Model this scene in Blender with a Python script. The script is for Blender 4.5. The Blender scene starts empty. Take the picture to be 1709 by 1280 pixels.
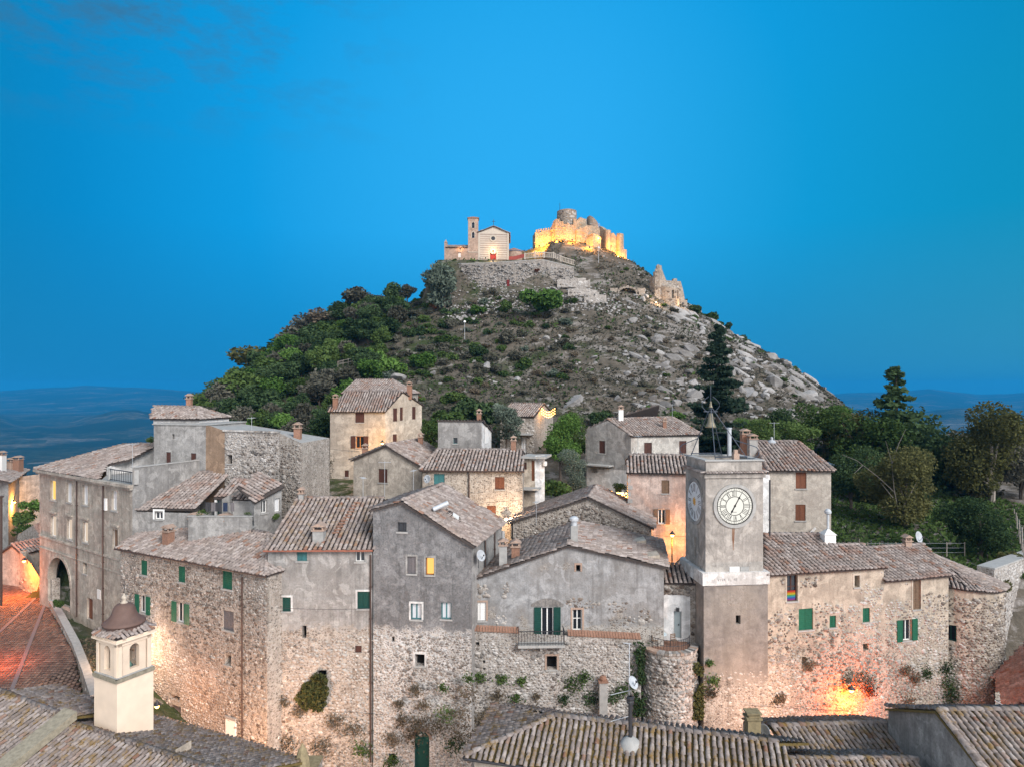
import bpy, math, random
import numpy as np
from mathutils import Vector, Matrix

random.seed(7)
RNG = np.random.default_rng(11)
SC = bpy.context.scene
COL = SC.collection

# ---------------------------------------------------------------- camera, sky, sun, exposure
F, CX, HY = 1140.0, 854.5, 650.0          # focal length (photo pixels), optical centre, eye-level row
cam_d = bpy.data.cameras.new('camera')
cam = bpy.data.objects.new('camera', cam_d)
COL.objects.link(cam)
cam.location = (0, 0, 0)
cam.rotation_euler = (math.radians(90), 0, 0)
cam_d.sensor_width = 36.0
cam_d.lens = 36.0 * F / 1709.0
cam_d.shift_y = 10.0 / 1709.0
cam_d.clip_start = 0.5
cam_d.clip_end = 60000
SC.camera = cam
SC.view_settings.view_transform = 'Standard'
SC.view_settings.look = 'None'
SC.view_settings.gamma = 1.0
SC.view_settings.exposure = 0.0
SC.view_settings.use_curve_mapping = False
SC.render.engine = 'CYCLES'
cy = SC.cycles
cy.max_bounces = 5; cy.diffuse_bounces = 3; cy.glossy_bounces = 2; cy.transmission_bounces = 2
cy.volume_bounces = 0; cy.transparent_max_bounces = 6
cy.caustics_reflective = False; cy.caustics_refractive = False
cy.sample_clamp_indirect = 4.0


class NT:
    """small node tree helper"""
    def __init__(s, tree):
        s.t = tree; s.n = tree.nodes; s.l = tree.links
        s.n.clear()
    def __call__(s, kind, **kw):
        nd = s.n.new(kind)
        ins = kw.pop('ins', {})
        for k, v in kw.items():
            setattr(nd, k, v)
        for k, v in ins.items():
            if hasattr(v, 'is_linked') or hasattr(v, 'links'):
                s.l.new(v, nd.inputs[k])
            else:
                nd.inputs[k].default_value = v
        return nd
    def link(s, a, b):
        s.l.new(a, b)
    def math(s, op, a, b=None, c=None, clamp=False):
        nd = s.n.new('ShaderNodeMath'); nd.operation = op; nd.use_clamp = clamp
        for i, v in enumerate((a, b, c)):
            if v is None: continue
            if isinstance(v, (int, float)): nd.inputs[i].default_value = v
            else: s.l.new(v, nd.inputs[i])
        return nd.outputs[0]
    def mix(s, f, a, b, mode='MIX'):
        nd = s.n.new('ShaderNodeMix'); nd.data_type = 'RGBA'; nd.blend_type = mode
        for i, v in ((0, f), (6, a), (7, b)):
            if isinstance(v, (int, float)): nd.inputs[i].default_value = v
            elif isinstance(v, (tuple, list)): nd.inputs[i].default_value = (*v[:3], 1)
            else: s.l.new(v, nd.inputs[i])
        return nd.outputs[2]
    def ramp(s, f, stops, interp='LINEAR'):
        nd = s.n.new('ShaderNodeValToRGB'); cr = nd.color_ramp; cr.interpolation = interp
        while len(cr.elements) < len(stops): cr.elements.new(0.5)
        for e, (p, c) in zip(cr.elements, stops):
            e.position = p
            e.color = (*c[:3], 1) if isinstance(c, (tuple, list)) else (c, c, c, 1)
        s.l.new(f, nd.inputs[0])
        return nd.outputs[0]
    def noise(s, vec, scale, detail=4, rough=0.55, out=0, dist=0.0):
        nd = s.n.new('ShaderNodeTexNoise')
        s.l.new(vec, nd.inputs['Vector'])
        nd.inputs['Scale'].default_value = scale; nd.inputs['Detail'].default_value = detail
        nd.inputs['Roughness'].default_value = rough; nd.inputs['Distortion'].default_value = dist
        return nd.outputs[out]
    def vscale(s, vec, sc):
        nd = s.n.new('ShaderNodeVectorMath'); nd.operation = 'MULTIPLY'
        s.l.new(vec, nd.inputs[0]); nd.inputs[1].default_value = sc
        return nd.outputs[0]


def make_world():
    w = bpy.data.worlds.new('World'); SC.world = w; w.use_nodes = True
    t = NT(w.node_tree)
    tc = t('ShaderNodeTexCoord').outputs['Generated']
    dot = t('ShaderNodeVectorMath', operation='DOT_PRODUCT')
    t.link(tc, dot.inputs[0]); dot.inputs[1].default_value = Vector((0.02, 0.965, 0.26)).normalized()
    sep = t('ShaderNodeSeparateXYZ'); t.link(tc, sep.inputs[0])
    f = t.math('MULTIPLY_ADD', dot.outputs['Value'], 0.5, 0.5)
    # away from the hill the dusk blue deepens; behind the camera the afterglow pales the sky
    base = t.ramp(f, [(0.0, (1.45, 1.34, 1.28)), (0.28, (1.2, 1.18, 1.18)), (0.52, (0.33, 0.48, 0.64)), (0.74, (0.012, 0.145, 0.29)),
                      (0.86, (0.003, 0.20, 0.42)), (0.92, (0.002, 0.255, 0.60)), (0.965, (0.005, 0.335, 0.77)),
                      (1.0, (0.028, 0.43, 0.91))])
    # towards the right the blue turns slightly green and pale
    rx = t.ramp(sep.outputs['X'], [(0.12, 0.0), (0.65, 1.0)])
    front = t.ramp(sep.outputs['Y'], [(0.0, 0.0), (0.5, 1.0)])
    gz = t.ramp(sep.outputs['Z'], [(0.0, 1.0), (0.35, 0.7), (0.6, 0.0)])
    rg = t.math('MULTIPLY', t.math('MULTIPLY', rx, front), gz)
    base = t.mix(t.math('MULTIPLY', rg, 0.85), base, (0.006, 0.325, 0.50))
    # dusk band low over the horizon
    hz = t.ramp(sep.outputs['Z'], [(0.0, 1.0), (0.06, 0.8), (0.22, 0.0)])
    hcol = t.mix(rx, (0.012, 0.215, 0.47), (0.05, 0.275, 0.45))
    base = t.mix(t.math('MULTIPLY', t.math('MULTIPLY', hz, front), 0.78), base, hcol)
    # a few faint clouds high on the left
    n = t.noise(t.vscale(tc, (1.0, 1.0, 2.6)), 11.0, 8, 0.66)
    cm = t.ramp(n, [(0.47, 0.0), (0.66, 1.0)])
    lx = t.ramp(t.math('MULTIPLY', sep.outputs['X'], -1.0), [(0.10, 0.0), (0.42, 1.0)])
    lz = t.ramp(sep.outputs['Z'], [(0.30, 0.0), (0.44, 1.0)])
    cmask = t.math('MULTIPLY', t.math('MULTIPLY', cm, lx), t.math('MULTIPLY', lz, 0.7))
    base = t.mix(cmask, base, (0.05, 0.155, 0.27))
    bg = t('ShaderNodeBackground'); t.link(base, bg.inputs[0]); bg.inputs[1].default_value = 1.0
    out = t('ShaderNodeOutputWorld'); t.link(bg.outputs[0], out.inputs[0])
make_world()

sun_d = bpy.data.lights.new('dusk_glow', 'SUN')
sun_d.energy = 4.4; sun_d.angle = math.radians(28); sun_d.color = (1.0, 0.95, 0.92)
sun = bpy.data.objects.new('dusk_glow', sun_d); COL.objects.link(sun)
sun.rotation_euler = Vector((-0.62, 0.80, -0.66)).to_track_quat('-Z', 'Y').to_euler()

# ---------------------------------------------------------------- geometry helpers
def P(px, py, Y):
    return Vector(((px - CX) / F * Y, Y, -(py - HY) / F * Y))

def XY(px, Y):
    return Vector(((px - CX) / F * Y, Y))

def ray(px, py):
    return Vector(((px - CX) / F, 1.0, -(py - HY) / F))

def tag(o, label=None, cat=None, group=None, kind=None):
    if label: o['label'] = label
    if cat: o['category'] = cat
    if group: o['group'] = group
    if kind: o['kind'] = kind
    return o

def link(o, parent=None):
    COL.objects.link(o)
    if parent is not None: o.parent = parent
    return o

def empty(name, loc, label=None, cat=None, group=None):
    o = bpy.data.objects.new(name, None); o.location = loc; o.empty_display_size = 0.3
    link(o); return tag(o, label, cat, group)

def np_mesh(name, V, Fc, mat=None, smooth=False):
    V = np.ascontiguousarray(V, dtype=np.float32); Fc = np.ascontiguousarray(Fc, dtype=np.int32)
    me = bpy.data.meshes.new(name); m, k = Fc.shape
    me.vertices.add(len(V)); me.vertices.foreach_set('co', V.ravel())
    me.loops.add(m * k); me.loops.foreach_set('vertex_index', Fc.ravel())
    me.polygons.add(m); me.polygons.foreach_set('loop_start', np.arange(m, dtype=np.int32) * k)
    if smooth: me.polygons.foreach_set('use_smooth', np.ones(m, dtype=bool))
    me.update(calc_edges=True)
    if mat: me.materials.append(mat)
    return me

def merge(proto_v, proto_f, mats, offs):
    """mats (N,3,3) columns = local axes in world, offs (N,3)"""
    N = len(offs); n = len(proto_v)
    V = np.einsum('nij,vj->nvi', mats, proto_v) + offs[:, None, :]
    Fc = proto_f[None] + (np.arange(N) * n)[:, None, None]
    return V.reshape(-1, 3), Fc.reshape(-1, proto_f.shape[1])


class MB:
    def __init__(s): s.v = []; s.f = []
    def add(s, pts, faces):
        b = len(s.v); s.v.extend([tuple(p) for p in pts]); s.f.extend([tuple(i + b for i in f) for f in faces])
    def quad(s, *p): s.add(p, [tuple(range(len(p)))])
    def hexa(s, a, b):
        """two quads (4 pts each) joined into a closed solid"""
        s.add(list(a) + list(b), [(0, 1, 2, 3), (7, 6, 5, 4), (0, 4, 5, 1), (1, 5, 6, 2), (2, 6, 7, 3), (3, 7, 4, 0)])
    def box(s, c, size, rz=0.0):
        c = Vector(c); hx, hy, hz = (q / 2 for q in size); cs, sn = math.cos(rz), math.sin(rz)
        def q(x, y, z): return (c.x + x * cs - y * sn, c.y + x * sn + y * cs, c.z + z)
        s.hexa([q(-hx, -hy, -hz), q(hx, -hy, -hz), q(hx, hy, -hz), q(-hx, hy, -hz)],
               [q(-hx, -hy, hz), q(hx, -hy, hz), q(hx, hy, hz), q(-hx, hy, hz)])
    def tube(s, pts, r, n=6, r1=None, caps=True):
        pts = [Vector(p) for p in pts]; r1 = r if r1 is None else r1
        rings = []
        for i, p in enumerate(pts):
            d = (pts[min(i + 1, len(pts) - 1)] - pts[max(i - 1, 0)]).normalized()
            a = d.cross(Vector((0, 0, 1)))
            if a.length < 1e-3: a = d.cross(Vector((0, 1, 0)))
            a.normalize(); b = d.cross(a)
            rr = r + (r1 - r) * i / max(1, len(pts) - 1)
            rings.append([p + (a * math.cos(2 * math.pi * k / n) + b * math.sin(2 * math.pi * k / n)) * rr for k in range(n)])
        V = [q for ring in rings for q in ring]; Fc = []
        for i in range(len(pts) - 1):
            for k in range(n):
                Fc.append((i * n + k, i * n + (k + 1) % n, (i + 1) * n + (k + 1) % n, (i + 1) * n + k))
        if caps:
            Fc.append(tuple(range(n))); Fc.append(tuple(reversed(range((len(pts) - 1) * n, len(pts) * n))))
        s.add(V, Fc)
    def lathe(s, c, prof, n=16, a0=0.0, a1=2 * math.pi):
        c = Vector(c); full = abs(a1 - a0 - 2 * math.pi) < 1e-4; m = n if full else n + 1
        V = []
        for r, z in prof:
            for k in range(m):
                a = a0 + (a1 - a0) * k / n
                V.append((c.x + r * math.cos(a), c.y + r * math.sin(a), c.z + z))
        Fc = []
        for i in range(len(prof) - 1):
            for k in range(n):
                k2 = (k + 1) % m
                Fc.append((i * m + k, i * m + k2, (i + 1) * m + k2, (i + 1) * m + k))
        s.add(V, Fc)
    def prism(s, poly, vec):
        """closed solid from planar polygon swept by vec"""
        n = len(poly); vec = Vector(vec)
        s.add([Vector(p) for p in poly] + [Vector(p) + vec for p in poly],
              [tuple(range(n)), tuple(reversed(range(n, 2 * n)))] + [(i, n + i, n + (i + 1) % n, (i + 1) % n) for i in range(n)])
    def build(s, name, mat, parent=None, L=(0, 0, 0), smooth=False):
        L = Vector(L); me = bpy.data.meshes.new(name)
        me.from_pydata([(x - L.x, y - L.y, z - L.z) for x, y, z in s.v], [], s.f)
        if smooth:
            for p in me.polygons: p.use_smooth = True
        if mat: me.materials.append(mat)
        me.update()
        o = bpy.data.objects.new(name, me)
        if parent is None: o.location = L
        return link(o, parent)


def hash2(ix, iy, seed):
    h = (ix.astype(np.int64) * 374761393 + iy.astype(np.int64) * 668265263 + seed * 1442695041) & 0xffffffff
    h = ((h ^ (h >> 13)) * 1274126177) & 0xffffffff
    return ((h ^ (h >> 16)) & 0xffff) / 65535.0

def vnoise(x, y, seed=0):
    ix = np.floor(x); iy = np.floor(y); fx = x - ix; fy = y - iy
    fx = fx * fx * (3 - 2 * fx); fy = fy * fy * (3 - 2 * fy)
    a = hash2(ix, iy, seed); b = hash2(ix + 1, iy, seed); c = hash2(ix, iy + 1, seed); d = hash2(ix + 1, iy + 1, seed)
    return (a + (b - a) * fx) * (1 - fy) + (c + (d - c) * fx) * fy

def fbm(x, y, seed=0, octv=4):
    x = np.asarray(x, float); y = np.asarray(y, float); s = 0; a = 0.5
    for k in range(octv):
        s = s + a * (vnoise(x, y, seed + k) - 0.5); x = x * 2.03 + 3.1; y = y * 2.03 - 1.7; a *= 0.5
    return s

def sstep(a, b, x):
    t = np.clip((x - a) / (b - a), 0, 1); return t * t * (3 - 2 * t)

# ---------------------------------------------------------------- materials
MATS = {}
def principled(t, col, rough=0.9, bump=None, bstr=0.3, bdist=0.05, spec=0.2, metal=0.0):
    b = t('ShaderNodeBsdfPrincipled')
    if isinstance(col, (tuple, list)): b.inputs['Base Color'].default_value = (*col[:3], 1)
    else: t.link(col, b.inputs['Base Color'])
    b.inputs['Roughness'].default_value = rough
    b.inputs['Specular IOR Level'].default_value = spec
    b.inputs['Metallic'].default_value = metal
    if bump is not None:
        bn = t('ShaderNodeBump'); t.link(bump, bn.inputs['Height'])
        bn.inputs['Strength'].default_value = bstr; bn.inputs['Distance'].default_value = bdist
        t.link(bn.outputs[0], b.inputs['Normal'])
    o = t('ShaderNodeOutputMaterial'); t.link(b.outputs[0], o.inputs[0])
    return b

def new_mat(name):
    m = bpy.data.materials.new(name); m.use_nodes = True; MATS[name] = m
    return m, NT(m.node_tree)

def sc3(c, k): return tuple(min(0.9, q * k) for q in c)

def mat_plain(name, col, rough=0.8, var=0.25, scale=3.0, spec=0.2, metal=0.0):
    m, t = new_mat(name)
    pos = t('ShaderNodeNewGeometry').outputs['Position']
    n = t.noise(pos, scale, 5, 0.6)
    oi = t('ShaderNodeObjectInfo').outputs['Random']
    c = t.mix(t.ramp(n, [(0.3, 0.0), (0.7, 1.0)]), sc3(col, 1 - var), sc3(col, 1 + var))
    c = t.mix(0.35, c, t.mix(oi, sc3(col, 0.7), sc3(col, 1.3)))
    principled(t, c, rough, n, 0.15, 0.02, spec, metal)
    return m

def mat_emit(name, col, strength):
    m, t = new_mat(name)
    e = t('ShaderNodeEmission', ins={'Color': (*col, 1), 'Strength': strength})
    o = t('ShaderNodeOutputMaterial'); t.link(e.outputs[0], o.inputs[0])
    return m

def mat_wall(name, plaster, stain, mortar=None, zthr=None, zamp=1.6, patch=0.0, streak=0.5, fine=0.35):
    """weathered plaster; mortar/rubble bed shows below height zthr and through worn patches"""
    m, t = new_mat(name)
    pos = t('ShaderNodeNewGeometry').outputs['Position']
    n1 = t.noise(pos, 0.35, 6, 0.62); n2 = t.noise(pos, 1.7, 6, 0.65); n3 = t.noise(pos, 9.0, 4, 0.6)
    st = t.noise(t.vscale(pos, (1.6, 1.6, 0.10)), 1.3, 5, 0.65)
    c = t.mix(t.ramp(n2, [(0.32, 0.0), (0.68, 1.0)]), sc3(plaster, 0.66), sc3(plaster, 1.28))
    c = t.mix(t.ramp(n1, [(0.42, 0.0), (0.66, 0.85)]), c, stain)
    c = t.mix(t.math('MULTIPLY', t.ramp(st, [(0.50, 0.0), (0.72, 1.0)]), streak), c, sc3(stain, 0.55))
    big = t.noise(pos, 0.8, 3, 0.5, dist=1.2)
    c = t.mix(t.ramp(big, [(0.57, 0.0), (0.60, 0.38)]), c, sc3(plaster, 1.5))
    big2 = t.noise(t.vscale(pos, (1.0, 1.0, 0.7)), 0.55, 5, 0.65, dist=0.8)
    c = t.mix(t.ramp(big2, [(0.35, 0.5), (0.40, 0.0)]), c, sc3(stain, 0.62))
    c = t.mix(t.ramp(t.noise(t.vscale(pos, (2.4, 2.4, 0.16)), 2.0, 4, 0.6), [(0.56, 0.0), (0.66, 0.4 * streak + .05)]), c, sc3(stain, 0.4))
    c = t.mix(t.math('MULTIPLY', t.ramp(n3, [(0.3, 1.0), (0.55, 0.0)]), fine), c, sc3(stain, 0.45))
    h = t.math('ADD', t.math('MULTIPLY', n3, 0.5), n2)
    if mortar is not None:
        v = t('ShaderNodeTexVoronoi'); t.link(t.vscale(pos, (5.0, 5.0, 6.5)), v.inputs['Vector']); v.inputs['Scale'].default_value = 1.0
        ve = t('ShaderNodeTexVoronoi', feature='DISTANCE_TO_EDGE'); t.link(t.vscale(pos, (5.0, 5.0, 6.5)), ve.inputs['Vector']); ve.inputs['Scale'].default_value = 1.0
        sp = t('ShaderNodeSeparateColor'); t.link(v.outputs['Color'], sp.inputs[0])
        stc = t.ramp(sp.outputs[0], [(0.0, (0.085, 0.07, 0.06)), (0.3, (0.20, 0.165, 0.135)), (0.65, (0.30, 0.26, 0.22)), (0.9, (0.42, 0.38, 0.33)), (1.0, (0.5, 0.47, 0.43))])
        edge = t.ramp(ve.outputs['Distance'], [(0.06, 0.0), (0.16, 1.0)])
        mc = t.mix(t.ramp(n2, [(0.3, 0.0), (0.7, 1.0)]), sc3(mortar, 0.75), sc3(mortar, 1.15))
        rub = t.mix(t.math('MULTIPLY', edge, 0.8), mc, stc)
        rub = t.mix(t.math('MULTIPLY', t.ramp(st, [(0.5, 0.0), (0.72, 1.0)]), 0.45), rub, (0.09, 0.075, 0.06))
        rub = t.mix(t.ramp(n1, [(0.5, 0.0), (0.7, 0.35)]), rub, (0.10, 0.085, 0.07))
        if zthr is not None:
            z = t('ShaderNodeSeparateXYZ'); t.link(pos, z.inputs[0])
            zz = t.math('ADD', z.outputs[2], t.math('MULTIPLY', t.math('SUBTRACT', n2, 0.5), zamp * 2.2))
            fz = t.ramp(t.math('MULTIPLY_ADD', zz, 0.5, 0.5 - 0.5 * zthr), [(0.40, 1.0), (0.60, 0.0)])
            if patch: fz = t.math('MAXIMUM', fz, t.ramp(n1, [(0.62, 0.0), (0.66, patch)]))
        else:
            fz = t.ramp(n1, [(0.60, 1.0), (0.72, 1.0 - patch)])
        c = t.mix(fz, c, rub)
        h = t.math('ADD', h, t.math('MULTIPLY', t.math('MULTIPLY', fz, edge), 1.2))
    principled(t, c, 0.95, h, 0.5, 0.05, 0.1)
    return m

def mat_tiles(name, lichen=0.25, red=0.2, dark=1.0):
    m, t = new_mat(name)
    g = t('ShaderNodeNewGeometry'); oi = t('ShaderNodeObjectInfo').outputs['Random']
    r = t.math('FRACT', t.math('ADD', g.outputs['Random Per Island'], t.math('MULTIPLY', oi, 7.31)))
    pos = g.outputs['Position']
    c = t.ramp(r, [(0.0, (0.205, 0.187, 0.182)), (0.3, (0.255, 0.236, 0.232)), (0.6, (0.30, 0.28, 0.278)), (0.9, (0.385, 0.368, 0.366)),
                   (0.95, (0.28, 0.215, 0.185)), (0.975, (0.25, 0.16, 0.125)), (1.0, (0.21, 0.12, 0.095))])
    n = t.noise(pos, 0.55, 5, 0.6); n2 = t.noise(pos, 5.0, 4, 0.65)
    c = t.mix(t.math('MULTIPLY', t.ramp(n, [(0.48, 0.0), (0.66, 1.0)]), red), c, (0.25, 0.16, 0.13))
    c = t.mix(t.ramp(n2, [(0.35, 0.5), (0.55, 0.0)]), c, (0.11, 0.10, 0.095))
    c = t.mix(t.ramp(n2, [(0.60, 0.0), (0.74, 0.6)]), c, (0.45, 0.45, 0.44))
    n4 = t.noise(pos, 1.6, 5, 0.75)
    c = t.mix(t.math('MULTIPLY', t.ramp(n4, [(0.50, 0.0), (0.64, 1.0)]), lichen), c, (0.22, 0.15, 0.05))
    c = t.mix(1.0, c, (dark * 1.03, dark * .965, dark * .915), 'MULTIPLY')
    principled(t, c, 0.95, n2, 0.4, 0.03, 0.1)
    return m

def mat_stone(name, cols, spread=0.3):
    m, t = new_mat(name)
    g = t('ShaderNodeNewGeometry'); oi = t('ShaderNodeObjectInfo').outputs['Random']
    r = t.math('FRACT', t.math('ADD', g.outputs['Random Per Island'], t.math('MULTIPLY', oi, 5.77)))
    n = t.noise(g.outputs['Position'], 7.0, 5, 0.65)
    k = len(cols) - 1
    c = t.ramp(r, [(i / k, q) for i, q in enumerate(cols)])
    c = t.mix(t.ramp(n, [(0.35, 0.55), (0.6, 0.0)]), c, sc3(cols[0], 0.9))
    big = t.noise(g.outputs['Position'], 0.45, 4, 0.6); bg2 = t.noise(g.outputs['Position'], 0.16, 3, 0.5)
    c = t.mix(t.ramp(bg2, [(0.45, 0.0), (0.6, 0.5)]), c, cols[-1])
    c = t.mix(t.ramp(big, [(0.5, 0.0), (0.7, 0.4)]), c, (0.09, 0.075, 0.062))
    principled(t, c, 0.95, n, 0.5, 0.04, 0.1)
    return m

def mat_leaf(name, cols, spread=1.0):
    m, t = new_mat(name)
    g = t('ShaderNodeNewGeometry'); oi = t('ShaderNodeObjectInfo').outputs['Random']
    c = t.ramp(g.outputs['Random Per Island'], [(0.0, cols[0]), (0.5, cols[1]), (1.0, cols[2])])
    c = t.mix(0.55, c, t.mix(oi, sc3(cols[0], 0.8), sc3(cols[2], 1.15)))
    b = t('ShaderNodeBsdfDiffuse'); t.link(c, b.inputs[0])
    tr = t('ShaderNodeBsdfTranslucent'); t.link(c, tr.inputs[0])
    mx = t('ShaderNodeMixShader'); mx.inputs[0].default_value = 0.25
    t.link(b.outputs[0], mx.inputs[1]); t.link(tr.outputs[0], mx.inputs[2])
    o = t('ShaderNodeOutputMaterial'); t.link(mx.outputs[0], o.inputs[0])
    return m

def mat_glass(name, col, rough=0.08):
    m, t = new_mat(name)
    principled(t, col, rough, spec=0.6)
    return m

EARTH = [(0.085, 0.072, 0.062), (0.23, 0.20, 0.175), (0.34, 0.312, 0.282), (0.44, 0.418, 0.39), (0.12, 0.092, 0.075), (0.30, 0.25, 0.212), (0.60, 0.58, 0.55)]
GREYST = [(0.09, 0.083, 0.078), (0.25, 0.236, 0.222), (0.38, 0.365, 0.35), (0.49, 0.475, 0.46), (0.13, 0.105, 0.09), (0.32, 0.285, 0.25), (0.62, 0.61, 0.59)]
M_STONE = mat_stone('rubble_stone', EARTH)
M_STONE_G = mat_stone('grey_rubble_stone', GREYST)
M_GOLDST = mat_stone('castle_stone', [(0.22, 0.18, 0.13), (0.34, 0.28, 0.2), (0.42, 0.35, 0.26)])
MORTAR = (0.42, 0.39, 0.355)
M_RUB = mat_wall('rubble_wall', (0.42, 0.38, 0.33), (0.25, 0.22, 0.19), MORTAR, None, patch=0.1)
M_RUB_G = mat_wall('grey_rubble_wall', (0.46, 0.44, 0.42), (0.30, 0.28, 0.26), (0.46, 0.44, 0.42), None, patch=0.1)
M_TILE = mat_tiles('old_tiles', 0.12, 0.25)
M_TILE_L = mat_tiles('lichen_tiles', 0.9, 0.1, 0.86)
M_TILE_R = mat_tiles('rosy_tiles', 0.06, 0.65)
M_DECK = mat_plain('roof_underlay', (0.06, 0.05, 0.046), 0.95, 0.3, 4)
M_DECKL = mat_plain('mossy_underlay', (0.125, 0.092, 0.034), 0.95, 0.4, 3)
M_GREEN = mat_plain('green_shutter_paint', (0.018, 0.105, 0.062), 0.5, 0.2, 6)
M_TEAL = mat_plain('teal_shutter_paint', (0.05, 0.16, 0.17), 0.5, 0.2, 6)
M_DKGREEN = mat_plain('dark_green_paint', (0.012, 0.055, 0.045), 0.5, 0.2, 6)
M_BROWN = mat_plain('brown_shutter_paint', (0.075, 0.035, 0.028), 0.6, 0.25, 6)
M_RUST = mat_plain('rust_brown_paint', (0.14, 0.055, 0.03), 0.6, 0.25, 6)
M_GREYW = mat_plain('grey_wood', (0.14, 0.13, 0.135), 0.7, 0.25, 6)
M_WOOD = mat_plain('weathered_wood', (0.16, 0.105, 0.07), 0.8, 0.3, 6)
M_ORANGEW = mat_plain('orange_wood', (0.42, 0.16, 0.03), 0.6, 0.2, 6)
M_WHITE = mat_plain('white_paint', (0.72, 0.72, 0.70), 0.6, 0.06, 4)
M_CURT = mat_plain('white_curtain', (0.66, 0.66, 0.68), 0.5, 0.1, 5)
M_METAL = mat_plain('dark_iron', (0.03, 0.03, 0.034), 0.5, 0.2, 6, 0.4)
M_PIPE = mat_plain('brown_pipe', (0.075, 0.05, 0.042), 0.5, 0.2, 6)
M_COPPER = mat_plain('copper_gutter', (0.28, 0.11, 0.075), 0.5, 0.2, 6)
M_ZINC = mat_plain('zinc_sheet', (0.42, 0.45, 0.48), 0.45, 0.15, 5, 0.4)
M_BRICK = mat_plain('old_brick', (0.27, 0.155, 0.11), 0.95, 0.35, 9)
M_BRICKP = mat_plain('pale_brick', (0.34, 0.25, 0.20), 0.95, 0.35, 9)
M_CONC = mat_plain('grey_cement', (0.33, 0.33, 0.32), 0.95, 0.25, 3)
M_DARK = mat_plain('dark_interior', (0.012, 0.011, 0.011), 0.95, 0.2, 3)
M_GLASS = mat_glass('window_glass', (0.018, 0.022, 0.028))
M_GLASSW = mat_glass('curtained_glass', (0.58, 0.60, 0.63), 0.25)
M_BRONZE = mat_plain('bell_bronze', (0.20, 0.18, 0.13), 0.5, 0.25, 6, 0.4, 0.3)
M_VERDI = mat_plain('green_bronze', (0.12, 0.22, 0.18), 0.6, 0.25, 6, 0.4)
M_LIT = mat_emit('lit_window', (1.0, 0.60, 0.16), 1.25)
M_LITW = mat_emit('pale_lit_window', (1.0, 0.80, 0.62), 0.75)
M_BULB = mat_emit('lamp_glow', (1.0, 0.50, 0.12), 14.0)
M_BULBW = mat_emit('warm_lamp_glow', (1.0, 0.72, 0.40), 14.0)
M_BARK = mat_plain('bark', (0.085, 0.07, 0.058), 0.95, 0.35, 8)
M_BARKP = mat_plain('pale_bark', (0.30, 0.27, 0.24), 0.95, 0.3, 8)
# ---------------------------------------------------------------- architecture builders
Z = Vector((0, 0, 1))

class Facade:
    """vertical plane through plan points a -> b (left to right as seen from outside)"""
    def __init__(s, a, b):
        s.a = Vector((a[0], a[1])); s.b = Vector((b[0], b[1])); d = s.b - s.a
        s.len = d.length; s.t = d / s.len; s.n = Vector((s.t.y, -s.t.x)); s.holes = []
    @classmethod
    def px(cls, pa, Ya, pb, Yb): return cls(XY(pa, Ya), XY(pb, Yb))
    def uz(s, px, py):
        d = ray(px, py)
        # (d*k - a).n = 0
        k = s.a.dot(s.n) / (d.x * s.n.x + d.y * s.n.y)
        p = Vector((d.x * k, d.y * k))
        return (p - s.a).dot(s.t), d.z * k
    def pt(s, u, z, o=0.0):
        q = s.a + s.t * u + s.n * o
        return Vector((q.x, q.y, z))
    def frame(s, u): return s.t, s.n
    def box(s, mb, u0, u1, z0, z1, o0, o1):
        mb.hexa([s.pt(u0, z0, o0), s.pt(u1, z0, o0), s.pt(u1, z1, o0), s.pt(u0, z1, o0)],
                [s.pt(u0, z0, o1), s.pt(u1, z0, o1), s.pt(u1, z1, o1), s.pt(u0, z1, o1)])
    def bar(s, mb, p, q, w, o0, o1, w1=None):
        p = Vector(p); q = Vector(q); d = (q - p).normalized(); r = Vector((-d.y, d.x)); w1 = w if w1 is None else w1
        c = [p - r * w / 2, q - r * w1 / 2, q + r * w1 / 2, p + r * w / 2]
        mb.hexa([s.pt(c_.x, c_.y, o0) for c_ in c], [s.pt(c_.x, c_.y, o1) for c_ in c])
    def disc(s, mb, u, z, r, o0, o1, n=28, r_in=None, ratio=1.0):
        P0 = [(u + r * math.cos(2 * math.pi * k / n) * ratio, z + r * math.sin(2 * math.pi * k / n)) for k in range(n)]
        if r_in is None:
            mb.prism([s.pt(a, b, o0) for a, b in P0], Vector((s.n.x, s.n.y, 0)) * (o1 - o0))
        else:
            q = r_in / r
            P1 = [(u + (a - u) * q, z + (b - z) * q) for a, b in P0]
            for k in range(n):
                j = (k + 1) % n
                mb.hexa([s.pt(*P0[k], o0), s.pt(*P0[j], o0), s.pt(*P1[j], o0), s.pt(*P1[k], o0)],
                        [s.pt(*P0[k], o1), s.pt(*P0[j], o1), s.pt(*P1[j], o1), s.pt(*P1[k], o1)])

class CylWall:
    """round wall, u runs along the arc from angle a0 (left) as seen from outside"""
    def __init__(s, c, R, a0, a1):
        s.c = Vector(c); s.R = R; s.a0 = a0; s.a1 = a1; s.len = abs(a1 - a0) * R; s.holes = []
        s.sg = 1 if a1 > a0 else -1
    def ang(s, u): return s.a0 + s.sg * u / s.R
    def frame(s, u):
        a = s.ang(u); n = Vector((math.cos(a), math.sin(a)))
        return Vector((-n.y, n.x)) * s.sg, n
    def pt(s, u, z, o=0.0):
        a = s.ang(u); r = s.R + o
        return Vector((s.c.x + math.cos(a) * r, s.c.y + math.sin(a) * r, z))
    def box(s, mb, u0, u1, z0, z1, o0, o1):
        mb.hexa([s.pt(u0, z0, o0), s.pt(u1, z0, o0), s.pt(u1, z1, o0), s.pt(u0, z1, o0)],
                [s.pt(u0, z0, o1), s.pt(u1, z0, o1), s.pt(u1, z1, o1), s.pt(u0, z1, o1)])

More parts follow.
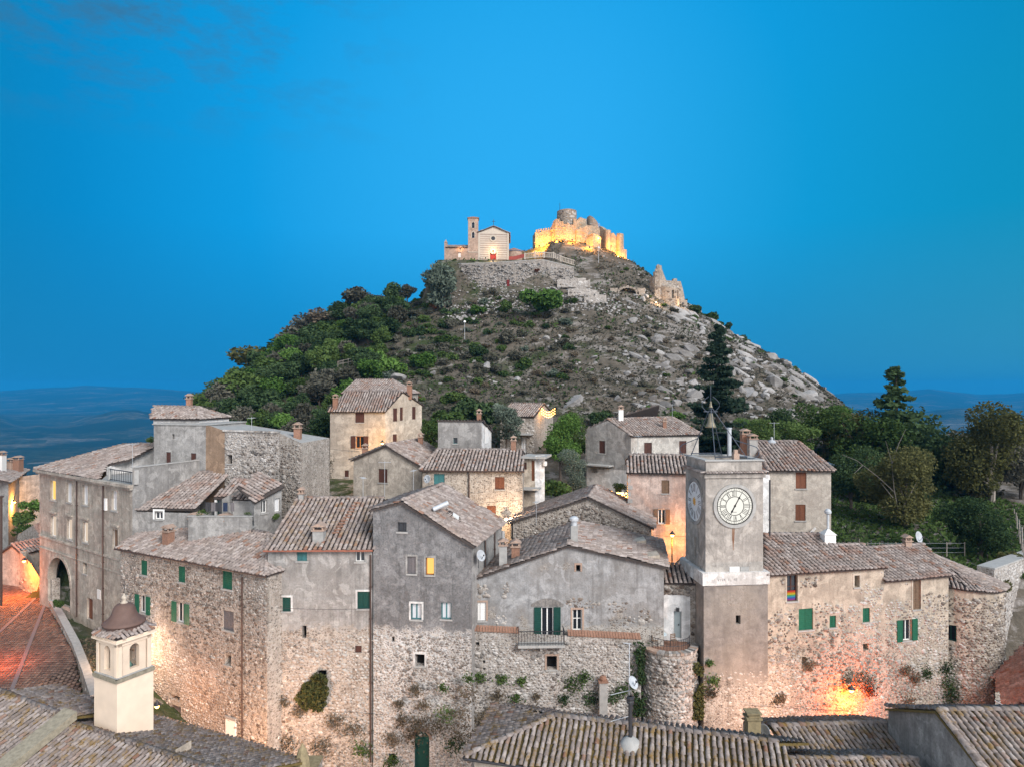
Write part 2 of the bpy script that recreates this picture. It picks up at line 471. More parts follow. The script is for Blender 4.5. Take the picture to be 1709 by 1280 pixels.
def interp(prof, u):
    if u <= prof[0][0]: return prof[0][1]
    for (a, za), (b, zb) in zip(prof, prof[1:]):
        if u <= b: return za + (zb - za) * (u - a) / max(1e-9, b - a)
    return prof[-1][1]

def wall_sheet(mb, fac, zb, prof, u0=0.0, u1=None, depth=0.24):
    """sheet with rectangular openings and their reveals; prof = [(u,z)] top line"""
    u1 = fac.len if u1 is None else u1
    us = {round(u0, 4), round(u1, 4)} | {round(u, 4) for u, _ in prof if u0 < u < u1}
    for h in fac.holes: us |= {round(min(max(h[0], u0), u1), 4), round(min(max(h[2], u0), u1), 4)}
    if isinstance(fac, CylWall):
        n = max(4, int((u1 - u0) / 0.5)); us |= {round(u0 + (u1 - u0) * k / n, 4) for k in range(n + 1)}
    us = sorted(us)
    for a, b in zip(us, us[1:]):
        if b - a < 1e-3: continue
        m = (a + b) / 2
        hs = sorted([h for h in fac.holes if h[0] - 1e-3 <= a and b <= h[2] + 1e-3], key=lambda h: h[1])
        z = zb
        for h in hs:
            if h[1] > z + 1e-4: mb.quad(fac.pt(a, z), fac.pt(b, z), fac.pt(b, h[1]), fac.pt(a, h[1]))
            z = h[3]
        ta, tb = interp(prof, a + 1e-5), interp(prof, b - 1e-5)
        if min(ta, tb) > z - 0.5: mb.quad(fac.pt(a, z), fac.pt(b, z), fac.pt(b, tb), fac.pt(a, ta))
    for h in fac.holes:
        a, z0, b, z1 = h[:4]; d = h[4] if len(h) > 4 else depth
        for (p, q) in (((a, z0), (a, z1)), ((a, z1), (b, z1)), ((b, z1), (b, z0)), ((b, z0), (a, z0))):
            mb.quad(fac.pt(*p), fac.pt(*q), fac.pt(*q, -d), fac.pt(*p, -d))

# --- roof tile prototype (x across, y up the slope, z out of the roof)
def tile_proto(w=0.122, L=0.49, n=4, tail=0.84):
    V = []; Fc = []
    for y, k, dz in ((0, 1.0, 0.06), (L, tail, 0.0)):
        for i in range(n + 1):
            a = math.pi * i / n
            V.append((math.cos(a) * w * k, y, math.sin(a) * w * 1.05 * k + dz - 0.01))
    for i in range(n):
        a, b, c, d = i, i + 1, n + 2 + i, n + 1 + i
        Fc += [(a, c, b), (a, d, c)]
    for i in range(1, n): Fc.append((0, i, i + 1))
    return np.array(V), np.array(Fc)
TILE_V, TILE_F = tile_proto()
RIDGE_V, RIDGE_F = tile_proto(0.16, 0.5, 5, 0.85)
TILE_ME = {}

def in_poly(x, y, poly):
    c = np.zeros(len(x), bool); n = len(poly)
    for i in range(n):
        x1, y1 = poly[i]; x2, y2 = poly[(i + 1) % n]
        if abs(y2 - y1) < 1e-9: continue
        hit = ((y1 > y) != (y2 > y)) & (x < (x2 - x1) * (y - y1) / (y2 - y1) + x1)
        c ^= hit
    return c

class Slope:
    """roof plane through eave eA->eB rising at a pitch (deg) away from the outside, or through a third point"""
    def __init__(s, eA, eB, pitch=None, through=None):
        s.o = Vector(eA); s.t = (Vector(eB) - s.o).normalized(); s.eB = Vector(eB)
        if through is None:
            b = Vector((-s.t.y, s.t.x, 0)).normalized(); p = math.radians(pitch)
            s.v = b * math.cos(p) + Z * math.sin(p)
        else:
            r = Vector(through) - s.o; s.v = (r - s.t * r.dot(s.t)).normalized()
        s.n = s.t.cross(s.v).normalized()
        if s.n.z < 0: s.n = -s.n
    def hit(s, px, py):
        d = ray(px, py); return d * (s.o.dot(s.n) / d.dot(s.n))
    def uv(s, p): r = Vector(p) - s.o; return r.dot(s.t), r.dot(s.v)
    def at(s, u, v, h=0.0): return s.o + s.t * u + s.v * v + s.n * h
    def z_at(s, x, y):
        return s.o.z - (s.n.x * (x - s.o.x) + s.n.y * (y - s.o.y)) / s.n.z

class House:
    def __init__(s, name, label, cat, loc, group=None):
        s.root = empty(name, loc, label, cat, group); s.L = Vector(loc)
        s.walls = {}; s.roofmb = MB(); s.tiles = []; s.single = []; s.ridges = []; s.tmat = M_TILE; s.roofo = None; s.wallo = None; s.stones = []; s.late = []
    def part(s, name, mb, mat, parent=None, smooth=False):
        return mb.build(name, mat, parent or s.root, s.L, smooth)
    def wmb(s, mat):
        return s.walls.setdefault(mat.name, (MB(), mat))[0]
    # walls ---------------------------------------------------
    def wall(s, fac, zb, prof, mat, **kw): wall_sheet(s.wmb(mat), fac, zb, prof, **kw)
    def plain_wall(s, a, b, zb, za, zc, mat):
        f = Facade(a, b); wall_sheet(s.wmb(mat), f, zb, [(0, za), (f.len, zc)]); return f
    def shell(s, fac, depth, zb, zl, zr, mat, sides='lrb'):
        """plain side and back walls behind a facade"""
        bk = -fac.n * depth
        A, B = fac.a, fac.b; A2, B2 = A + bk, B + bk
        if 'r' in sides: s.plain_wall(B, B2, zb, zr, zr, mat)
        if 'l' in sides: s.plain_wall(A2, A, zb, zl, zl, mat)
        if 'b' in sides: s.plain_wall(B2, A2, zb, zr, zl, mat)
    # roofs ---------------------------------------------------
    def slope(s, sl, poly, singles=0, sp=0.335, ex=0.385, over=0.10, jit=1.0, thick=0.12):
        if s.tmat is M_TILE_L and sp > .33: sp, ex, jit = .30, .36, 1.4
        """poly: list of world points or (px,py) pixels hit on the plane"""
        pts = [sl.hit(*p) if len(p) == 2 else Vector(p) for p in poly]
        pts = [p - sl.n * (p - sl.o).dot(sl.n) for p in pts]
        s.roofmb.prism([p - sl.n * 0.0 for p in pts], -sl.n * thick)
        uv = [sl.uv(p) for p in pts]
        us = [a for a, _ in uv]; vs = [b for _, b in uv]
        gu = np.arange(min(us) + sp * 0.5, max(us), sp); gv = np.arange(min(vs) - over, max(vs) - ex * 0.6, ex)
        U, Vv = np.meshgrid(gu, gv); U = U.ravel(); Vv = Vv.ravel()
        ok = in_poly(U, np.maximum(Vv + ex * 0.5, min(vs) + 0.02), uv)
        U = U[ok]; Vv = Vv[ok]; N = len(U)
        if not N: return pts
        colw = hash2(np.round(U / sp), np.zeros(N), 3) - 0.5
        U = U + RNG.normal(0, 0.008 * jit, N) + colw * 0.02; Vv = Vv + RNG.normal(0, 0.022 * jit, N)
        Hh = 0.01 + 0.15 * np.maximum(0, np.array(fbm(U * 0.35 + sl.o.x, Vv * 0.35 + sl.o.y, 5, 3)) + .22) * jit
        off = np.array(sl.o)[None] + U[:, None] * np.array(sl.t) + Vv[:, None] * np.array(sl.v) + Hh[:, None] * np.array(sl.n)
        a = RNG.normal(0, 0.03 * jit, N)
        T = np.array(sl.t); V_ = np.array(sl.v); Nn = np.array(sl.n)
        x = np.cos(a)[:, None] * T + np.sin(a)[:, None] * V_
        y = -np.sin(a)[:, None] * T + np.cos(a)[:, None] * V_
        k = RNG.uniform(0.88, 1.12, N)[:, None] * sp / .335
        Mx = np.stack([x * k, y, np.repeat(Nn[None], N, 0) * k], axis=2)
        if singles:
            order = np.argsort(off[:, 0] ** 2 + off[:, 1] ** 2 + off[:, 2] ** 2)
            # only pieces the camera can see
            ppx = off[:, 0] / off[:, 1] * F + CX; ppy = HY - off[:, 2] / off[:, 1] * F
            vis = (ppx > -5) & (ppx < 1715) & (ppy < 1285)
            order = [i for i in order if vis[i]][:singles]
            for i in order: s.single.append((Mx[i], off[i]))
            keep = np.ones(N, bool); keep[order] = False
            Mx = Mx[keep]; off = off[keep]
        s.tiles.append((Mx, off))
        return pts
    def ridge(s, p, q, h=0.05):
        s.ridges.append((Vector(p), Vector(q), h))
    # fittings ------------------------------------------------
    def window(s, fac, cx, cy, w, h, kind, col=None, fcol=None, sill=True, rec=0.16, surround=None, uz=None, label=None):
        if uz is None:
            u0, z1 = fac.uz(cx - w / 2, cy - h / 2); u1, _ = fac.uz(cx + w / 2, cy - h / 2); _, z0 = fac.uz(cx, cy + h / 2); _, z1 = fac.uz(cx, cy - h / 2)
        else: u0, z0, u1, z1 = uz
        W, Hh = u1 - u0, z1 - z0; um = (u0 + u1) / 2
        if kind == 'open':      # rectangle includes the two open leaves
            lw = W * 0.27; u0, u1 = u0 + lw, u1 - lw
        dep = {'hole': 0.55, 'closed': 0.10}.get(kind, rec) + 0.06
        fac.holes.append((u0, z0, u1, z1, dep))
        col = col or M_BROWN; fcol = fcol or (col if kind == 'closed' else M_WHITE)
        fr = MB(); fw = min(0.07, W * 0.1)
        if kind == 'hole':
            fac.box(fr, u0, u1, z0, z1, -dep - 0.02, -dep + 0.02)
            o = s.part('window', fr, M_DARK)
        else:
            o0, o1 = -dep + 0.0, -dep + 0.07
            for a, b, c, d in ((u0, u0 + fw, z0, z1), (u1 - fw, u1, z0, z1), (u0 + fw, u1 - fw, z1 - fw, z1), (u0 + fw, u1 - fw, z0, z0 + fw)):
                fac.box(fr, a, b, c, d, o0, o1)
            if kind in ('open', 'glass', 'curtain') and W > 0.45:
                fac.box(fr, um - fw * 0.6, um + fw * 0.6, z0 + fw, z1 - fw, o0, o1)
            if kind == 'glass' and Hh > 1.0:
                zz = z0 + Hh * 0.55
                fac.box(fr, u0 + fw, u1 - fw, zz - fw * 0.4, zz + fw * 0.4, o0 + 0.01, o1 - 0.012)
            o = s.part('window' if kind != 'door' else 'door', fr, fcol)
        if label: o['label'] = label
        if kind in ('open', 'glass', 'curtain', 'lit'):
            mats = {'open': M_GLASS, 'glass': M_GLASS, 'curtain': M_GLASSW, 'lit': M_LIT}[kind]
            if kind == 'lit' and col in (M_LITW,): mats = M_LITW
            halves = [(u0 + fw, um), (um, u1 - fw)] if (W > 0.45 and kind != 'lit') else [(u0 + fw, u1 - fw)]
            for a, b in halves:
                g = MB(); fac.box(g, a + 0.004, b - 0.004, z0 + fw, z1 - fw, -dep + 0.012, -dep + 0.028); s.part('pane', g, mats, o)
            if kind == 'open':
                for a, b in halves:
                    g = MB(); fac.box(g, a + 0.05, b - 0.05, z0 + fw, z1 - fw - 0.1, -dep - 0.08, -dep - 0.06); s.part('curtain', g, M_CURT, o)
        if kind == 'closed':
            for a, b in ((u0 + fw * 0.5, um - 0.008), (um + 0.008, u1 - fw * 0.5)) if W > 0.5 else ((u0 + fw * 0.5, u1 - fw * 0.5),):
                s.part('shutter', s.leaf(fac, a, b, z0 + 0.03, z1 - 0.03, -dep + 0.05), col, o)
        if kind == 'open':
            lw = (W - (u1 - u0)) / 2
            for a, b in ((u0 - lw, u0 - 0.01), (u1 + 0.01, u1 + lw)):
                s.part('shutter', s.leaf(fac, a, b, z0 - 0.02, z1 + 0.02, 0.03), col, o)
        if kind == 'door':
            s.part('leaf', s.leaf(fac, u0 + fw, u1 - fw, z0 + 0.03, z1 - fw, -dep + 0.02, False), col, o)
            g = MB(); fac.box(g, u1 - fw - 0.16, u1 - fw - 0.1, z0 + Hh * .45, z0 + Hh * .45 + 0.12, -dep + 0.06, -dep + 0.11); s.part('handle', g, M_METAL, o)
        if sill and kind != 'door' and W > 0.4:
            g = MB(); fac.box(g, u0 - 0.09, u1 + 0.09, z0 - 0.10, z0 - 0.002, -dep * 0.5, 0.07); s.part('sill', g, M_CONC, o)
        if surround:
            g = MB(); q = 0.13
            for a, b, c, d in ((u0 - q, u0, z0, z1), (u1, u1 + q, z0, z1), (u0 - q, u1 + q, z1, z1 + q)):
                fac.box(g, a, b, c, d, -0.02, 0.03)
            s.part('surround', g, surround, o)
        return o
    def leaf(s, fac, a, b, z0, z1, o, louvre=True):
        mb = MB(); fac.box(mb, a, b, z0, z1, o, o + 0.03); e = min(0.06, (b - a) * 0.15)
        for p, q, r, t in ((a, a + e, z0, z1), (b - e, b, z0, z1), (a + e, b - e, z1 - e, z1), (a + e, b - e, z0, z0 + e)):
            fac.box(mb, p, q, r, t, o + 0.03, o + 0.05)
        if louvre:
            n = max(3, int((z1 - z0) / 0.16))
            for k in range(n):
                z = z0 + e + (z1 - z0 - 2 * e) * (k + 0.3) / n
                fac.box(mb, a + e, b - e, z, z + 0.05, o + 0.03, o + 0.043)
        return mb
    def pipe(s, fac, px, y0, y1, r=0.055, mat=None, off=0.09):
        u, z1 = fac.uz(px, y0); _, z0 = fac.uz(px, y1)
        mb = MB(); mb.tube([fac.pt(u, z1, off), fac.pt(u, z0, off)], r, 7)
        k = int((z1 - z0) / 2.2)
        for i in range(k):
            z = z0 + (i + 0.5) * 2.2; fac.box(mb, u - r * 1.4, u + r * 1.4, z, z + 0.05, 0.0, off + r * 1.2)
        return s.part('drainpipe', mb, mat or M_PIPE)
    def gutter(s, p, q, mat=None, r=0.07):
        mb = MB(); mb.tube([p, q], r, 7); return s.part('gutter', mb, mat or M_PIPE)
    def chimney(s, base, w, h, style='brick', d=None, rz=0.0, cap=True):
        """base: point on the roof"""
        base = Vector(base); d = d or w; mb = MB()
        mat = {'brick': M_BRICK, 'pale': M_BRICKP, 'white': M_WHITE, 'cement': M_CONC, 'pipe': M_ZINC}[style]
        if style == 'pipe':
            mb.lathe(base, [(w / 2, -0.5), (w / 2, h), (w * 0.75, h), (w * 0.8, h + 0.12), (w * 0.55, h + 0.3), (0.01, h + 0.34)], 12)
            o = s.part('chimney', mb, mat, s.roofp()); return o
        mb.box(base + Z * (h / 2 - 0.4), (w, d, h + 0.8), rz)
        o = s.part('chimney', mb, mat, s.roofp())
        if cap:
            c = MB(); c.box(base + Z * (h + 0.04), (w + 0.16, d + 0.16, 0.08), rz)
            for sx in (-1, 1):
                for sy in (-1, 1):
                    q = Vector((sx * (w / 2 - 0.06), sy * (d / 2 - 0.06), 0)); q.rotate(Matrix.Rotation(rz, 3, 'Z'))
                    c.box(base + q + Z * (h + 0.2), (0.1, 0.1, 0.24), rz)
            a = Matrix.Rotation(rz, 3, 'Z'); hw, hd = w / 2 + 0.12, d / 2 + 0.1
            q = [base + a @ Vector(v) + Z * h for v in ((-hw, -hd, 0.32), (hw, -hd, 0.32), (hw, hd, 0.32), (-hw, hd, 0.32), (0, -hd, 0.55), (0, hd, 0.55))]
            c.add(q, [(0, 1, 4), (2, 3, 5), (1, 2, 5, 4), (3, 0, 4, 5), (0, 3, 2, 1)])
            c2 = s.part('cap', c, M_BRICKP, s.roofp()); c2.name = 'chimney_cap'
        return o
    def roofp(s):
        if s.roofo is None:
            me = bpy.data.meshes.new('roof'); me.materials.append(M_DECKL if s.tmat is M_TILE_L else M_DECK)
            s.roofo = link(bpy.data.objects.new('roof', me), s.root)
        return s.roofo
    # stonework ----------------------------------------------
    def rubble(s, fac, z0, z1, u0=0.0, u1=None, cell=(0.25, 0.19), fill=0.8, region=None, big=0, mat=None, bulge=1.0, bigsz=1.45):
        u1 = fac.len if u1 is None else u1
        nz = max(1, int((z1 - z0) / cell[1])); nu = max(1, int((u1 - u0) / cell[0]))
        iz, iu = np.meshgrid(np.arange(nz), np.arange(nu)); iz = iz.ravel().astype(float); iu = iu.ravel().astype(float); N = len(iz)
        u = u0 + (iu + 0.5 + 0.5 * (iz % 2) + RNG.uniform(-.28, .28, N)) * cell[0]; z = z0 + (iz + 0.5 + RNG.uniform(-.28, .28, N)) * cell[1]
        sc = np.exp(RNG.normal(-0.16, 0.34, N))
        keep = (RNG.random(N) < fill) & (u > u0 + 0.1) & (u < u1 - 0.1) & (z < z1 - 0.1)
        for h in fac.holes: keep &= ~((u > h[0] - .22) & (u < h[2] + .22) & (z > h[1] - .18) & (z < h[3] + .18))
        if region is not None: keep &= region(u, z)
        u, z, sc = u[keep], z[keep], sc[keep]; N = len(u)
        if N == 0: return
        Mx = np.zeros((N, 3, 3)); off = np.zeros((N, 3))
        flat = isinstance(fac, Facade); rot = RNG.normal(0, 0.25, N); wu = cell[0] * 0.52 * sc * RNG.uniform(.75, 1.2, N); wz = cell[1] * 0.52 * sc * RNG.uniform(.8, 1.2, N); dp = RNG.uniform(0.025, 0.085, N) * bulge
        for i in range(N):
            t, n = fac.frame(u[i]); p = fac.pt(u[i], z[i], -0.015)
            c, q = math.cos(rot[i]), math.sin(rot[i])
            Mx[i, :, 0] = (t.x * c * wu[i], t.y * c * wu[i], q * wu[i]); Mx[i, :, 1] = (-t.x * q * wz[i], -t.y * q * wz[i], c * wz[i]); Mx[i, :, 2] = (n.x * dp[i], n.y * dp[i], 0)
            off[i] = p
        s.stones.append((Mx, off, mat or M_STONE))
        if big:
            k = RNG.choice(N, min(big, N), replace=False)
            for i in k:
                M2 = Mx[i].copy(); M2[:, :2] *= bigsz / max(0.8, sc[i]); M2[:, 2] *= 1.7
                s.late.append(('stone', M2, off[i], mat or M_STONE))
    # --------------------------------------------------------
    def finish(s):
        for nm, (mb, mat) in s.walls.items():
            o = s.part('wall', mb, mat)
            s.wallo = s.wallo or o
        if s.roofmb.v or s.tiles:
            r = s.roofp()
            old = r.data
            if s.roofmb.v:
                old.from_pydata([(x - s.L.x, y - s.L.y, z - s.L.z) for x, y, z in s.roofmb.v], [], s.roofmb.f); old.update()
            if s.tiles:
                Mx = np.concatenate([a for a, _ in s.tiles]); off = np.concatenate([b for _, b in s.tiles]) - np.array(s.L)
                if len(off):
                    V, Fc = merge(TILE_V, TILE_F, Mx, off)
                    o = link(bpy.data.objects.new('roof_tiles', np_mesh('roof_tiles', V, Fc, s.tmat)), r); o['kind'] = 'stuff'
            tm = TILE_ME.setdefault(('t', s.tmat.name), None) or TILE_ME.__setitem__(('t', s.tmat.name), np_mesh('roof_tile', TILE_V, TILE_F, s.tmat)) or TILE_ME[('t', s.tmat.name)]
            for Mi, of in s.single:
                o = bpy.data.objects.new('roof_tile', tm); M4 = Matrix.Identity(4)
                for a in range(3):
                    for b in range(3): M4[a][b] = Mi[a, b]
                    M4[a][3] = of[a] - s.L[a]
                o.matrix_local = M4; link(o, r); o.matrix_local = M4
            if s.ridges:
                rm = TILE_ME.get(('r', s.tmat.name)) or np_mesh('ridge_tile', RIDGE_V, RIDGE_F, s.tmat); TILE_ME[('r', s.tmat.name)] = rm
                for p, q, h in s.ridges:
                    d = q - p; n = max(1, int(d.length / 0.43)); y = d.normalized(); x = y.cross(Z).normalized(); z = x.cross(y)
                    for i in range(n):
                        o = bpy.data.objects.new('ridge_tile', rm); c = p + d * (i / n) - s.L + z * (h + random.uniform(-.012, .012)) + x * random.uniform(-.015, .015)
                        kk = random.uniform(0.95, 1.1)
                        M4 = Matrix(((x.x * kk, y.x, z.x * kk, c.x), (x.y * kk, y.y, z.y * kk, c.y), (x.z * kk, y.z, z.z * kk, c.z), (0, 0, 0, 1)))
                        link(o, r); o.matrix_local = M4
        par = s.wallo or s.root
        bym = {}
        for Mx, off, mat in s.stones: bym.setdefault(mat.name, [mat, [], []])[1].append(Mx); bym[mat.name][2].append(off)
        for nm, (mat, ms, os_) in bym.items():
            Mx = np.concatenate(ms); off = np.concatenate(os_) - np.array(s.L); k = len(off); var = RNG.integers(0, len(STONES), k)
            VV = []; FF = []; b = 0
            for j, (sv, sf) in enumerate(STONES):
                sel = var == j
                if not sel.any(): continue
                V, Fc = merge(sv, sf, Mx[sel], off[sel]); VV.append(V); FF.append(Fc + b); b += len(V)
            o = link(bpy.data.objects.new('rubble_stones', np_mesh('rubble_stones', np.concatenate(VV), np.concatenate(FF), mat)), par); o['kind'] = 'stuff'
        for name, Mi, of, mat in s.late[:300]:
            j = random.randrange(len(STONES)); key = ('s', j, mat.name)
            if key not in TILE_ME: TILE_ME[key] = np_mesh('stone', STONES[j][0], STONES[j][1], mat)
            o = bpy.data.objects.new(name, TILE_ME[key]); M4 = Matrix.Identity(4)
            for a in range(3):
                for b in range(3): M4[a][b] = Mi[a, b]
                M4[a][3] = of[a] - s.L[a]
            link(o, par); o.matrix_local = M4

def stone_protos(k=8):
    out = []; r = np.random.default_rng(5)
    for _ in range(k):
        n = 7; ang = np.sort(np.arange(n) * 2 * math.pi / n + r.uniform(-.25, .25, n)); rad = r.uniform(0.78, 1.12, n)
        rim = np.stack([np.cos(ang) * rad, np.sin(ang) * rad, np.full(n, -0.3)], 1)
        mid = np.stack([np.cos(ang) * rad * .78, np.sin(ang) * rad * .78, r.uniform(.65, 1.0, n)], 1)
        V = np.concatenate([rim, mid]); Fc = []
        for i in range(n):
            j = (i + 1) % n; Fc += [(i, j, n + j), (i, n + j, n + i)]
        for i in range(1, n - 1): Fc.append((n, n + i, n + i + 1))
        out.append((V, np.array(Fc)))
    return out
STONES = stone_protos()
# ---------------------------------------------------------------- land: hill, town ground, valley, far mountains
HC = (12.6, 185.0)
T_FRONT = ([0, 5, 8, 13, 27, 42, 57, 70, 85, 105, 120, 130, 136, 220], [39, 39.3, 38.2, 33.2, 22, 11.5, 2.0, -3.5, -6.8, -11, -13, -14.5, -27, -27.5])
T_RIGHT = ([0, 10, 20, 29, 36.7, 56.7, 76.7, 100, 140, 260], [39, 38, 33, 26, 19.5, 7, -10, -20, -30, -80])
T_LEFT = ([0, 12, 25, 38, 52, 66, 83, 98, 120, 160, 260], [39, 36, 31, 23, 17.5, 9.5, -3.5, -17, -36, -60, -100])
T_BACK = ([0, 10, 60, 150, 260], [37.5, 35, 0, -50, -100])

def ground(x, y):
    x = np.asarray(x, float); y = np.asarray(y, float)
    dx = x - HC[0]; dy = y - HC[1]; r = np.hypot(dx, dy) + 1e-6
    c = dx / r; s = dy / r
    wr = np.clip(c, 0, 1) ** 2; wl = np.clip(-c, 0, 1) ** 2; wf = np.clip(-s, 0, 1) ** 2; wb = np.clip(s, 0, 1) ** 2
    h = wr * np.interp(r, *T_RIGHT) + wl * np.interp(r, *T_LEFT) + wf * np.interp(r, *T_FRONT) + wb * np.interp(r, *T_BACK)
    rough = sstep(60, 110, y) * sstep(300, 200, r)
    h = h + rough * (fbm(x / 14, y / 14, 3, 4) * 3.0 + fbm(x / 3.5, y / 3.5, 9, 3) * 1.0 * sstep(8, 20, dx + 20))
    # terrace of the church and its retaining bank
    pl = sstep(-23, -17.5, x) * sstep(10, 7, x) * sstep(159.5, 162.5, y) * sstep(182, 177, y)
    h = np.where(y < 200, h * (1 - pl) + (30.8 + 0.0 * x) * pl, h)
    # town shelf under the houses
    tz = np.interp(y, [40, 55.5, 57.5, 64, 80, 95, 103], [-27.5, -27.5, -17.2, -14.8, -11.4, -8.2, -6.5])
    wt = sstep(106, 92, y)
    mid = tz
    rt = np.interp(y, [40, 55, 60, 75, 105], [-27.5, -26, -16.5, -15.8, -14.0])
    lt = np.interp(y, [30, 42, 66, 85, 100, 130], [-20.8, -20.6, -20.9, -21.2, -26, -45])
    wR = sstep(20, 32, x)
    dl = (x + 45.6) * -.587 + (y - 66) * -.81
    wL = np.maximum(sstep(-2.6, -0.9, dl) * sstep(-14, -20, x), sstep(-46, -49, x))
    town = mid * (1 - wR) * (1 - wL) + rt * wR + lt * wL
    street = np.interp(x, [-33, -27, -18, -6], [-20.6, -23.0, -27.0, -27.5])
    town = np.where((y < 55.5) & (x < -6) & (x > -33), np.minimum(town, street), town)
    h = h * (1 - wt) + town * wt
    # falling away to the valley
    rr = np.hypot(x - 10, y - 120)
    fall = sstep(120, 1500, rr) ** 0.7
    far = -262 + 30 * fbm(x / 900, y / 900, 21, 4)
    fx = sstep(75, 190, np.abs(x - 5)) * 55
    h = np.where(rr > 110, (h - fx * sstep(110, 200, rr)) * (1 - fall) + far * fall, h)
    # mountains along the skyline
    az = x / np.maximum(y, 1.0)
    sky = np.interp(az, [-1.2, -0.75, -0.62, -0.52, -0.46, -0.2, 0.3, 0.47, 0.55, 0.61, 0.68, 0.75, 1.2], [650, 648, 641, 646, 651, 650, 652, 656, 652.5, 648, 655, 652, 650])
    mz = (HY - sky) / F
    d = np.hypot(x, y)
    m1 = sstep(6500, 12500, y); ridge = (mz * 12500 + 240 + 50 * fbm(az * 26, y * 0 + 1.3, 31, 4))
    h = h + m1 * (ridge + (60 * fbm(x / 700, y / 1400, 41, 4)) * (1 - sstep(11000, 12500, y)))
    m2 = np.exp(-((y - 5200) / 1300.0) ** 2) * sstep(0.15, 0.4, np.abs(az))
    h = h + m2 * np.maximum(0, 70 + 190 * fbm(az * 9 + 2, y / 2600, 51, 4))
    return h

def g1(x, y): return float(ground(np.array([x]), np.array([y]))[0])

def grid_mesh(name, X, Y, Zz, mat):
    n, m = X.shape
    V = np.stack([X.ravel(), Y.ravel(), Zz.ravel()], 1)
    i, j = np.meshgrid(np.arange(n - 1), np.arange(m - 1), indexing='ij'); a = (i * m + j).ravel()
    Fc = np.stack([a, a + 1, a + m + 1, a + m], 1)
    return np_mesh(name, V, Fc, mat, True)

def mat_hill():
    m, t = new_mat('hillside_ground')
    g = t('ShaderNodeNewGeometry'); pos = g.outputs['Position']
    n1 = t.noise(pos, 0.09, 6, 0.65); n2 = t.noise(pos, 0.6, 6, 0.7); n3 = t.noise(pos, 3.0, 4, 0.65)
    c = t.mix(t.ramp(n2, [(0.32, 0.0), (0.68, 1.0)]), (0.062, 0.056, 0.044), (0.14, 0.122, 0.10))
    sx = t('ShaderNodeSeparateXYZ'); t.link(pos, sx.inputs[0])
    gr = t.ramp(t.math('ADD', n1, t.math('MULTIPLY', sx.outputs[0], -0.0025)), [(0.50, 0.0), (0.60, 1.0)])
    c = t.mix(gr, c, t.mix(n3, (0.022, 0.038, 0.015), (0.062, 0.075, 0.036)))
    bands = t.noise(t.vscale(pos, (0.35, 0.35, 1.0)), 0.7, 6, 0.7, dist=0.6)
    rk = t.ramp(t.math('ADD', bands, t.math('ADD', t.math('MULTIPLY', t.math('SUBTRACT', n1, 0.5), 0.5), t.math('MULTIPLY', sx.outputs[0], 0.0012))), [(0.55, 0.0), (0.63, 1.0)])
    c = t.mix(t.math('MULTIPLY', rk, 0.85), c, t.mix(t.ramp(n3, [(.3, 0.), (.65, 1.)]), (0.12, 0.11, 0.10), (0.29, 0.27, 0.255)))
    principled(t, c, 0.97, t.math('ADD', n2, t.math('MULTIPLY', n3, 0.4)), 0.8, 0.35, 0.05)
    return m

def mat_valley():
    m, t = new_mat('valley_land')
    pos = t('ShaderNodeNewGeometry').outputs['Position']
    v = t('ShaderNodeTexVoronoi'); t.link(pos, v.inputs['Vector']); v.inputs['Scale'].default_value = 0.0045
    sp = t('ShaderNodeSeparateColor'); t.link(v.outputs['Color'], sp.inputs[0])
    n = t.noise(pos, 0.0016, 6, 0.6); n2 = t.noise(pos, 0.02, 5, 0.65)
    fields = t.ramp(sp.outputs[0], [(0.0, (0.035, 0.05, 0.025)), (0.45, (0.07, 0.075, 0.04)), (0.8, (0.13, 0.12, 0.075)), (1.0, (0.2, 0.19, 0.16))])
    c = t.mix(t.ramp(n, [(0.42, 0.0), (0.55, 1.0)]), fields, (0.022, 0.035, 0.018))
    c = t.mix(t.ramp(n2, [(0.45, 0.7), (0.6, 0.0)]), c, (0.018, 0.026, 0.014))
    principled(t, c, 1.0, spec=0.0)
    return m

M_HILL = mat_hill(); M_VALLEY = mat_valley()
gx = np.arange(-135, 150.1, 1.25); gy = np.arange(24, 300, 1.25)
X, Y = np.meshgrid(gx, gy, indexing='ij')
hill = link(bpy.data.objects.new('hillside', grid_mesh('hillside', X, Y, ground(X, Y), M_HILL))); hill['kind'] = 'structure'
rad = np.concatenate([np.linspace(20, 400, 24), np.geomspace(430, 14500, 74)]); azs = np.radians(np.linspace(-68, 68, 420))
R_, A_ = np.meshgrid(rad, azs, indexing='ij'); X = np.sin(A_) * R_; Y = np.cos(A_) * R_
Zv = ground(X, Y) - 5.0 * sstep(420, 300, R_)
val = link(bpy.data.objects.new('valley', grid_mesh('valley', X, Y, Zv, M_VALLEY))); val['kind'] = 'structure'

def hit_ground(px, py, y0=88., y1=200.):
    d = ray(px, py); ys = np.arange(y0, y1, .4); hit = np.nonzero(d.z * ys < ground(d.x * ys, ys))[0]
    y = ys[hit[0]] if len(hit) else 176.
    return Vector((d.x * y, y, d.z * y))
def drop(x, y, dz=0.0): return Vector((x, y, g1(x, y) + dz))

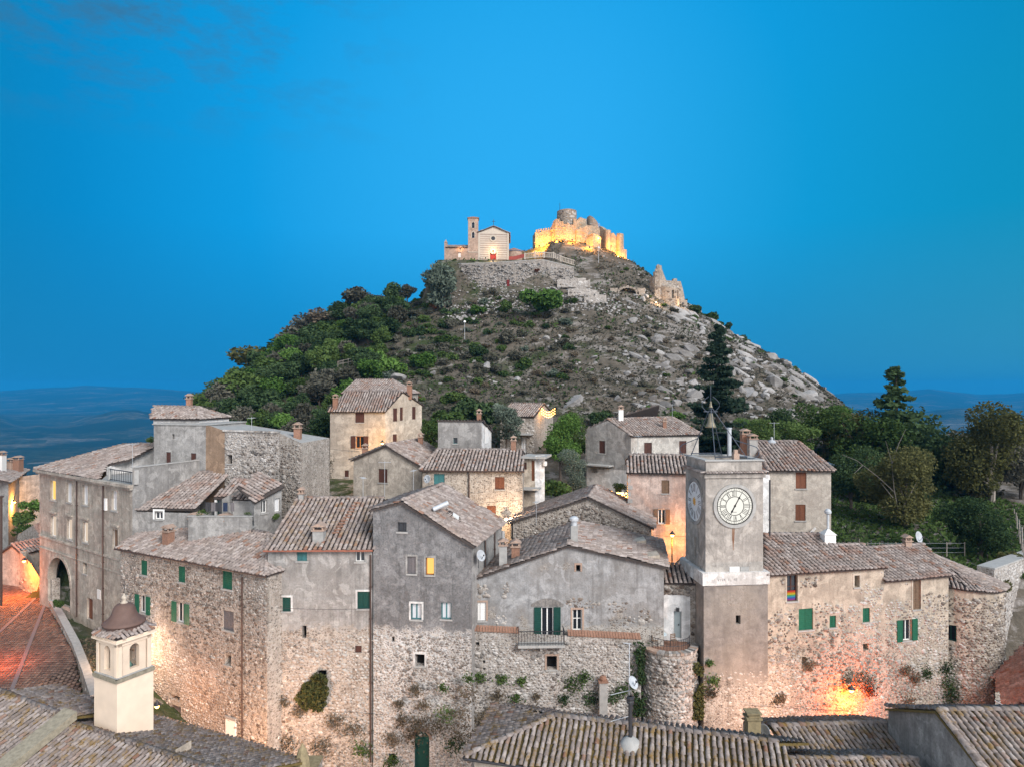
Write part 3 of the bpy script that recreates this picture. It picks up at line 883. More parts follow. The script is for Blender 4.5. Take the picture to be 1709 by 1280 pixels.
# ---------------------------------------------------------------- street on the left
def mat_paving():
    m, t = new_mat('street_paving')
    g = t('ShaderNodeNewGeometry'); oi = g.outputs['Random Per Island']; n = t.noise(g.outputs['Position'], 5.0, 4, 0.6); n1 = t.noise(g.outputs['Position'], 0.5, 4, 0.6)
    c = t.ramp(oi, [(0.0, (0.09, 0.052, 0.04)), (0.5, (0.16, 0.095, 0.07)), (1.0, (0.23, 0.15, 0.115))])
    c = t.mix(t.ramp(n1, [(0.4, 0.5), (0.65, 0.0)]), c, (0.07, 0.055, 0.048))
    principled(t, c, 0.75, n, 0.3, 0.02, 0.35)
    return m
M_PAVE = mat_paving()
# ---------------------------------------------------------------- vegetation
LEAFSETS = {
    'dark': [(0.016, 0.030, 0.014), (0.028, 0.050, 0.022), (0.050, 0.078, 0.034)],
    'mid': [(0.022, 0.042, 0.014), (0.042, 0.072, 0.022), (0.075, 0.112, 0.035)],
    'fresh': [(0.028, 0.062, 0.014), (0.052, 0.108, 0.024), (0.09, 0.155, 0.04)],
    'olive': [(0.045, 0.062, 0.048), (0.075, 0.098, 0.076), (0.115, 0.14, 0.11)],
    'dry': [(0.05, 0.042, 0.028), (0.092, 0.076, 0.055), (0.14, 0.115, 0.085)],
    'grey': [(0.035, 0.036, 0.026), (0.062, 0.062, 0.048), (0.10, 0.098, 0.078)],
    'fir': [(0.010, 0.020, 0.014), (0.018, 0.032, 0.022), (0.030, 0.048, 0.032)],
    'rust': [(0.07, 0.028, 0.018), (0.12, 0.05, 0.03), (0.17, 0.085, 0.05)],
    'walnut': [(0.030, 0.036, 0.012), (0.055, 0.060, 0.022), (0.088, 0.086, 0.036)],
}
M_LEAF = {k: mat_leaf('leaves_' + k, [sc3(q, 1.5 if k in ('dry', 'grey', 'fir') else 1.55) for q in v]) for k, v in LEAFSETS.items()}

def leaf_quads(C, size, rng, up=0.25, aspect=1.6):
    """C (N,3) leaf centres -> quads with loose orientation"""
    N = len(C); a = rng.normal(size=(N, 3)); a /= np.linalg.norm(a, axis=1)[:, None]
    b = rng.normal(size=(N, 3)); b -= a * (a * b).sum(1)[:, None]; b /= np.linalg.norm(b, axis=1)[:, None]
    s = size * rng.uniform(0.6, 1.35, N)[:, None]
    u = a * s * 0.5 * aspect; v = b * s * 0.5
    V = np.stack([C - u, C - v * 0.9, C + u, C + v * 0.9], 1).reshape(-1, 3)
    return V, np.arange(N * 4).reshape(N, 4)

def crown_points(rng, blobs, N, shell=0.55, gaps=0.0):
    """points clumped near the surface of several lobes"""
    w = np.array([b[3] * b[4] * b[5] for b in blobs]) ** 0.66; w /= w.sum()
    pick = rng.choice(len(blobs), N, p=w); B = np.array(blobs)[pick]
    d = rng.normal(size=(N, 3)); d /= np.linalg.norm(d, axis=1)[:, None]
    r = shell + (1 - shell) * rng.random(N) ** 0.6
    # clumping: push some directions in, others out
    cl = np.array([fbm(d[:, 0] * 2.3 + pick * 7.1, d[:, 1] * 2.3 + d[:, 2] * 3.1, 61, 3)])[0]
    r = r * (1.0 + 0.75 * cl)
    p = B[:, :3] + d * B[:, 3:6] * r[:, None]
    if gaps: p = p[cl > -0.28 * (1 - gaps)]
    return p

def proto_tree(seed, kind='broad'):
    """unit crown: about 1 high, base at z=0 ; returns (trunk mesh data, crown mesh data)"""
    r = np.random.default_rng(seed); tb = MB()
    if kind in ('broad', 'tall', 'olive'):
        W = {'broad': 0.42, 'tall': 0.26, 'olive': 0.46}[kind]; z0 = {'broad': 0.62, 'tall': 0.58, 'olive': 0.6}[kind]
        nb = 9 if kind != 'tall' else 11; blobs = []
        for k in range(nb):
            a = r.uniform(0, 6.28); q = r.uniform(0.25, 0.85) * W; zz = z0 + r.uniform(-0.32, 0.24) * (1.0 if kind == 'broad' else 1.25)
            q *= max(0.35, 1 - abs(zz - z0) * 1.6); s = r.uniform(0.13, 0.22)
            blobs.append((math.cos(a) * q, math.sin(a) * q, zz, s, s, s * 0.8))
        blobs.append((0, 0, z0, W * 0.55, W * 0.55, 0.26))
        tb.tube([(0, 0, -0.06), (0.01, 0.0, 0.2), (0.0, 0.01, z0)], 0.028, 6, 0.012)
        for k in range(4):
            b = blobs[k]; tb.tube([(0, 0, 0.18 + 0.06 * k), (b[0] * .5, b[1] * .5, (0.2 + b[2]) * .55), b[:3]], 0.014, 5, 0.004)
        return tb, lambda rr, N: crown_points(rr, blobs, N, 0.5)
    if kind == 'bush':
        blobs = []
        for k in range(8):
            a = r.uniform(0, 6.28); q = r.uniform(0.1, 0.62); blobs.append((math.cos(a) * q, math.sin(a) * q, r.uniform(0.15, 0.62) * (1 - q * 0.55), *([r.uniform(0.2, 0.36)] * 2), r.uniform(0.2, 0.34)))
        tb.tube([(0, 0, -0.1), (0, 0.02, 0.4)], 0.03, 5, 0.015)
        return tb, lambda rr, N: crown_points(rr, blobs, N, 0.5)
    if kind == 'fir':
        tb.tube([(0, 0, -0.04), (0, 0, 0.5), (0, 0, 0.98)], 0.022, 6, 0.003)
        br = []
        for k in range(110):
            zz = r.uniform(0.06, 0.985); L = (0.27 * (1 - zz) ** 0.8 + 0.012) * r.uniform(0.6, 1.12); a = r.uniform(0, 6.28); br.append((zz, L, a))
        for zz, L, a in br[:45]:
            tb.tube([(0, 0, zz), (math.cos(a) * L * .9, math.sin(a) * L * .9, zz - 0.05 * L)], 0.004, 4, 0.001)
        def pts(rr, N):
            k = rr.integers(0, len(br), N); B = np.array(br)[k]; s = rr.random(N) ** 0.8
            w = 0.09 * B[:, 1] + 0.008
            x = np.cos(B[:, 2]) * B[:, 1] * s + rr.normal(0, 1, N) * w * np.abs(np.sin(B[:, 2])); y = np.sin(B[:, 2]) * B[:, 1] * s + rr.normal(0, 1, N) * w * np.abs(np.cos(B[:, 2]))
            z = B[:, 0] - 0.28 * B[:, 1] * s + 0.22 * B[:, 1] * s * s + rr.normal(0, 0.006, N)
            return np.stack([x, y, z], 1)
        return tb, pts
    if kind == 'airy':      # tall loose tree of separate foliage pads on limbs
        blobs = []; tb.tube([(0, 0, -0.05), (0.015, 0, 0.35), (-0.01, 0.01, 0.7), (0, 0, 0.95)], 0.022, 6, 0.004)
        for k in range(64):
            zz = r.uniform(0.25, 0.98); a = r.uniform(0, 6.28); q = r.uniform(0.15, 1.0) * 0.28 * (1.02 - zz) ** 0.85; s = r.uniform(0.03, 0.06) * (1.3 - .75 * zz)
            p = (math.cos(a) * q, math.sin(a) * q, zz); blobs.append((*p, s, s, s * 0.7)); tb.tube([(0, 0, zz - 0.07), p], 0.007, 4, 0.002)
        return tb, lambda rr, N: crown_points(rr, blobs, N, 0.3)

TREE_CACHE = {}
def tree_data(kind, seed, leaf, n, mat, bark):
    key = (kind, seed, leaf, n, mat, bark)
    if key not in TREE_CACHE:
        tb, fn = proto_tree(seed, kind); rr = np.random.default_rng(seed + 100)
        C = fn(rr, n); V, Fc = leaf_quads(C, leaf, rr)
        me = np_mesh('crown', V, Fc, M_LEAF[mat])
        tm = bpy.data.meshes.new('trunk'); tm.from_pydata(tb.v, [], tb.f); tm.materials.append(MATS[bark]); tm.update()
        TREE_CACHE[key] = (tm, me)
    return TREE_CACHE[key]

def tree(name, label, loc, height, kind='broad', seed=1, leaf=0.05, n=1500, mat='mid', bark='bark', width=1.0, group=None, cat='tree', rz=None):
    tm, cm = tree_data(kind, seed, leaf, n, mat, bark)
    rz = random.uniform(0, 6.28) if rz is None else rz
    root = bpy.data.objects.new(name, None); root.location = loc; root.rotation_euler = (0, 0, rz); root.scale = (height * width, height * width, height); root.empty_display_size = 0.2
    link(root); tag(root, label, cat, group)
    link(bpy.data.objects.new('trunk', tm), root); link(bpy.data.objects.new('crown', cm), root)
    return root

def bush(label, loc, size, seed=1, leaf=0.16, n=500, mat='mid', group=None, flat=0.8, name='bush', cat='bush'):
    key = ('b', seed, leaf, n, mat)
    if key not in TREE_CACHE:
        tb, fn = proto_tree(seed, 'bush'); rr = np.random.default_rng(seed + 300); V, Fc = leaf_quads(fn(rr, n), leaf, rr)
        TREE_CACHE[key] = np_mesh('bush', V, Fc, M_LEAF[mat])
    o = bpy.data.objects.new(name, TREE_CACHE[key]); o.location = loc; o.scale = (size, size, size * flat); o.rotation_euler = (0, 0, random.uniform(0, 6.28))
    link(o); return tag(o, label, cat, group)
# ---------------------------------------------------------------- the town: generic house bodies
def eave_house(H, fac, ze, pitch, ridgeL, ridgeR, zb, mat, over=0.28, side=0.18, singles=0, back=True, sides='lr', smat=None, ridge=True):
    sl = Slope(fac.pt(-side, ze, over), fac.pt(fac.len + side, ze, over), pitch)
    R1, R2 = sl.hit(*ridgeL), sl.hit(*ridgeR); uv1, uv2 = sl.uv(R1), sl.uv(R2)
    rv = (uv1[1] + uv2[1]) / 2; R1 = sl.at(uv1[0], rv); R2 = sl.at(uv2[0], rv); L = fac.len + 2 * side
    H.slope(sl, [sl.at(0, 0), sl.at(L, 0), R2, R1], singles)
    b = Vector((-fac.n.x, -fac.n.y, 0)); p = math.radians(pitch); run = rv * math.cos(p); dz = rv * math.sin(p)
    z0 = ze + over * math.tan(p) - 0.13
    H.wall(fac, zb, [(0, z0), (fac.len, z0)], mat)
    dep = 2 * (run - over)
    if back:
        E1 = sl.at(0, 0) + b * 2 * run; E2 = sl.at(L, 0) + b * 2 * run
        bs = Slope(E2, E1, through=R1); H.slope(bs, [E2, E1, R1, R2])
    A2 = fac.a - fac.n * dep; B2 = fac.b - fac.n * dep; sm = smat or mat; zr = z0 + (run - over) * math.tan(p)
    hipL, hipR = uv1[0] > 0.6, uv2[0] < L - 0.6
    f = Facade(A2, fac.a)
    if 'l' in sides: H.wall(f, zb, [(0, z0), (dep, z0)] if hipL else [(0, z0), (dep / 2, zr), (dep, z0)], sm)
    f2 = Facade(fac.b, B2)
    if 'r' in sides: H.wall(f2, zb, [(0, z0), (dep, z0)] if hipR else [(0, z0), (dep / 2, zr), (dep, z0)], sm)
    H.plain_wall(B2, A2, zb, z0, z0, sm)
    if hipL: E1 = sl.at(0, 0) + b * 2 * run; hs = Slope(E1, sl.at(0, 0), through=R1); H.slope(hs, [E1, sl.at(0, 0), R1]); H.ridge(sl.at(0, 0), R1)
    if hipR: E2 = sl.at(L, 0) + b * 2 * run; hs = Slope(sl.at(L, 0), E2, through=R2); H.slope(hs, [sl.at(L, 0), E2, R2]); H.ridge(sl.at(L, 0), R2)
    if ridge: H.ridge(R1, R2)
    H.sl = sl; H.fr = f2
    return sl

def gable_house(H, fac, eL, ap, eR, depth, zb, mat, over=0.22, side=0.25, singles=0, smat=None, ridge=True, skew=0.0):
    """gable towards the viewer; eL, ap, eR = pixels on the facade plane"""
    uL, zL = fac.uz(*eL); ua, za = fac.uz(*ap); uR, zR = fac.uz(*eR); b = Vector((-fac.n.x + skew, -fac.n.y, 0)).normalized()
    A0 = fac.pt(ua, za, over); A1 = A0 + b * (depth + over * 2)
    def ext(u, z, s):   # push the eave outwards along the slope
        k = (z - za) / (u - ua); return fac.pt(u + s, z + k * s, over)
    L0 = ext(uL, zL, -side); R0 = ext(uR, zR, side); L1 = L0 + b * (depth + over * 2); R1 = R0 + b * (depth + over * 2)
    ls = Slope(L1, L0, through=A0); H.slope(ls, [L1, L0, A0, A1], singles)
    rs = Slope(R0, R1, through=A0); H.slope(rs, [R0, R1, A1, A0], singles)
    if ridge: H.ridge(A0, A1)
    t = 0.13
    H.wall(fac, zb, [(uL, zL - t), (ua, za - t), (uR, zR - t)], mat, u0=max(0, uL) if uL > -0.5 else 0, u1=uR)
    sm = smat or mat; pL = fac.pt(uL, 0); pR = fac.pt(uR, 0); bb = b * depth
    H.fl = Facade((pL + bb).xy, pL.xy); H.wall(H.fl, zb, [(0, zL - t), (depth, zL - t)], sm)
    H.fr = Facade(pR.xy, (pR + bb).xy); H.fr_top = zR - t; H.fr_zb = zb; H.fr_mat = sm
    fb = Facade((pR + bb).xy, (pL + bb).xy); H.wall(fb, zb, [(0, zR - t), (uR - ua, za - t), (uR - uL, zL - t)], sm)
    H.ls, H.rs = ls, rs
    return ls, rs

GW = 'houses of the old town'
PL_GREY = mat_wall('grey_render', (0.315, 0.31, 0.30), (0.21, 0.205, 0.20))
PL_BEIGE = mat_wall('beige_render', (0.42, 0.385, 0.335), (0.30, 0.27, 0.235), streak=0.4)
PL_PINK = mat_wall('pink_render', (0.50, 0.395, 0.345), (0.31, 0.25, 0.225), streak=0.5)
PL_CREAM = mat_wall('cream_render', (0.48, 0.425, 0.355), (0.34, 0.29, 0.235), streak=0.4)
PL_WHITE = mat_wall('limewashed_wall', (0.62, 0.62, 0.61), (0.45, 0.44, 0.43), streak=0.3, fine=0.2)
PL_PALAZ = mat_wall('palazzo_render', (0.43, 0.39, 0.335), (0.30, 0.265, 0.23), streak=0.55)
PL_ROUGH = mat_wall('rough_grey_render', (0.215, 0.205, 0.195), (0.145, 0.138, 0.13), streak=0.45, fine=0.6)

# ---- left palazzo ------------------------------------------------------------------
fa = Facade.px(66, 66.0, 221, 55.2)
H = House('palazzo', 'three storey beige palazzo with tall windows and an arched porch beside the street', 'palazzo', drop(*fa.a), GW)
zt = fa.uz(66, 786)[1]
for cx_, cy_, k in ((89, 818, 'lit'), (115.5, 822, 'curtain'), (142.5, 826, 'curtain'), (191, 835, 'curtain')):
    H.window(fa, cx_, cy_, 9, 33, k, surround=PL_BEIGE, sill=True, label='lit yellow window' if k == 'lit' else None)
for cx_, cy_, k in ((89.5, 878, 'lit'), (116.5, 883, 'lit'), (143, 888, 'lit'), (192.5, 900, 'door')):
    o = H.window(fa, cx_, cy_, 9, 34, k, M_LITW if k == 'lit' else M_WOOD, surround=PL_BEIGE, label='pale lit window' if k == 'lit' else None)
    u, z = fa.uz(cx_, cy_ - 22); mb = MB(); fa.box(mb, u - 0.62, u + 0.62, z, z + 0.16, 0, 0.16); fa.box(mb, u - 0.5, u + 0.5, z - 0.12, z, 0, 0.08); H.part('lintel', mb, PL_BEIGE, o)
H.window(fa, 142, 948, 6.5, 19, 'hole'); H.window(fa, 150, 1016, 9.5, 36, 'door', M_RUST, fcol=M_CONC)
# arch
ua0, _ = fa.uz(80, 960); ua1, _ = fa.uz(117, 960); _, zat = fa.uz(98, 930); _, zab = fa.uz(98, 1012); ur = (ua1 - ua0) / 2; uc = (ua0 + ua1) / 2; zs = zat - ur
fa.holes.append((ua0, zab, ua1, zat, 0.7))
H.wall(fa, -24.0, [(0, zt), (fa.len, zt)], PL_PALAZ)
mb = H.wmb(PL_PALAZ); N = 10
for sgn in (-1, 1):
    for k in range(N):
        a0, a1 = math.pi / 2 * k / N, math.pi / 2 * (k + 1) / N
        p = (uc + sgn * ur * math.cos(a0), zs + ur * math.sin(a0)); q = (uc + sgn * ur * math.cos(a1), zs + ur * math.sin(a1))
        mb.quad(fa.pt(*p), fa.pt(*q), fa.pt(q[0], zat), fa.pt(p[0], zat)); mb.quad(fa.pt(*p), fa.pt(*q), fa.pt(*q, -0.7), fa.pt(*p, -0.7))
mb = MB()
fa.box(mb, ua0 - 0.1, ua1 + 0.1, zab - 2, zat + 0.1, -3.2, -3.0); H.part('porch_back_wall', mb, M_RUB)
for sgn in (-1, 1): mb = MB(); fa.box(mb, uc + sgn * (ur - 0.16) - 0.18, uc + sgn * (ur - 0.16) + 0.18, zab - 2, zs, -0.9, -0.2); H.part('porch_pier', mb, M_RUB)
for k in range(13):
    a0 = math.pi * k / 13; a1 = math.pi * (k + 1) / 13 - 0.02; mb = MB()
    pts = [(uc + r * math.cos(a), zs + r * math.sin(a)) for r, a in ((ur, a0), (ur + .32, a0), (ur + .32, a1), (ur, a1))]
    mb.hexa([fa.pt(*p, -0.03) for p in pts], [fa.pt(*p, 0.05) for p in pts]); H.part('arch_stone', mb, PL_BEIGE)
mb = MB()
for y_, w_, d_ in ((894, .18, .10), (913, .10, .06)):
    _, z = fa.uz(66, y_); fa.box(mb, 0, fa.len, z, z + w_, 0, d_)
H.part('string_course', mb, PL_BEIGE)
mb = MB(); fa.box(mb, -0.35, fa.len + 0.15, zt - 0.02, zt + 0.2, 0, 0.45); fa.box(mb, -0.25, fa.len + 0.1, zt - 0.22, zt - 0.02, 0, 0.25); H.part('cornice', mb, PL_BEIGE)
H.pipe(fa, 129.6, 792, 1028); H.pipe(fa, 173.6, 802, 1046)
mb = MB(); u, z = fa.uz(165.6, 991); fa.box(mb, u - .3, u + .3, z - .4, z + .4, 0, .05); H.part('plaque', mb, M_WHITE)
mb = MB(); u, z = fa.uz(178, 841); fa.box(mb, u - .14, u + .14, z - .5, z + .5, 0, .16); H.part('meter_box', mb, M_WHITE)
H.shell(fa, 11, -24.0, zt, zt, PL_PALAZ, 'l')
eA = fa.pt(-0.3, zt + 0.2, 0.35); eB = fa.pt(fa.uz(168, 790)[0], zt + 0.2, 0.2)
sl = Slope(eA, eB, 17)
R1, R2 = sl.hit(205, 743), sl.hit(266, 741)
H.slope(sl, [eA, eB, sl.hit(178, 776), sl.hit(214, 768), R2, R1]); H.ridge(R1, R2); H.ridge(eA, R1)
b = Vector((-fa.n.x, -fa.n.y, 0)); E1 = eA + b * 12; hs = Slope(E1, eA, through=R1); H.slope(hs, [E1, eA, R1]); E2 = R2 + b * 6 - Z * 1.8; bs = Slope(E2, E1, through=R1); H.slope(bs, [E2, E1, R1, R2])
# white gable wall beside the roof terrace
gA = sl.hit(178, 777); gB = R2
f = Facade(gA.xy, gB.xy); H.window(f, 261, 766, 8, 20, 'closed', M_GREYW, sill=False)
H.wall(f, zt - 1.2, [(0, gA.z - 0.15), (f.len, gB.z - 0.15)], PL_WHITE)
# terrace with railing, parapet wall
f2 = Facade.px(221, 55.2, 333, 61.2); zp = fa.uz(221, 788)[1] + 0.35
H.wall(f2, -24, [(0, zp), (f2.len, zp + 0.15)], PL_GREY)
mb = MB(); f2.box(mb, -0.05, f2.len, zp, zp + 0.08, -0.3, 0.06); H.part('coping', mb, M_CONC)
mb = MB(); mb.quad(fa.pt(fa.uz(168, 790)[0], zt + 0.1), fa.pt(fa.len, zt + 0.1), f2.pt(f2.len, zt + 0.1), Vector((gB.x, gB.y, zt + 0.1)), Vector((gA.x, gA.y, zt + 0.1))); H.part('terrace_floor', mb, M_CONC)
ru0 = fa.uz(176, 790)[0]; mb = MB()
for k in range(16): fa.box(mb, ru0 + (fa.len - ru0) * k / 15 - .015, ru0 + (fa.len - ru0) * k / 15 + .015, zt + 0.2, zt + 1.15, -.32, -.29)
fa.box(mb, ru0, fa.len, zt + 1.1, zt + 1.16, -.34, -.27); fa.box(mb, ru0, fa.len, zt + 0.25, zt + .29, -.33, -.28)
H.part('terrace_railing', mb, M_METAL)
mb = MB(); fa.box(mb, ru0 - .12, ru0 + .12, zt + .2, zt + 1.25, -.45, -.2); H.part('terrace_pier', mb, M_CONC); mb = MB(); fa.box(mb, fa.len - .2, fa.len + .1, zt + .2, zt + 1.35, -.45, -.1); H.part('terrace_pier', mb, M_CONC)
H.finish()

# ---- tall grey block with small top house, stone block to its right -------------------
fc = Facade.px(256.7, 62.6, 343.5, 61.4)
H = House('tower_house', 'tall grey rendered house block with a small tiled attic above the palazzo terrace', 'house', drop(*fc.a), GW)
zc = fc.uz(300, 709)[1]
H.window(fc, 289, 728, 4, 8, 'hole'); H.window(fc, 281, 764, 8, 20, 'closed', M_BROWN); H.window(fc, 322.6, 763, 9, 14, 'closed', M_BROWN)
H.wall(fc, -20, [(0, zc), (fc.len, zc)], PL_GREY); H.shell(fc, 6, -20, zc, zc, PL_GREY, 'lrb')
mb = MB(); fc.box(mb, -.1, fc.len + .1, zc, zc + .1, -6, .1); H.part('roof_terrace', mb, M_CONC)
ft = Facade.px(256, 64.5, 332, 63.4); zt2 = ft.uz(290, 699)[1]
eave_house(H, ft, zt2, 22, (256, 680), (331, 680), zc, PL_WHITE, over=.25)
H.chimney(H.sl.hit(316, 678), .45, .7, 'brick')
H.finish()
fd = Facade.px(375, 60.4, 466, 58.6); fd0 = Facade.px(343.5, 61.4, 375, 60.4)
H = House('stone_house', 'big bare stone building with a curved roofless top behind the laundry terrace', 'house', drop(*fd.a), GW)
zl = fd.uz(375, 719)[1]; zr = fd.uz(466, 722)[1]
mb_ = mat_wall('brown_render', (0.34, 0.245, 0.175), (0.24, 0.17, 0.12))
H.wall(fd0, -20, [(0, zc), (fd0.len * .3, zc - .05), (fd0.len, zl)], mb_)
H.window(fd, 383, 766, 9, 15, 'hole')
H.wall(fd, -18, [(0, zl), (fd.len * .4, zl + .06), (fd.len, zr)], M_RUB_G)
H.rubble(fd, -12, zl - .1, cell=(.26, .19), fill=.85, mat=M_STONE_G, big=70)
fe = Facade(fd.b, XY(502.5, 57.4)); ze_ = fe.uz(502, 739)[1]; H.wall(fe, -18, [(0, zr), (fe.len, ze_)], M_RUB); H.rubble(fe, -13, zr - .8, mat=M_STONE, big=30)
fg = Facade(fe.b, fe.b + Vector((0.8, 6))); H.wall(fg, -18, [(0, ze_), (fg.len, ze_)], M_RUB)
f_ = Facade(fg.b, fd0.a + Vector((0, 6))); H.wall(f_, -18, [(0, ze_), (f_.len, zc)], M_RUB)
mb = MB(); mb.add([fd0.pt(0, zc - .02), fd.pt(0, zl - .02), fd.pt(fd.len, zr - .02), fe.pt(fe.len, ze_ - .02), fg.pt(fg.len, ze_ - .02), f_.pt(f_.len, zc - .02)], [(0, 1, 5), (1, 2, 4, 5), (2, 3, 4)]); H.part('flat_roof', mb, M_CONC)
for k in range(26):
    t_ = k / 26; p = fd.pt(fd.len * t_, zl + (zr - zl) * t_ + .05, -.1); mb = MB(); mb.box(p, (.32, .4, .14), random.uniform(-.2, .2)); H.part('coping_stone', mb, M_STONE_G)
H.chimney(Vector(fe.pt(fe.len * .45, (zr + ze_) / 2, -1.0)), .55, .75, 'brick')
H.finish()

# ---- house with pale sloping roof, and the laundry terrace house ------------------------
fh = Facade.px(226, 55.6, 331, 54.8)
H = House('terraced_house', 'low grey house with a pale patchy tiled roof and one white window', 'house', drop(*fh.a), GW)
H.tmat = M_TILE_R
ze = fh.uz(226, 852)[1]
H.window(fh, 265, 859, 14, 14, 'glass', fcol=M_WHITE, surround=M_WHITE)
sl = Slope(fh.pt(-.15, ze, .25), fh.pt(fh.len, ze, .25), 21)
H.slope(sl, [(222.7, 851), (323, 850), (388, 785), (329, 790)]); H.ridge(sl.hit(329, 790), sl.hit(388, 785)); H.ridge(sl.hit(323, 850), sl.hit(388, 785))
H.wall(fh, -18, [(0, ze - .05), (fh.len, ze - .05)], PL_GREY); H.shell(fh, 6.5, -18, ze - .05, ze - .05, PL_GREY, 'lrb')
H.finish()
fj = Facade.px(358, 55.6, 430, 55.4)
H = House('laundry_house', 'small white walled house with reddish roofs behind a laundry terrace', 'house', drop(*fj.a), GW)
H.tmat = M_TILE_R
ze = fj.uz(390, 833)[1]
H.window(fj, 369, 846, 15, 26, 'glass', fcol=M_DKGREEN, sill=False)
sl = Slope(fj.pt(-.1, ze, .3), fj.pt(fj.len + .1, ze, .3), 22)
H.slope(sl, [(356, 831), (430, 834), (448, 806), (391, 800)]); H.ridge(sl.hit(391, 800), sl.hit(448, 806))
H.wall(fj, -18, [(0, ze), (fj.len, ze)], PL_WHITE); H.shell(fj, 5, -18, ze, ze, PL_WHITE, 'lrb')
fk = Facade.px(424, 53.0, 470, 55.6); zk = fk.uz(424, 838)[1]
H.window(fk, 441, 845, 10, 21, 'glass', fcol=M_WHITE); H.window(fk, 463, 842, 9, 22, 'curtain', fcol=M_WHITE)
H.wall(fk, -18, [(0, zk), (fk.len, zk + .9)], PL_GREY); H.shell(fk, 3.5, -18, zk, zk + .9, PL_GREY, 'rb')
sl2 = Slope(fk.pt(-.2, zk, .25), fk.pt(fk.len + .2, zk + .9, .25), 20); H.slope(sl2, [sl2.at(0, 0), sl2.at(fk.len + .4, 0), sl2.at(fk.len + .4, 2.6), sl2.at(0.5, 2.6)])
fl = Facade.px(314, 52.6, 421, 52.4); zl_ = fl.uz(360, 862)[1]
H.wall(fl, -18, [(0, zl_), (fl.len, zl_)], PL_GREY)
mb = MB(); fl.box(mb, 0, fl.len, zl_ - .9, zl_ - .8, -3.2, -.02); H.part('terrace_floor', mb, M_CONC)
mb = MB(); fl.box(mb, -.05, fl.len, zl_, zl_ + .08, -.25, .05); H.part('coping', mb, M_CONC)
H.finish()
mb = MB(); fl.box(mb, 1.0, 4.3, zl_ + 1.02, zl_ + 1.04, -.42, -.4); lr = mb.build('washing_line', M_METAL, None, fl.pt(1, zl_)); tag(lr, 'thin washing line stretched over the roof terrace parapet', 'washing line')
for k, (px_, w_, m_) in enumerate(((343, .42, M_METAL), (352, .34, M_GREYW), (361, .5, M_METAL), (372, .35, mat_plain('dark_blue_cloth', (.02, .03, .06), .9)), (384, .3, M_GREYW))):
    u = fl.uz(px_, 850)[0]; mb = MB()
    pts = [(u - w_ / 2 + w_ * i / 4, .02 * math.sin(i * 2.1 + k)) for i in range(5)]
    for (a_, o_), (b_, p_) in zip(pts, pts[1:]): mb.hexa([fl.pt(a_, zl_ + .35, -.4 + o_), fl.pt(b_, zl_ + .35, -.4 + p_), fl.pt(b_, zl_ + 1.02, -.41), fl.pt(a_, zl_ + 1.02, -.41)], [fl.pt(a_, zl_ + .35, -.385 + o_), fl.pt(b_, zl_ + .35, -.385 + p_), fl.pt(b_, zl_ + 1.02, -.395), fl.pt(a_, zl_ + 1.02, -.395)])
    o = mb.build('laundry_cloth', m_, None, fl.pt(u, zl_)); tag(o, 'dark piece of laundry hanging on the terrace line', 'laundry', 'laundry drying on the roof terrace')
for px_, sz, lb in ((334, .8, 'bushy potted plant at the laundry terrace corner'), (408, .45, 'small green potted plant on the terrace parapet')):
    bush(lb, fl.pt(fl.uz(px_, 850)[0], zl_ + .05, -.5), sz, 3, .1, 260, 'mid', name='potted_plant', cat='plant')

# ---- stone house of the front row ------------------------------------------------------------
ff = Facade.px(201, 54.0, 446, 46.2)
H = House('front_stone_house', 'long stone house with green shutters and a brown drainpipe behind the bell tower', 'house', Vector((*ff.a, -24)), GW)
ze = ff.uz(201, 914)[1]
for a in ((240, 947, 11, 25), (303, 958, 12, 27), (379, 968, 17, 30)): H.window(ff, *a, 'closed', M_GREEN)
for a in ((239, 1008, 25, 29), (302, 1022, 29, 33)): H.window(ff, *a, 'open', M_GREEN)
H.window(ff, 381, 1035.5, 18, 33, 'closed', M_GREYW); H.window(ff, 380.5, 1101, 10, 17, 'hole'); H.window(ff, 292, 1164, 16, 8, 'hole', sill=False); H.window(ff, 294, 1199, 16, 44, 'door', M_GREYW, fcol=M_WOOD)
H.pipe(ff, 405.6, 962, 1246)
H.rubble(ff, -29, ze + .1, cell=(.24, .18), fill=.88, big=160, bigsz=1.35)
sl = eave_house(H, ff, ze, 21, (241, 877), (467, 877.5), -30, M_RUB, over=.3, sides='lr')
mb = MB(); u, z = ff.uz(386, 1215); ff.box(mb, u - .52, u + .52, z - .85, z + .62, 0, .07); H.part('white_plaque', mb, M_WHITE); mb = MB(); ff.box(mb, u - .55, u + .55, z + .66, z + .85, 0, .12); H.part('plaque_hood', mb, M_CONC)
H.gutter(ff.pt(-.2, ze - .02, .36), ff.pt(ff.len + .2, ze - .02, .36))
H.chimney(sl.hit(281, 908), .62, 1.0, 'brick', rz=-.4); H.chimney(sl.hit(374, 889), .8, 1.0, 'brick', rz=-.4); H.chimney(sl.hit(326, 880), .7, .7, 'pale', rz=-.4)
c = sl.hit(337, 889); mb = MB(); mb.box(c + Z * .25, (.75, .5, .95), -.4); o = H.part('dormer', mb, M_BRICKP, H.roofp())
fdm = Facade((c + Vector((-.34, -.3, 0))).xy, (c + Vector((.34, -.3 + .28 * -.9, 0))).xy)
mb = MB()
for a_ in ((.0, .1, -.22, .68), (.6, .7, -.22, .68), (.1, .6, .58, .68), (.1, .6, -.22, -.12)): fdm.box(mb, a_[0], a_[1], c.z + a_[2], c.z + a_[3], 0, .1)
o = H.part('window', mb, M_WHITE); o['label'] = 'white framed dormer window'
mb = MB(); fdm.box(mb, .1, .6, c.z - .12, c.z + .58, .01, .04); H.part('pane', mb, M_GLASS, o)
H.finish()

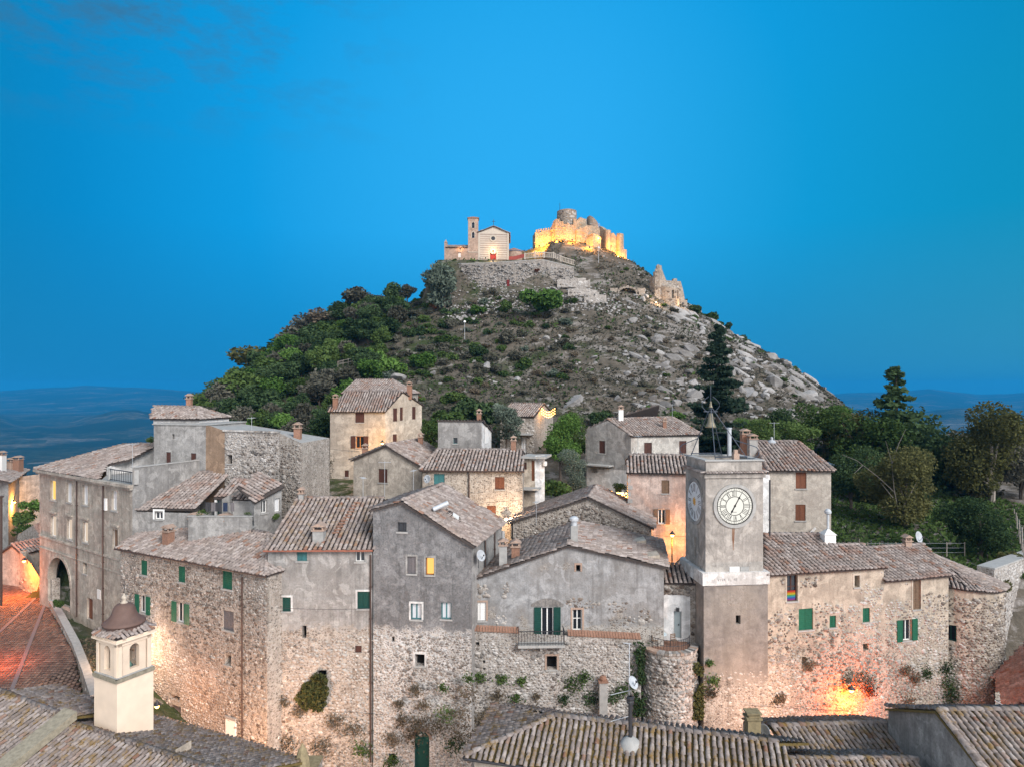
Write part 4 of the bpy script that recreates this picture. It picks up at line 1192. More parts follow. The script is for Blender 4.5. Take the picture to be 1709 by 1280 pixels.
# ---- house with copper gutter ----------------------------------------------------------------------
fq = Facade.px(447, 47.3, 621, 47.4)
H = House('plaster_house', 'grey plastered house with copper gutter, mossy tiles and a stone lower wall', 'house', Vector((*fq.a, -26)), GW)
ze = fq.uz(530, 916)[1]; zthr = fq.uz(530, 1048)[1]
m_g = mat_wall('plaster_over_stone', (0.33, 0.325, 0.315), (0.22, 0.21, 0.20), MORTAR, zthr, 1.5)
for a, k, c in (((504, 926.7, 17, 18), 'closed', M_TEAL), ((601, 928, 16, 18), 'glass', M_WHITE), ((475.5, 1008, 20, 24), 'closed', M_DKGREEN), ((607, 1001, 21, 29), 'closed', M_DKGREEN)):
    H.window(fq, *a, k, c, surround=PL_WHITE if k == 'closed' and a[1] > 950 else None)
for a in ((508, 1054, 7, 21), (460, 1105, 11, 19)): H.window(fq, *a, 'hole', sill=False)
H.window(fq, 598, 1083, 11, 12, 'closed', M_BROWN, sill=False); H.window(fq, 537, 1130, 16, 24, 'hole', sill=False)
nz = lambda u, z: z < zthr - .5 + 1.6 * np.array(fbm(u * .5, z * .3, 77, 3))
H.rubble(fq, -29, zthr + 1.5, cell=(.26, .19), fill=.85, region=nz, big=120)
H.tmat = mat_tiles('mossy_tiles', 0.45, 0.3)
sl = eave_house(H, fq, ze, 18, (496, 831), (640, 833), -30, m_g, over=.32, sides='lr')
H.gutter(fq.pt(-.2, ze - .03, .38), fq.pt(fq.len + .1, ze - .03, .38), M_COPPER); H.pipe(fq, 619, 925, 1270, .065, M_PIPE)
H.chimney(sl.hit(533, 902), .75, .75, 'cement'); H.chimney(sl.hit(503, 834), .35, .5, 'cement')
mb = MB()
for k in range(11): mb.box(sl.at(*sl.uv(sl.hit(560 + k * 3.6, 890 - k * 5)), .13), (.5, .55, .06), .3)
H.part('red_new_tiles', mb, M_BRICK, H.roofp())['kind'] = 'stuff'
H.finish()

# ---- grey gable house ----------------------------------------------------------------------------------
fr = Facade.px(622.6, 47.4, 787, 46.6)
H = House('gable_house', 'tall dark grey gable house with one lit window and an opening in its roof', 'house', Vector((*fr.a, -26)), GW)
zthr = fr.uz(700, 1050)[1]
m_r = mat_wall('rough_plaster_over_stone', (0.205, 0.206, 0.21), (0.135, 0.135, 0.138), (0.56, 0.555, 0.55), zthr, 1.3, fine=.6)
H.window(fr, 671, 879, 15, 16, 'glass', M_GREYW, fcol=M_METAL); H.window(fr, 687, 942.5, 14, 29, 'closed', M_GREYW, surround=PL_GREY)
H.window(fr, 717.6, 944.5, 14, 29, 'lit', fcol=M_ORANGEW, label='lit yellow window', surround=PL_GREY)
H.window(fr, 694.7, 1020, 18, 27, 'curtain', fcol=M_TEAL, surround=PL_WHITE); H.window(fr, 744.6, 1019, 17, 28, 'curtain', fcol=M_TEAL)
H.window(fr, 700.7, 1101, 16, 20, 'hole', surround=PL_WHITE); H.window(fr, 656, 1066, 4.5, 9, 'hole', sill=False); H.window(fr, 654, 1266, 11, 18, 'hole', sill=False)
o = H.window(fr, 704, 1262, 25, 60, 'door', M_DKGREEN, fcol=M_DKGREEN)
u, z = fr.uz(704, 1232); mb = MB(); fr.disc(mb, u, z, .51, -.2, .02, 18); H.part('door_fanlight', mb, M_DKGREEN)
for k in range(9):
    a0, a1 = math.pi * k / 9, math.pi * (k + 1) / 9 - .03; mb = MB(); pts = [(u + r * math.cos(a), z + r * math.sin(a)) for r, a in ((.53, a0), (.75, a0), (.75, a1), (.53, a1))]
    mb.hexa([fr.pt(*p, -.04) for p in pts], [fr.pt(*p, .05) for p in pts]); H.part('arch_stone', mb, M_BRICKP)
nz = lambda u, z: z < zthr - .3 + 1.4 * np.array(fbm(u * .5, z * .3, 78, 3))
H.rubble(fr, -29, zthr + 1.2, cell=(.23, .18), fill=.85, region=nz, big=150, mat=M_STONE_G)
ls, rs = gable_house(H, fr, (622.6, 849), (671.6, 836.4), (787, 908), 8.4, -30, m_r, smat=PL_GREY, skew=.12)
f = H.fr; H.wall(f, -30, [(0, H.fr_top), (f.len, H.fr_top)], PL_GREY)
H.pipe(f, 808, 893, 950, .05); H.pipe(f, 824, 884, 940, .05)
# roof light opening and flue
c = rs.hit(752, 862); u, v = rs.uv(c); mb = MB(); q = [rs.at(u + a, v + b_, .09) for a, b_ in ((-.35, -.9), (.75, -.55), (.75, .75), (-.35, .45))]; mb.prism(q, rs.n * .06); H.part('roof_opening', mb, M_DARK, H.roofp())
mb = MB(); q2 = [rs.at(u + a, v + b_, .1) for a, b_ in ((-.1, -.62), (.55, -.42), (.55, .1), (-.1, -.1))]; mb.prism(q2, rs.n * .12); H.part('roof_opening_sill', mb, M_WHITE, H.roofp())
a = rs.hit(719, 856); mb = MB(); mb.tube([a + rs.n * .3, a + rs.n * .42 + Vector((.95, .5, .3))], .16, 10); H.part('flue_pipe', mb, M_ZINC, H.roofp())
H.finish()

# ---- centre house with wide gable, retaining wall below -------------------------------------------------
fi = Facade.px(789, 48.0, 1092, 48.4)
H = House('centre_house', 'grey house with a wide low gable, green balcony shutters and a brick ledge', 'house', Vector((*fi.a, -20)), GW)
zthr = fi.uz(900, 1100)[1]
PL_I = mat_wall('patched_grey_render', (0.30, 0.305, 0.31), (0.22, 0.21, 0.20), (0.46, 0.44, 0.41), fi.uz(900, 1046)[1], 0.8, patch=.9)
H.window(fi, 801.6, 1020, 19, 31, 'closed', M_WHITE, surround=M_BRICKP)
H.window(fi, 963.5, 1034, 16, 35, 'glass', fcol=M_WHITE, surround=M_BRICKP)
H.window(fi, 965, 947.5, 7, 11, 'hole', sill=False, surround=M_BRICKP)
o = H.window(fi, 913.5, 1038, 44, 50, 'open', M_DKGREEN, sill=False)
u, z = fi.uz(913.5, 1012); mb = MB(); n = 9
for k in range(n):
    x0 = -1.15 + 2.3 * k / n; x1 = x0 + 2.3 / n - .02; y = lambda x: .55 * (1 - (x / 1.3) ** 2) + .05
    mb = MB(); mb.hexa([fi.pt(u + x0, z, -.03), fi.pt(u + x1, z, -.03), fi.pt(u + x1, z + y(x1), -.03), fi.pt(u + x0, z + y(x0), -.03)], [fi.pt(u + x0, z, .02), fi.pt(u + x1, z, .02), fi.pt(u + x1, z + y(x1), .02), fi.pt(u + x0, z + y(x0), .02)]); H.part('arch_stone', mb, PL_ROUGH)
ls, rs = gable_house(H, fi, (786, 966), (948, 909), (1108, 944.5), 8.6, -18.6, PL_I, smat=PL_GREY, skew=.2)
H.wall(H.fr, -27, [(0, H.fr_top), (H.fr.len, H.fr_top)], PL_GREY)
def blot(u, z):
    r = np.zeros(len(u), bool)
    for px_, py_, a_, b_ in ((962, 1003, .75, .35), (985, 1008, .8, .28), (1032, 1012, .75, .4), (1040, 1036, 1.2, .3), (1075, 1030, .5, .7), (835, 1034, .5, .4), (965, 948, .42, .4), (845, 985, .3, .5)):
        uu, zz_ = fi.uz(px_, py_); r |= ((u - uu) / a_) ** 2 + ((z - zz_) / b_) ** 2 + .9 * np.array(fbm(u * 2, z * 2, 7, 2)) < 1
    return r
H.rubble(fi, -17.5, -12.5, region=blot, fill=.95, mat=M_STONE, bulge=.8)
H.rubble(fi, -17.5, fi.uz(800, 972)[1], 0, 1.25, cell=(.3, .24), mat=M_STONE, big=12)
# dormer wedges with red fronts
for a, w_ in (((1120 - 20, 900), 1.0), ((1062, 905), 1.3), ((1082, 930), 1.4)):
    if a[0] > 1095: continue
    c = rs.hit(*a); mb = MB(); x = Vector((1, 0, 0)); mb.add([c + Vector((-w_ * .55, -.35, .05)), c + Vector((w_ * .55, -.35, -.28)), c + Vector((w_ * .55, -.35, .28)), c + Vector((-w_ * .55, .9, .05)), c + Vector((w_ * .55, .9, -.2)), c + Vector((w_ * .55, .9, .32))], [(0, 1, 2), (3, 5, 4), (0, 2, 5, 3), (1, 4, 5, 2), (0, 3, 4, 1)])
    o = H.part('dormer', mb, PL_CREAM, H.roofp()); mb = MB(); p0, p1 = c + Vector((-w_ * .6, -.4, .02)), c + Vector((w_ * .6, -.4, -.3)); mb.tube([p0, p1], .09, 4); o2 = H.part('dormer_sill', mb, M_BRICK, H.roofp())
H.chimney(rs.hit(958, 905) + Z * .0, .5, 1.25, 'cement', cap=False); mb = MB(); c = rs.hit(958, 905) + Z * 1.25; mb.lathe(c, [(.2, 0), (.2, .3), (.32, .34), (.34, .5), (.22, .62), (.01, .68)], 12); H.part('chimney_cowl', mb, M_ZINC, H.roofp())
c = Vector(fi.pt(fi.uz(840, 955)[0], ls.z_at(*fi.pt(fi.uz(840, 955)[0], 0, -.6).xy), -.6)); H.chimney(c, .55, 1.5, 'cement'); mb = MB(); mb.tube([c + Z * 1.5, c + Z * 2.5], .12, 8); H.part('flue_pipe', mb, M_CONC, H.roofp())
c2 = Vector(fi.pt(fi.uz(862, 935)[0], ls.z_at(*fi.pt(fi.uz(862, 935)[0], 0, -1.8).xy), -1.8)); H.chimney(c2, .6, .9, 'brick')
H.finish()

fw = Facade.px(786, 47.4, 1070, 47.75)
H = House('retaining_wall', 'pale rubble retaining wall with brick ledge, weeds and a balcony under the centre house', 'wall', Vector((*fw.a, -27)))
zL = fw.uz(787, 1052)[1]; zR = fw.uz(1064, 1066)[1]
H.window(fw, 921, 1105.5, 17, 23, 'hole', surround=M_BRICKP); H.window(fw, 797, 1074, 6, 6, 'hole', sill=False); H.window(fw, 808, 1104, 4, 5, 'hole', sill=False); H.window(fw, 808, 1116, 4, 4, 'hole', sill=False)
H.wall(fw, -30, [(0, zL), (fw.len, zR)], M_RUB_G); H.rubble(fw, -29, min(zL, zR) - .05, cell=(.26, .19), fill=.85, mat=M_STONE_G, big=200)
n = 60
for k in range(n):
    u = fw.len * (k + .5) / n
    if 3.3 < u < 6.7: continue
    mb = MB(); z = zL + (zR - zL) * k / n; p = [fw.pt(u - .085, z - .0, .09), fw.pt(u + .085, z, .09), fw.pt(u + .085, z + .2, -.4), fw.pt(u - .085, z + .2, -.4)]; mb.prism(p, Vector((0, 0, .09))); H.part('ledge_brick', mb, M_BRICK)
# balcony
u0, zb_ = fw.uz(864, 1072); u1, _ = fw.uz(941, 1072); mb = MB(); fw.box(mb, u0, u1, zb_ - .12, zb_ + .06, -.5, .75); H.part('balcony_slab', mb, M_CONC)
mb = MB(); zz = zb_ + .06
for k in range(17): fw.box(mb, u0 + .04 + (u1 - u0 - .08) * k / 16 - .012, u0 + .04 + (u1 - u0 - .08) * k / 16 + .012, zz, zz + .95, .69, .714)
for k in range(5):
    for uu in (u0 + .04, u1 - .04): fw.box(mb, uu - .012, uu + .012, zz, zz + .95, -.3 + k * .24, -.276 + k * .24)
fw.box(mb, u0, u1, zz + .93, zz + .98, .68, .73); fw.box(mb, u0, u1, zz + .12, zz + .15, .68, .72)
for uu in (u0 + .04, u1 - .04): fw.box(mb, uu - .025, uu + .025, zz + .93, zz + .98, -.4, .7)
H.part('balcony_railing', mb, M_METAL)
for k in range(3):
    uu = u0 + .3 + (u1 - u0 - .6) * k / 2; mb = MB(); fw.box(mb, uu - .08, uu + .08, zb_ - .4, zb_ - .12, 0, .5); H.part('balcony_bracket', mb, M_CONC)
fw2 = Facade(fi.b, XY(1070, 47.75)); H.finish()

# ---- stone gable house behind it ---------------------------------------------------------------------------
fs = Facade.px(856, 60.2, 1087, 57.6)
H = House('stone_gable_house', 'bare stone house with a wide gable behind the grey centre house roof', 'house', drop(*fs.a), GW)
ls, rs = gable_house(H, fs, (853, 870), (984, 829), (1087, 879), 7, -20, M_RUB, smat=M_RUB)
H.wall(H.fr, -20, [(0, H.fr_top), (H.fr.len, H.fr_top)], M_RUB)
u_, z_ = fs.uz(984, 835); H.rubble(fs, -16, z_ - .3, cell=(.26, .19), fill=.85, region=lambda u, z: z < np.interp(u, [0, u_, fs.len], [fs.uz(856, 876)[1], z_, fs.uz(1087, 885)[1]]) - .25, big=110)
H.finish()

# ---- little white house and round bastion ------------------------------------------------------------------
fj2 = Facade.px(1092.6, 49.6, 1163, 49.2)
H = House('white_house', 'little white walled house with rubble top and a grey door on the round terrace', 'house', Vector((*fj2.a, -19)), GW)
zt_ = fj2.uz(1120, 972)[1]; zw = fj2.uz(1120, 992)[1]
H.window(fj2, 1131, 1042, 13, 45, 'door', mat_plain('pale_blue_door', (.30, .36, .38), .6, .1), fcol=M_CONC)
m_w = mat_wall('white_lime_wall', (0.66, 0.68, 0.69), (0.5, 0.5, 0.5), streak=.25, fine=.2)
ur = fj2.uz(1152, 1020)[0]
wall_sheet(H.wmb(m_w), fj2, -19.5, [(0, zw), (ur, zw)], u1=ur)
h_ = fj2.holes; fj2.holes = []
wall_sheet(H.wmb(M_RUB), fj2, -28, [(ur, zt_), (fj2.len, zt_)], u0=ur); wall_sheet(H.wmb(M_RUB), fj2, zw, [(0, zt_), (ur, zt_)], u1=ur)
fj2.holes = h_
H.rubble(fj2, zw, zt_, 0, ur, cell=(.3, .22), fill=.9, big=20, bulge=1.3); H.rubble(fj2, -22, zt_, ur, None, cell=(.3, .24), big=15)
H.shell(fj2, 4, -22, zt_, zt_, M_RUB, 'lrb')
sl = Slope(fj2.pt(0, zt_, .1), fj2.pt(fj2.len, zt_, .1), 12); H.slope(sl, [sl.at(0, 0), sl.at(fj2.len, 0), sl.at(fj2.len, 3), sl.at(0, 3)])
o = MB(); u, z = fj2.uz(1131, 1016); fj2.box(o, u - .1, u + .1, z - .12, z + .12, 0, .2); H.part('wall_lantern', o, M_METAL)
H.finish()
bc = XY(1115, 48.75); cw = CylWall(bc, 2.0, math.pi * 1.06, math.pi * 1.98)
H = House('round_bastion', 'round rubble bastion carrying a small terrace beside the clock tower', 'bastion', Vector((bc.x, bc.y, -27)))
zr_ = -18.2; H.wall(cw, -30, [(0, zr_), (cw.len, zr_)], M_RUB_G); H.rubble(cw, -29, zr_ - .05, cell=(.32, .22), fill=.92, mat=M_STONE_G, big=120, bulge=1.2)
n = 22
for k in range(n):
    a0 = math.pi * 1.06 + math.pi * .92 * k / n; a1 = a0 + math.pi * .92 / n - .012; mb = MB()
    q = [(bc.x + r * math.cos(a), bc.y + r * math.sin(a)) for r, a in ((1.55, a0), (2.1, a0), (2.1, a1), (1.55, a1))]
    mb.prism([Vector((*p, zr_)) for p in q], Z * random.uniform(.13, .17)); H.part('rim_stone', mb, M_BRICKP if random.random() < .3 else M_STONE_G)
mb = MB(); mb.prism([Vector((bc.x + 1.57 * math.cos(a), bc.y + 1.57 * math.sin(a), zr_ - .1)) for a in [2 * math.pi * k / 24 for k in range(24)]], Z * .13); H.part('terrace_floor', mb, M_BRICK)
mb = MB()
for k in range(19):
    a = math.pi * (1.1 + .8 * k / 18); p = Vector((bc.x + 1.5 * math.cos(a), bc.y + 1.5 * math.sin(a), zr_ + .03)); mb.tube([p, p + Z * .85], .014, 4)
for h_ in (.85, .45): mb.tube([Vector((bc.x + 1.5 * math.cos(math.pi * (1.1 + .8 * k / 18)), bc.y + 1.5 * math.sin(math.pi * (1.1 + .8 * k / 18)), zr_ + h_)) for k in range(19)], .02, 5)
H.part('terrace_railing', mb, M_METAL); H.finish()
# table and chairs on the bastion
tz = zr_ + .03
t = empty('table', (bc.x - .5, bc.y + .1, tz), 'small pale table on the bastion terrace', 'table')
mb = MB(); mb.prism([Vector((bc.x - .5 + .42 * math.cos(a), bc.y + .1 + .42 * math.sin(a), tz + .7)) for a in [2 * math.pi * k / 16 for k in range(16)]], Z * .04); mb.build('tabletop', mat_plain('pale_blue_top', (.45, .55, .6), .5, .1), t, t.location)
mb = MB(); mb.tube([t.location, t.location + Z * .7], .04, 8); mb.lathe(t.location, [(.22, 0), (.22, .03), (.04, .06)], 12); mb.build('table_leg', M_METAL, t, t.location)
def chair(x, y, rz, label):
    r = empty('chair', (x, y, tz), label, 'chair', 'chairs on the bastion terrace'); r.rotation_euler = (0, 0, rz)
    mb = MB(); mb.box((0, 0, .43), (.4, .4, .04)); mb.build('seat', M_WOOD, r)
    for sx in (-1, 1):
        for sy in (-1, 1): mb = MB(); mb.tube([(sx * .18, sy * .18, 0), (sx * .17, sy * .17, .42)], .018, 5); mb.build('leg', M_METAL, r)
    mb = MB()
    for z in (.55, .68, .8): mb.box((0, .19, z), (.4, .03, .07))
    for sx in (-1, 1): mb.box((sx * .18, .185, .62), (.03, .03, .4))
    mb.build('backrest', M_WOOD, r)
chair(bc.x + .35, bc.y - .35, .3, 'wooden terrace chair in front of the grey door'); chair(bc.x - 1.05, bc.y - .25, 1.7, 'wooden terrace chair left of the pale table')
# recess between bastion and tower
fv = Facade.px(1160, 49.3, 1176, 48.6); H = House('recess_wall', 'dark ivy grown wall strip between the bastion and the clock tower', 'wall', Vector((*fv.a, -27)))
H.wall(fv, -30, [(0, -13.6), (fv.len, -13.6)], M_RUB); H.rubble(fv, -28, -14, cell=(.3, .24), big=10); H.finish()
# ---- clock tower --------------------------------------------------------------------------------------------
ft_ = Facade.px(1177.5, 47.8, 1273.6, 48.2)
W_ = ft_.len
H = House('clock_tower', 'square grey clock tower with two dials and a bell frame on top', 'tower', Vector((*ft_.a, -27)))
PL_TOW = mat_wall('tower_render', (0.375, 0.35, 0.32), (0.27, 0.25, 0.23), streak=.45, fine=.25)
PL_TOWB = mat_wall('tower_base_render', (0.22, 0.20, 0.185), (0.33, 0.29, 0.25), MORTAR, -20.5, 2.5, patch=.4, streak=.5)
zband0 = ft_.uz(1225, 974)[1]; zband1 = ft_.uz(1225, 953)[1]; zcor = ft_.uz(1225, 790)[1]; zpar = ft_.uz(1225, 769)[1]
D_ = 4.0
bk = -ft_.n * D_; A, B = ft_.a, ft_.b
fL = Facade(A + bk, A); fR = Facade(B, B + bk); fB = Facade(B + bk, A + bk)
u, z = fL.uz(1160.5, 910); fL.holes.append((u - .2, z - .75, u + .2, z + .6, .4)); mb = MB(); fL.box(mb, u - .2, u + .2, z - .75, z + .6, -.45, -.4); H.part('slit_window', mb, M_DARK)
for f in (ft_, fL, fR, fB): H.wall(f, zband0 - .4, [(0, zcor), (f.len, zcor)], PL_TOW)
# parapet
mb = MB(); ins = .12
def ring(mb, z0, z1, out, thick):
    for f in (ft_, fR, fB, fL): f.box(mb, -out + (0 if f in (ft_, fB) else thick), f.len + out - (0 if f in (ft_, fB) else thick), z0, z1, out - thick, out)
ring(mb, zcor, zpar, -.05, .3); H.part('parapet', mb, PL_TOW)
mb = MB(); ring(mb, zpar, zpar + .09, .06, .46); H.part('coping', mb, M_CONC)
mb = MB(); mb.quad(*[Vector((p.x, p.y, zcor + .05)) for p in (A, B, B + bk, A + bk)]); H.part('tower_deck', mb, M_CONC)
mb = MB(); ring(mb, zcor - .28, zcor - .02, .12, .2); H.part('cornice', mb, PL_TOW)
for f in (ft_, fL, fR):
    n = int(f.len / .21)
    for k in range(n + 1):
        c = f.pt(f.len * k / n, zcor + .05, .38); o = bpy.data.objects.new('cornice_tile', TILE_ME.setdefault('ct', np_mesh('cornice_tile', TILE_V * np.array([.8, .95, .8]), TILE_F, M_TILE_R)))
        x = f.t; y = (-f.n * .94); link(o, H.root); L = c - H.L
        o.matrix_local = Matrix(((x.x, y.x, 0, L.x), (x.y, y.y, 0, L.y), (0, .34, 1, L.z), (0, 0, 0, 1)))
# band with worn lettering
PL_BAND = mat_wall('worn_white_band', (0.66, 0.65, 0.63), (0.45, 0.43, 0.41), streak=.35, fine=.3)
mb = MB(); ring(mb, zband0 + .02, zband1, .33, .4); H.part('stone_band', mb, PL_BAND)
mb = MB(); ft_.box(mb, .1, W_ - .1, zband0 - .26, zband0 + .02, -.1, .2); ft_.box(mb, 1.35, 2.75, zband0 - .55, zband0 - .26, -.1, .17); H.part('band_base', mb, PL_WHITE)
mb = MB(); u, z = ft_.uz(1225.5, 949); ft_.box(mb, u - .36, u + .36, z - .17, z + .17, 0, .06); H.part('plaque', mb, M_WHITE)
mb = MB(); ft_.box(mb, u + .42, u + 1.05, z - .17, z + .15, 0, .05); H.part('plaque', mb, M_CONC)
def strokes(ch):
    return {'V': [((0, 1), (.5, 0)), ((.5, 0), (1, 1))], 'I': [((.5, 0), (.5, 1))], 'A': [((0, 0), (.5, 1)), ((.5, 1), (1, 0)), ((.25, .4), (.75, .4))], 'T': [((.5, 0), (.5, 1)), ((0, 1), (1, 1))], 'E': [((0, 0), (0, 1)), ((0, 1), (.9, 1)), ((0, .5), (.7, .5)), ((0, 0), (.9, 0))],
            'L': [((0, 0), (0, 1)), ((0, 0), (.9, 0))], 'R': [((0, 0), (0, 1)), ((0, 1), (.8, .92)), ((.8, .92), (.8, .6)), ((.8, .6), (0, .5)), ((.3, .5), (.9, 0))], 'X': [((0, 0), (1, 1)), ((0, 1), (1, 0))], 'N': [((0, 0), (0, 1)), ((0, 1), (1, 0)), ((1, 0), (1, 1))]}.get(ch, [])
m_ins = mat_plain('faded_letter', (.16, .15, .145), .9, .3, 20); zc_ = (zband0 + zband1) / 2 - .12
for k, ch in enumerate('VIVA IL RE'):
    if ch == ' ': continue
    mb = MB(); x0 = .74 + k * .148
    for p, q in strokes(ch): ft_.bar(mb, (x0 + p[0] * .11, zc_ + p[1] * .17), (x0 + q[0] * .11, zc_ + q[1] * .17), .022, .325, .335)
    H.part('letter', mb, m_ins)
# lower shaft
fl_ = Facade.px(1174.5, 47.55, 1281.5, 47.95); b2 = -fl_.n * 4.6
u, z = fl_.uz(1232, 1033); fl_.holes.append((u - .17, z - .33, u + .17, z + .28, .4)); mb = MB(); fl_.box(mb, u - .17, u + .17, z - .33, z + .28, -.45, -.4); H.part('slit_window', mb, M_DARK)
H.wall(fl_, -30, [(0, zband0 - .05), (fl_.len, zband0 - .05)], PL_TOWB)
for p, q in ((fl_.b, fl_.b + b2), (fl_.b + b2, fl_.a + b2), (fl_.a + b2, fl_.a)): H.plain_wall(p, q, -30, zband0 - .05, zband0 - .05, PL_TOWB)
mb = MB(); mb.quad(*[Vector((p.x, p.y, zband0 - .05)) for p in (fl_.a, fl_.b, fl_.b + b2, fl_.a + b2)]); H.part('shaft_top', mb, M_CONC)
H.rubble(fl_, -28, -19.5, cell=(.26, .19), fill=.4, big=12, bulge=.6)
H.pipe(Facade(ft_.b + Vector((.25, .5)), ft_.b + Vector((1.25, .5))), 1284, 800, 893, .06, M_METAL)
# dials
M_DIAL = mat_emit('lit_dial', (1.0, .97, .88), 1.05)
M_DIALW = mat_plain('enamel_dial', (.66, .70, .74), .35, .08, 6)
M_BLACK = mat_plain('black_enamel', (.012, .012, .012), .5, .1, 5)
M_GOLD = mat_plain('gilt', (.55, .30, .05), .4, .1, 5)
ROM = ['XII', 'I', 'II', 'III', 'IIII', 'V', 'VI', 'VII', 'VIII', 'IX', 'X', 'XI']
def dial(H, f, cu, cz, r, lit):
    mb = MB(); f.disc(mb, cu, cz, r * 1.19, 0.0, .10, 40, r * 1.02); c = H.part('clock_surround', mb, M_CONC if lit else PL_GREY)
    mb = MB(); f.disc(mb, cu, cz, r, 0.0, .05, 40); c = H.part('clock_dial', mb, M_DIAL if lit else M_DIALW)
    c['label'] = 'lit white dial' if lit else 'unlit pale dial'
    e = .055
    if lit:
        for a_, b_ in ((1.0, .955), (.835, .805), (.52, .485)):
            mb = MB(); f.disc(mb, cu, cz, r * a_, .05, .062, 40, r * b_); H.part('dial_ring', mb, M_BLACK, c)
        mb = MB()
        for k in range(60):
            a = 2 * math.pi * k / 60; w = .035 if k % 5 == 0 else .014
            f.bar(mb, (cu + math.sin(a) * r * .825, cz + math.cos(a) * r * .825), (cu + math.sin(a) * r * .96, cz + math.cos(a) * r * .96), w, .05, .06)
        H.part('minute_marks', mb, M_BLACK, c)
        mb = MB(); 
        for k in range(5): f.box(mb, cu - .10 + k * .05, cu - .075 + k * .05, cz - r * .36, cz - r * .30, .05, .056)
        H.part('maker_mark', mb, M_GREYW, c)
    for h, txt in enumerate(ROM):
        a = 2 * math.pi * h / 12; rr0, rr1 = (.53, .79) if lit else (.50, .90)
        mb = MB(); cw_ = .085 if lit else .09; tot = len(txt) * cw_ + (.03 if 'X' in txt or 'V' in txt else 0); out = Vector((math.sin(a), math.cos(a))); sd = Vector((math.cos(a), -math.sin(a)))
        x = -tot / 2
        for ch in txt:
            wch = cw_ * (1.25 if ch in 'XV' else .9)
            for p, q in strokes(ch):
                pp = Vector((cu, cz)) + sd * r * (x + p[0] * wch * (0.8 if ch != 'I' else 1)) + out * r * (rr0 + p[1] * (rr1 - rr0)); qq = Vector((cu, cz)) + sd * r * (x + q[0] * wch * (.8 if ch != 'I' else 1)) + out * r * (rr0 + q[1] * (rr1 - rr0))
                f.bar(mb, pp, qq, .035 if lit else .045, .05, .058)
            x += wch
        H.part('numeral', mb, M_BLACK if lit else M_GREYW, c)
    for ang, L, w in ((math.radians(29), .80, .07), (math.radians(209), .56, .09)):
        mb = MB(); d = Vector((math.sin(ang), math.cos(ang))); c0 = Vector((cu, cz)); k = r
        if lit:
            f.bar(mb, c0 - d * k * .1, c0 + d * k * L * .62, w, .066, .08); f.bar(mb, c0 + d * k * L * .55, c0 + d * k * L * .78, w * 2.0, .066, .08, w * .5); f.bar(mb, c0 + d * k * L * .7, c0 + d * k * L, w * .7, .066, .08, .01)
            H.part('hand', mb, M_BLACK, c)
        elif L > .6:
            f.disc(mb, cu, cz, r * .13, .05, .1, 14)
            for q in range(8): f.bar(mb, (cu, cz), (cu + math.sin(q * .785) * r * .22, cz + math.cos(q * .785) * r * .22), .05, .05, .09, .02)
            H.part('gilt_rose', mb, M_GOLD, c)
    mb = MB(); f.disc(mb, cu, cz, r * .06, .06, .09, 12); H.part('hand_boss', mb, M_BLACK, c)
u, z = ft_.uz(1225.8, 843.7); dial(H, ft_, u, z, 1.30, True)
uL, zL_ = fL.uz(1160.5, 836); dial(H, fL, fL.len * .5, zL_, 1.42, False)
# rust run under the front dial
m_rs, t = new_mat('rust_run'); g = t('ShaderNodeNewGeometry').outputs['Position']; n = t.noise(t.vscale(g, (3, 3, .4)), 3, 4, .6); principled(t, t.mix(t.ramp(n, [(.35, 0.), (.65, 1.)]), (.15, .065, .03), (.30, .22, .17)), .9)
mb = MB(); uu = ft_.uz(1224, 880)[0]; pts = [(uu - .1, z - 1.55), (uu + .1, z - 1.55), (uu + .07, z - 2.3), (uu + .02, z - 3.1), (uu - .03, z - 3.1), (uu - .08, z - 2.4)]
mb.prism([ft_.pt(a, b_, .001) for a, b_ in pts], Vector((ft_.n.x, ft_.n.y, 0)) * .004); H.part('rust_stain', mb, m_rs)
# bell frame
top = zpar + .09; ctr = (A + B) / 2 + bk / 2; ap = Vector((ctr.x - .9, ctr.y, ft_.uz(1200, 693)[1])); pk = Vector((ap.x, ap.y, ap.z + .6))
mb = MB(); feet = [Vector((*(A + bk * .12 + ft_.t * .9), top)), Vector((*(B + bk * .2 - ft_.t * .8), top)), Vector((*(A + bk * .85 + ft_.t * .2), top)), Vector((*(B + bk * .85 - ft_.t * 1.6), top))]
for f_ in feet: mb.tube([f_, pk], .03, 6)
for s_ in (0, 1, 2):
    f_ = feet[(0, 1, 2)[s_]] if s_ else feet[2]
mb.tube([ap - Z * .1 + Vector((-.5, 0, .3)), ap + Vector((.5, 0, .2))], .04, 6)
for f_ in (feet[1], feet[2]):
    sgn = 1 if f_ is feet[1] else -1; c = f_ + Vector((sgn * .35, 0, .45)); mb.tube([f_] + [c + Vector((sgn * .5 * math.sin(a), 0, -.45 * math.cos(a))) for a in [k * .5 for k in range(7)]] + [f_ + (pk - f_) * .35], .03, 5)
mb.tube([feet[0] + Z * .15, feet[1] + Z * .15], .04, 5); mb.tube([feet[2] + Z * .15, feet[3] + Z * .15], .04, 5)
mb.tube([pk, pk + Z * 1.5], .022, 6)
for sgn in (-1, 1):
    mb.tube([pk + Vector((sgn * (.15 + .5 * math.sin(a)), 0, -.5 + 1.2 * a / 3.14)) for a in [k * .45 for k in range(8)]], .025, 5)
H.part('bell_frame', mb, mat_plain('painted_iron', (.045, .06, .085), .5, .2, 6, .4))
BELL = [(.02, 0), (.13, -.01), (.17, -.1), (.19, -.3), (.24, -.55), (.36, -.78), (.44, -.92), (.40, -.92), (.2, -.5), (.05, -.1)]
mb = MB(); mb.lathe(ap + Z * .1, [(r * .95, z_ * 1.15) for r, z_ in BELL], 16); H.part('bell', mb, M_BRONZE, smooth=True)
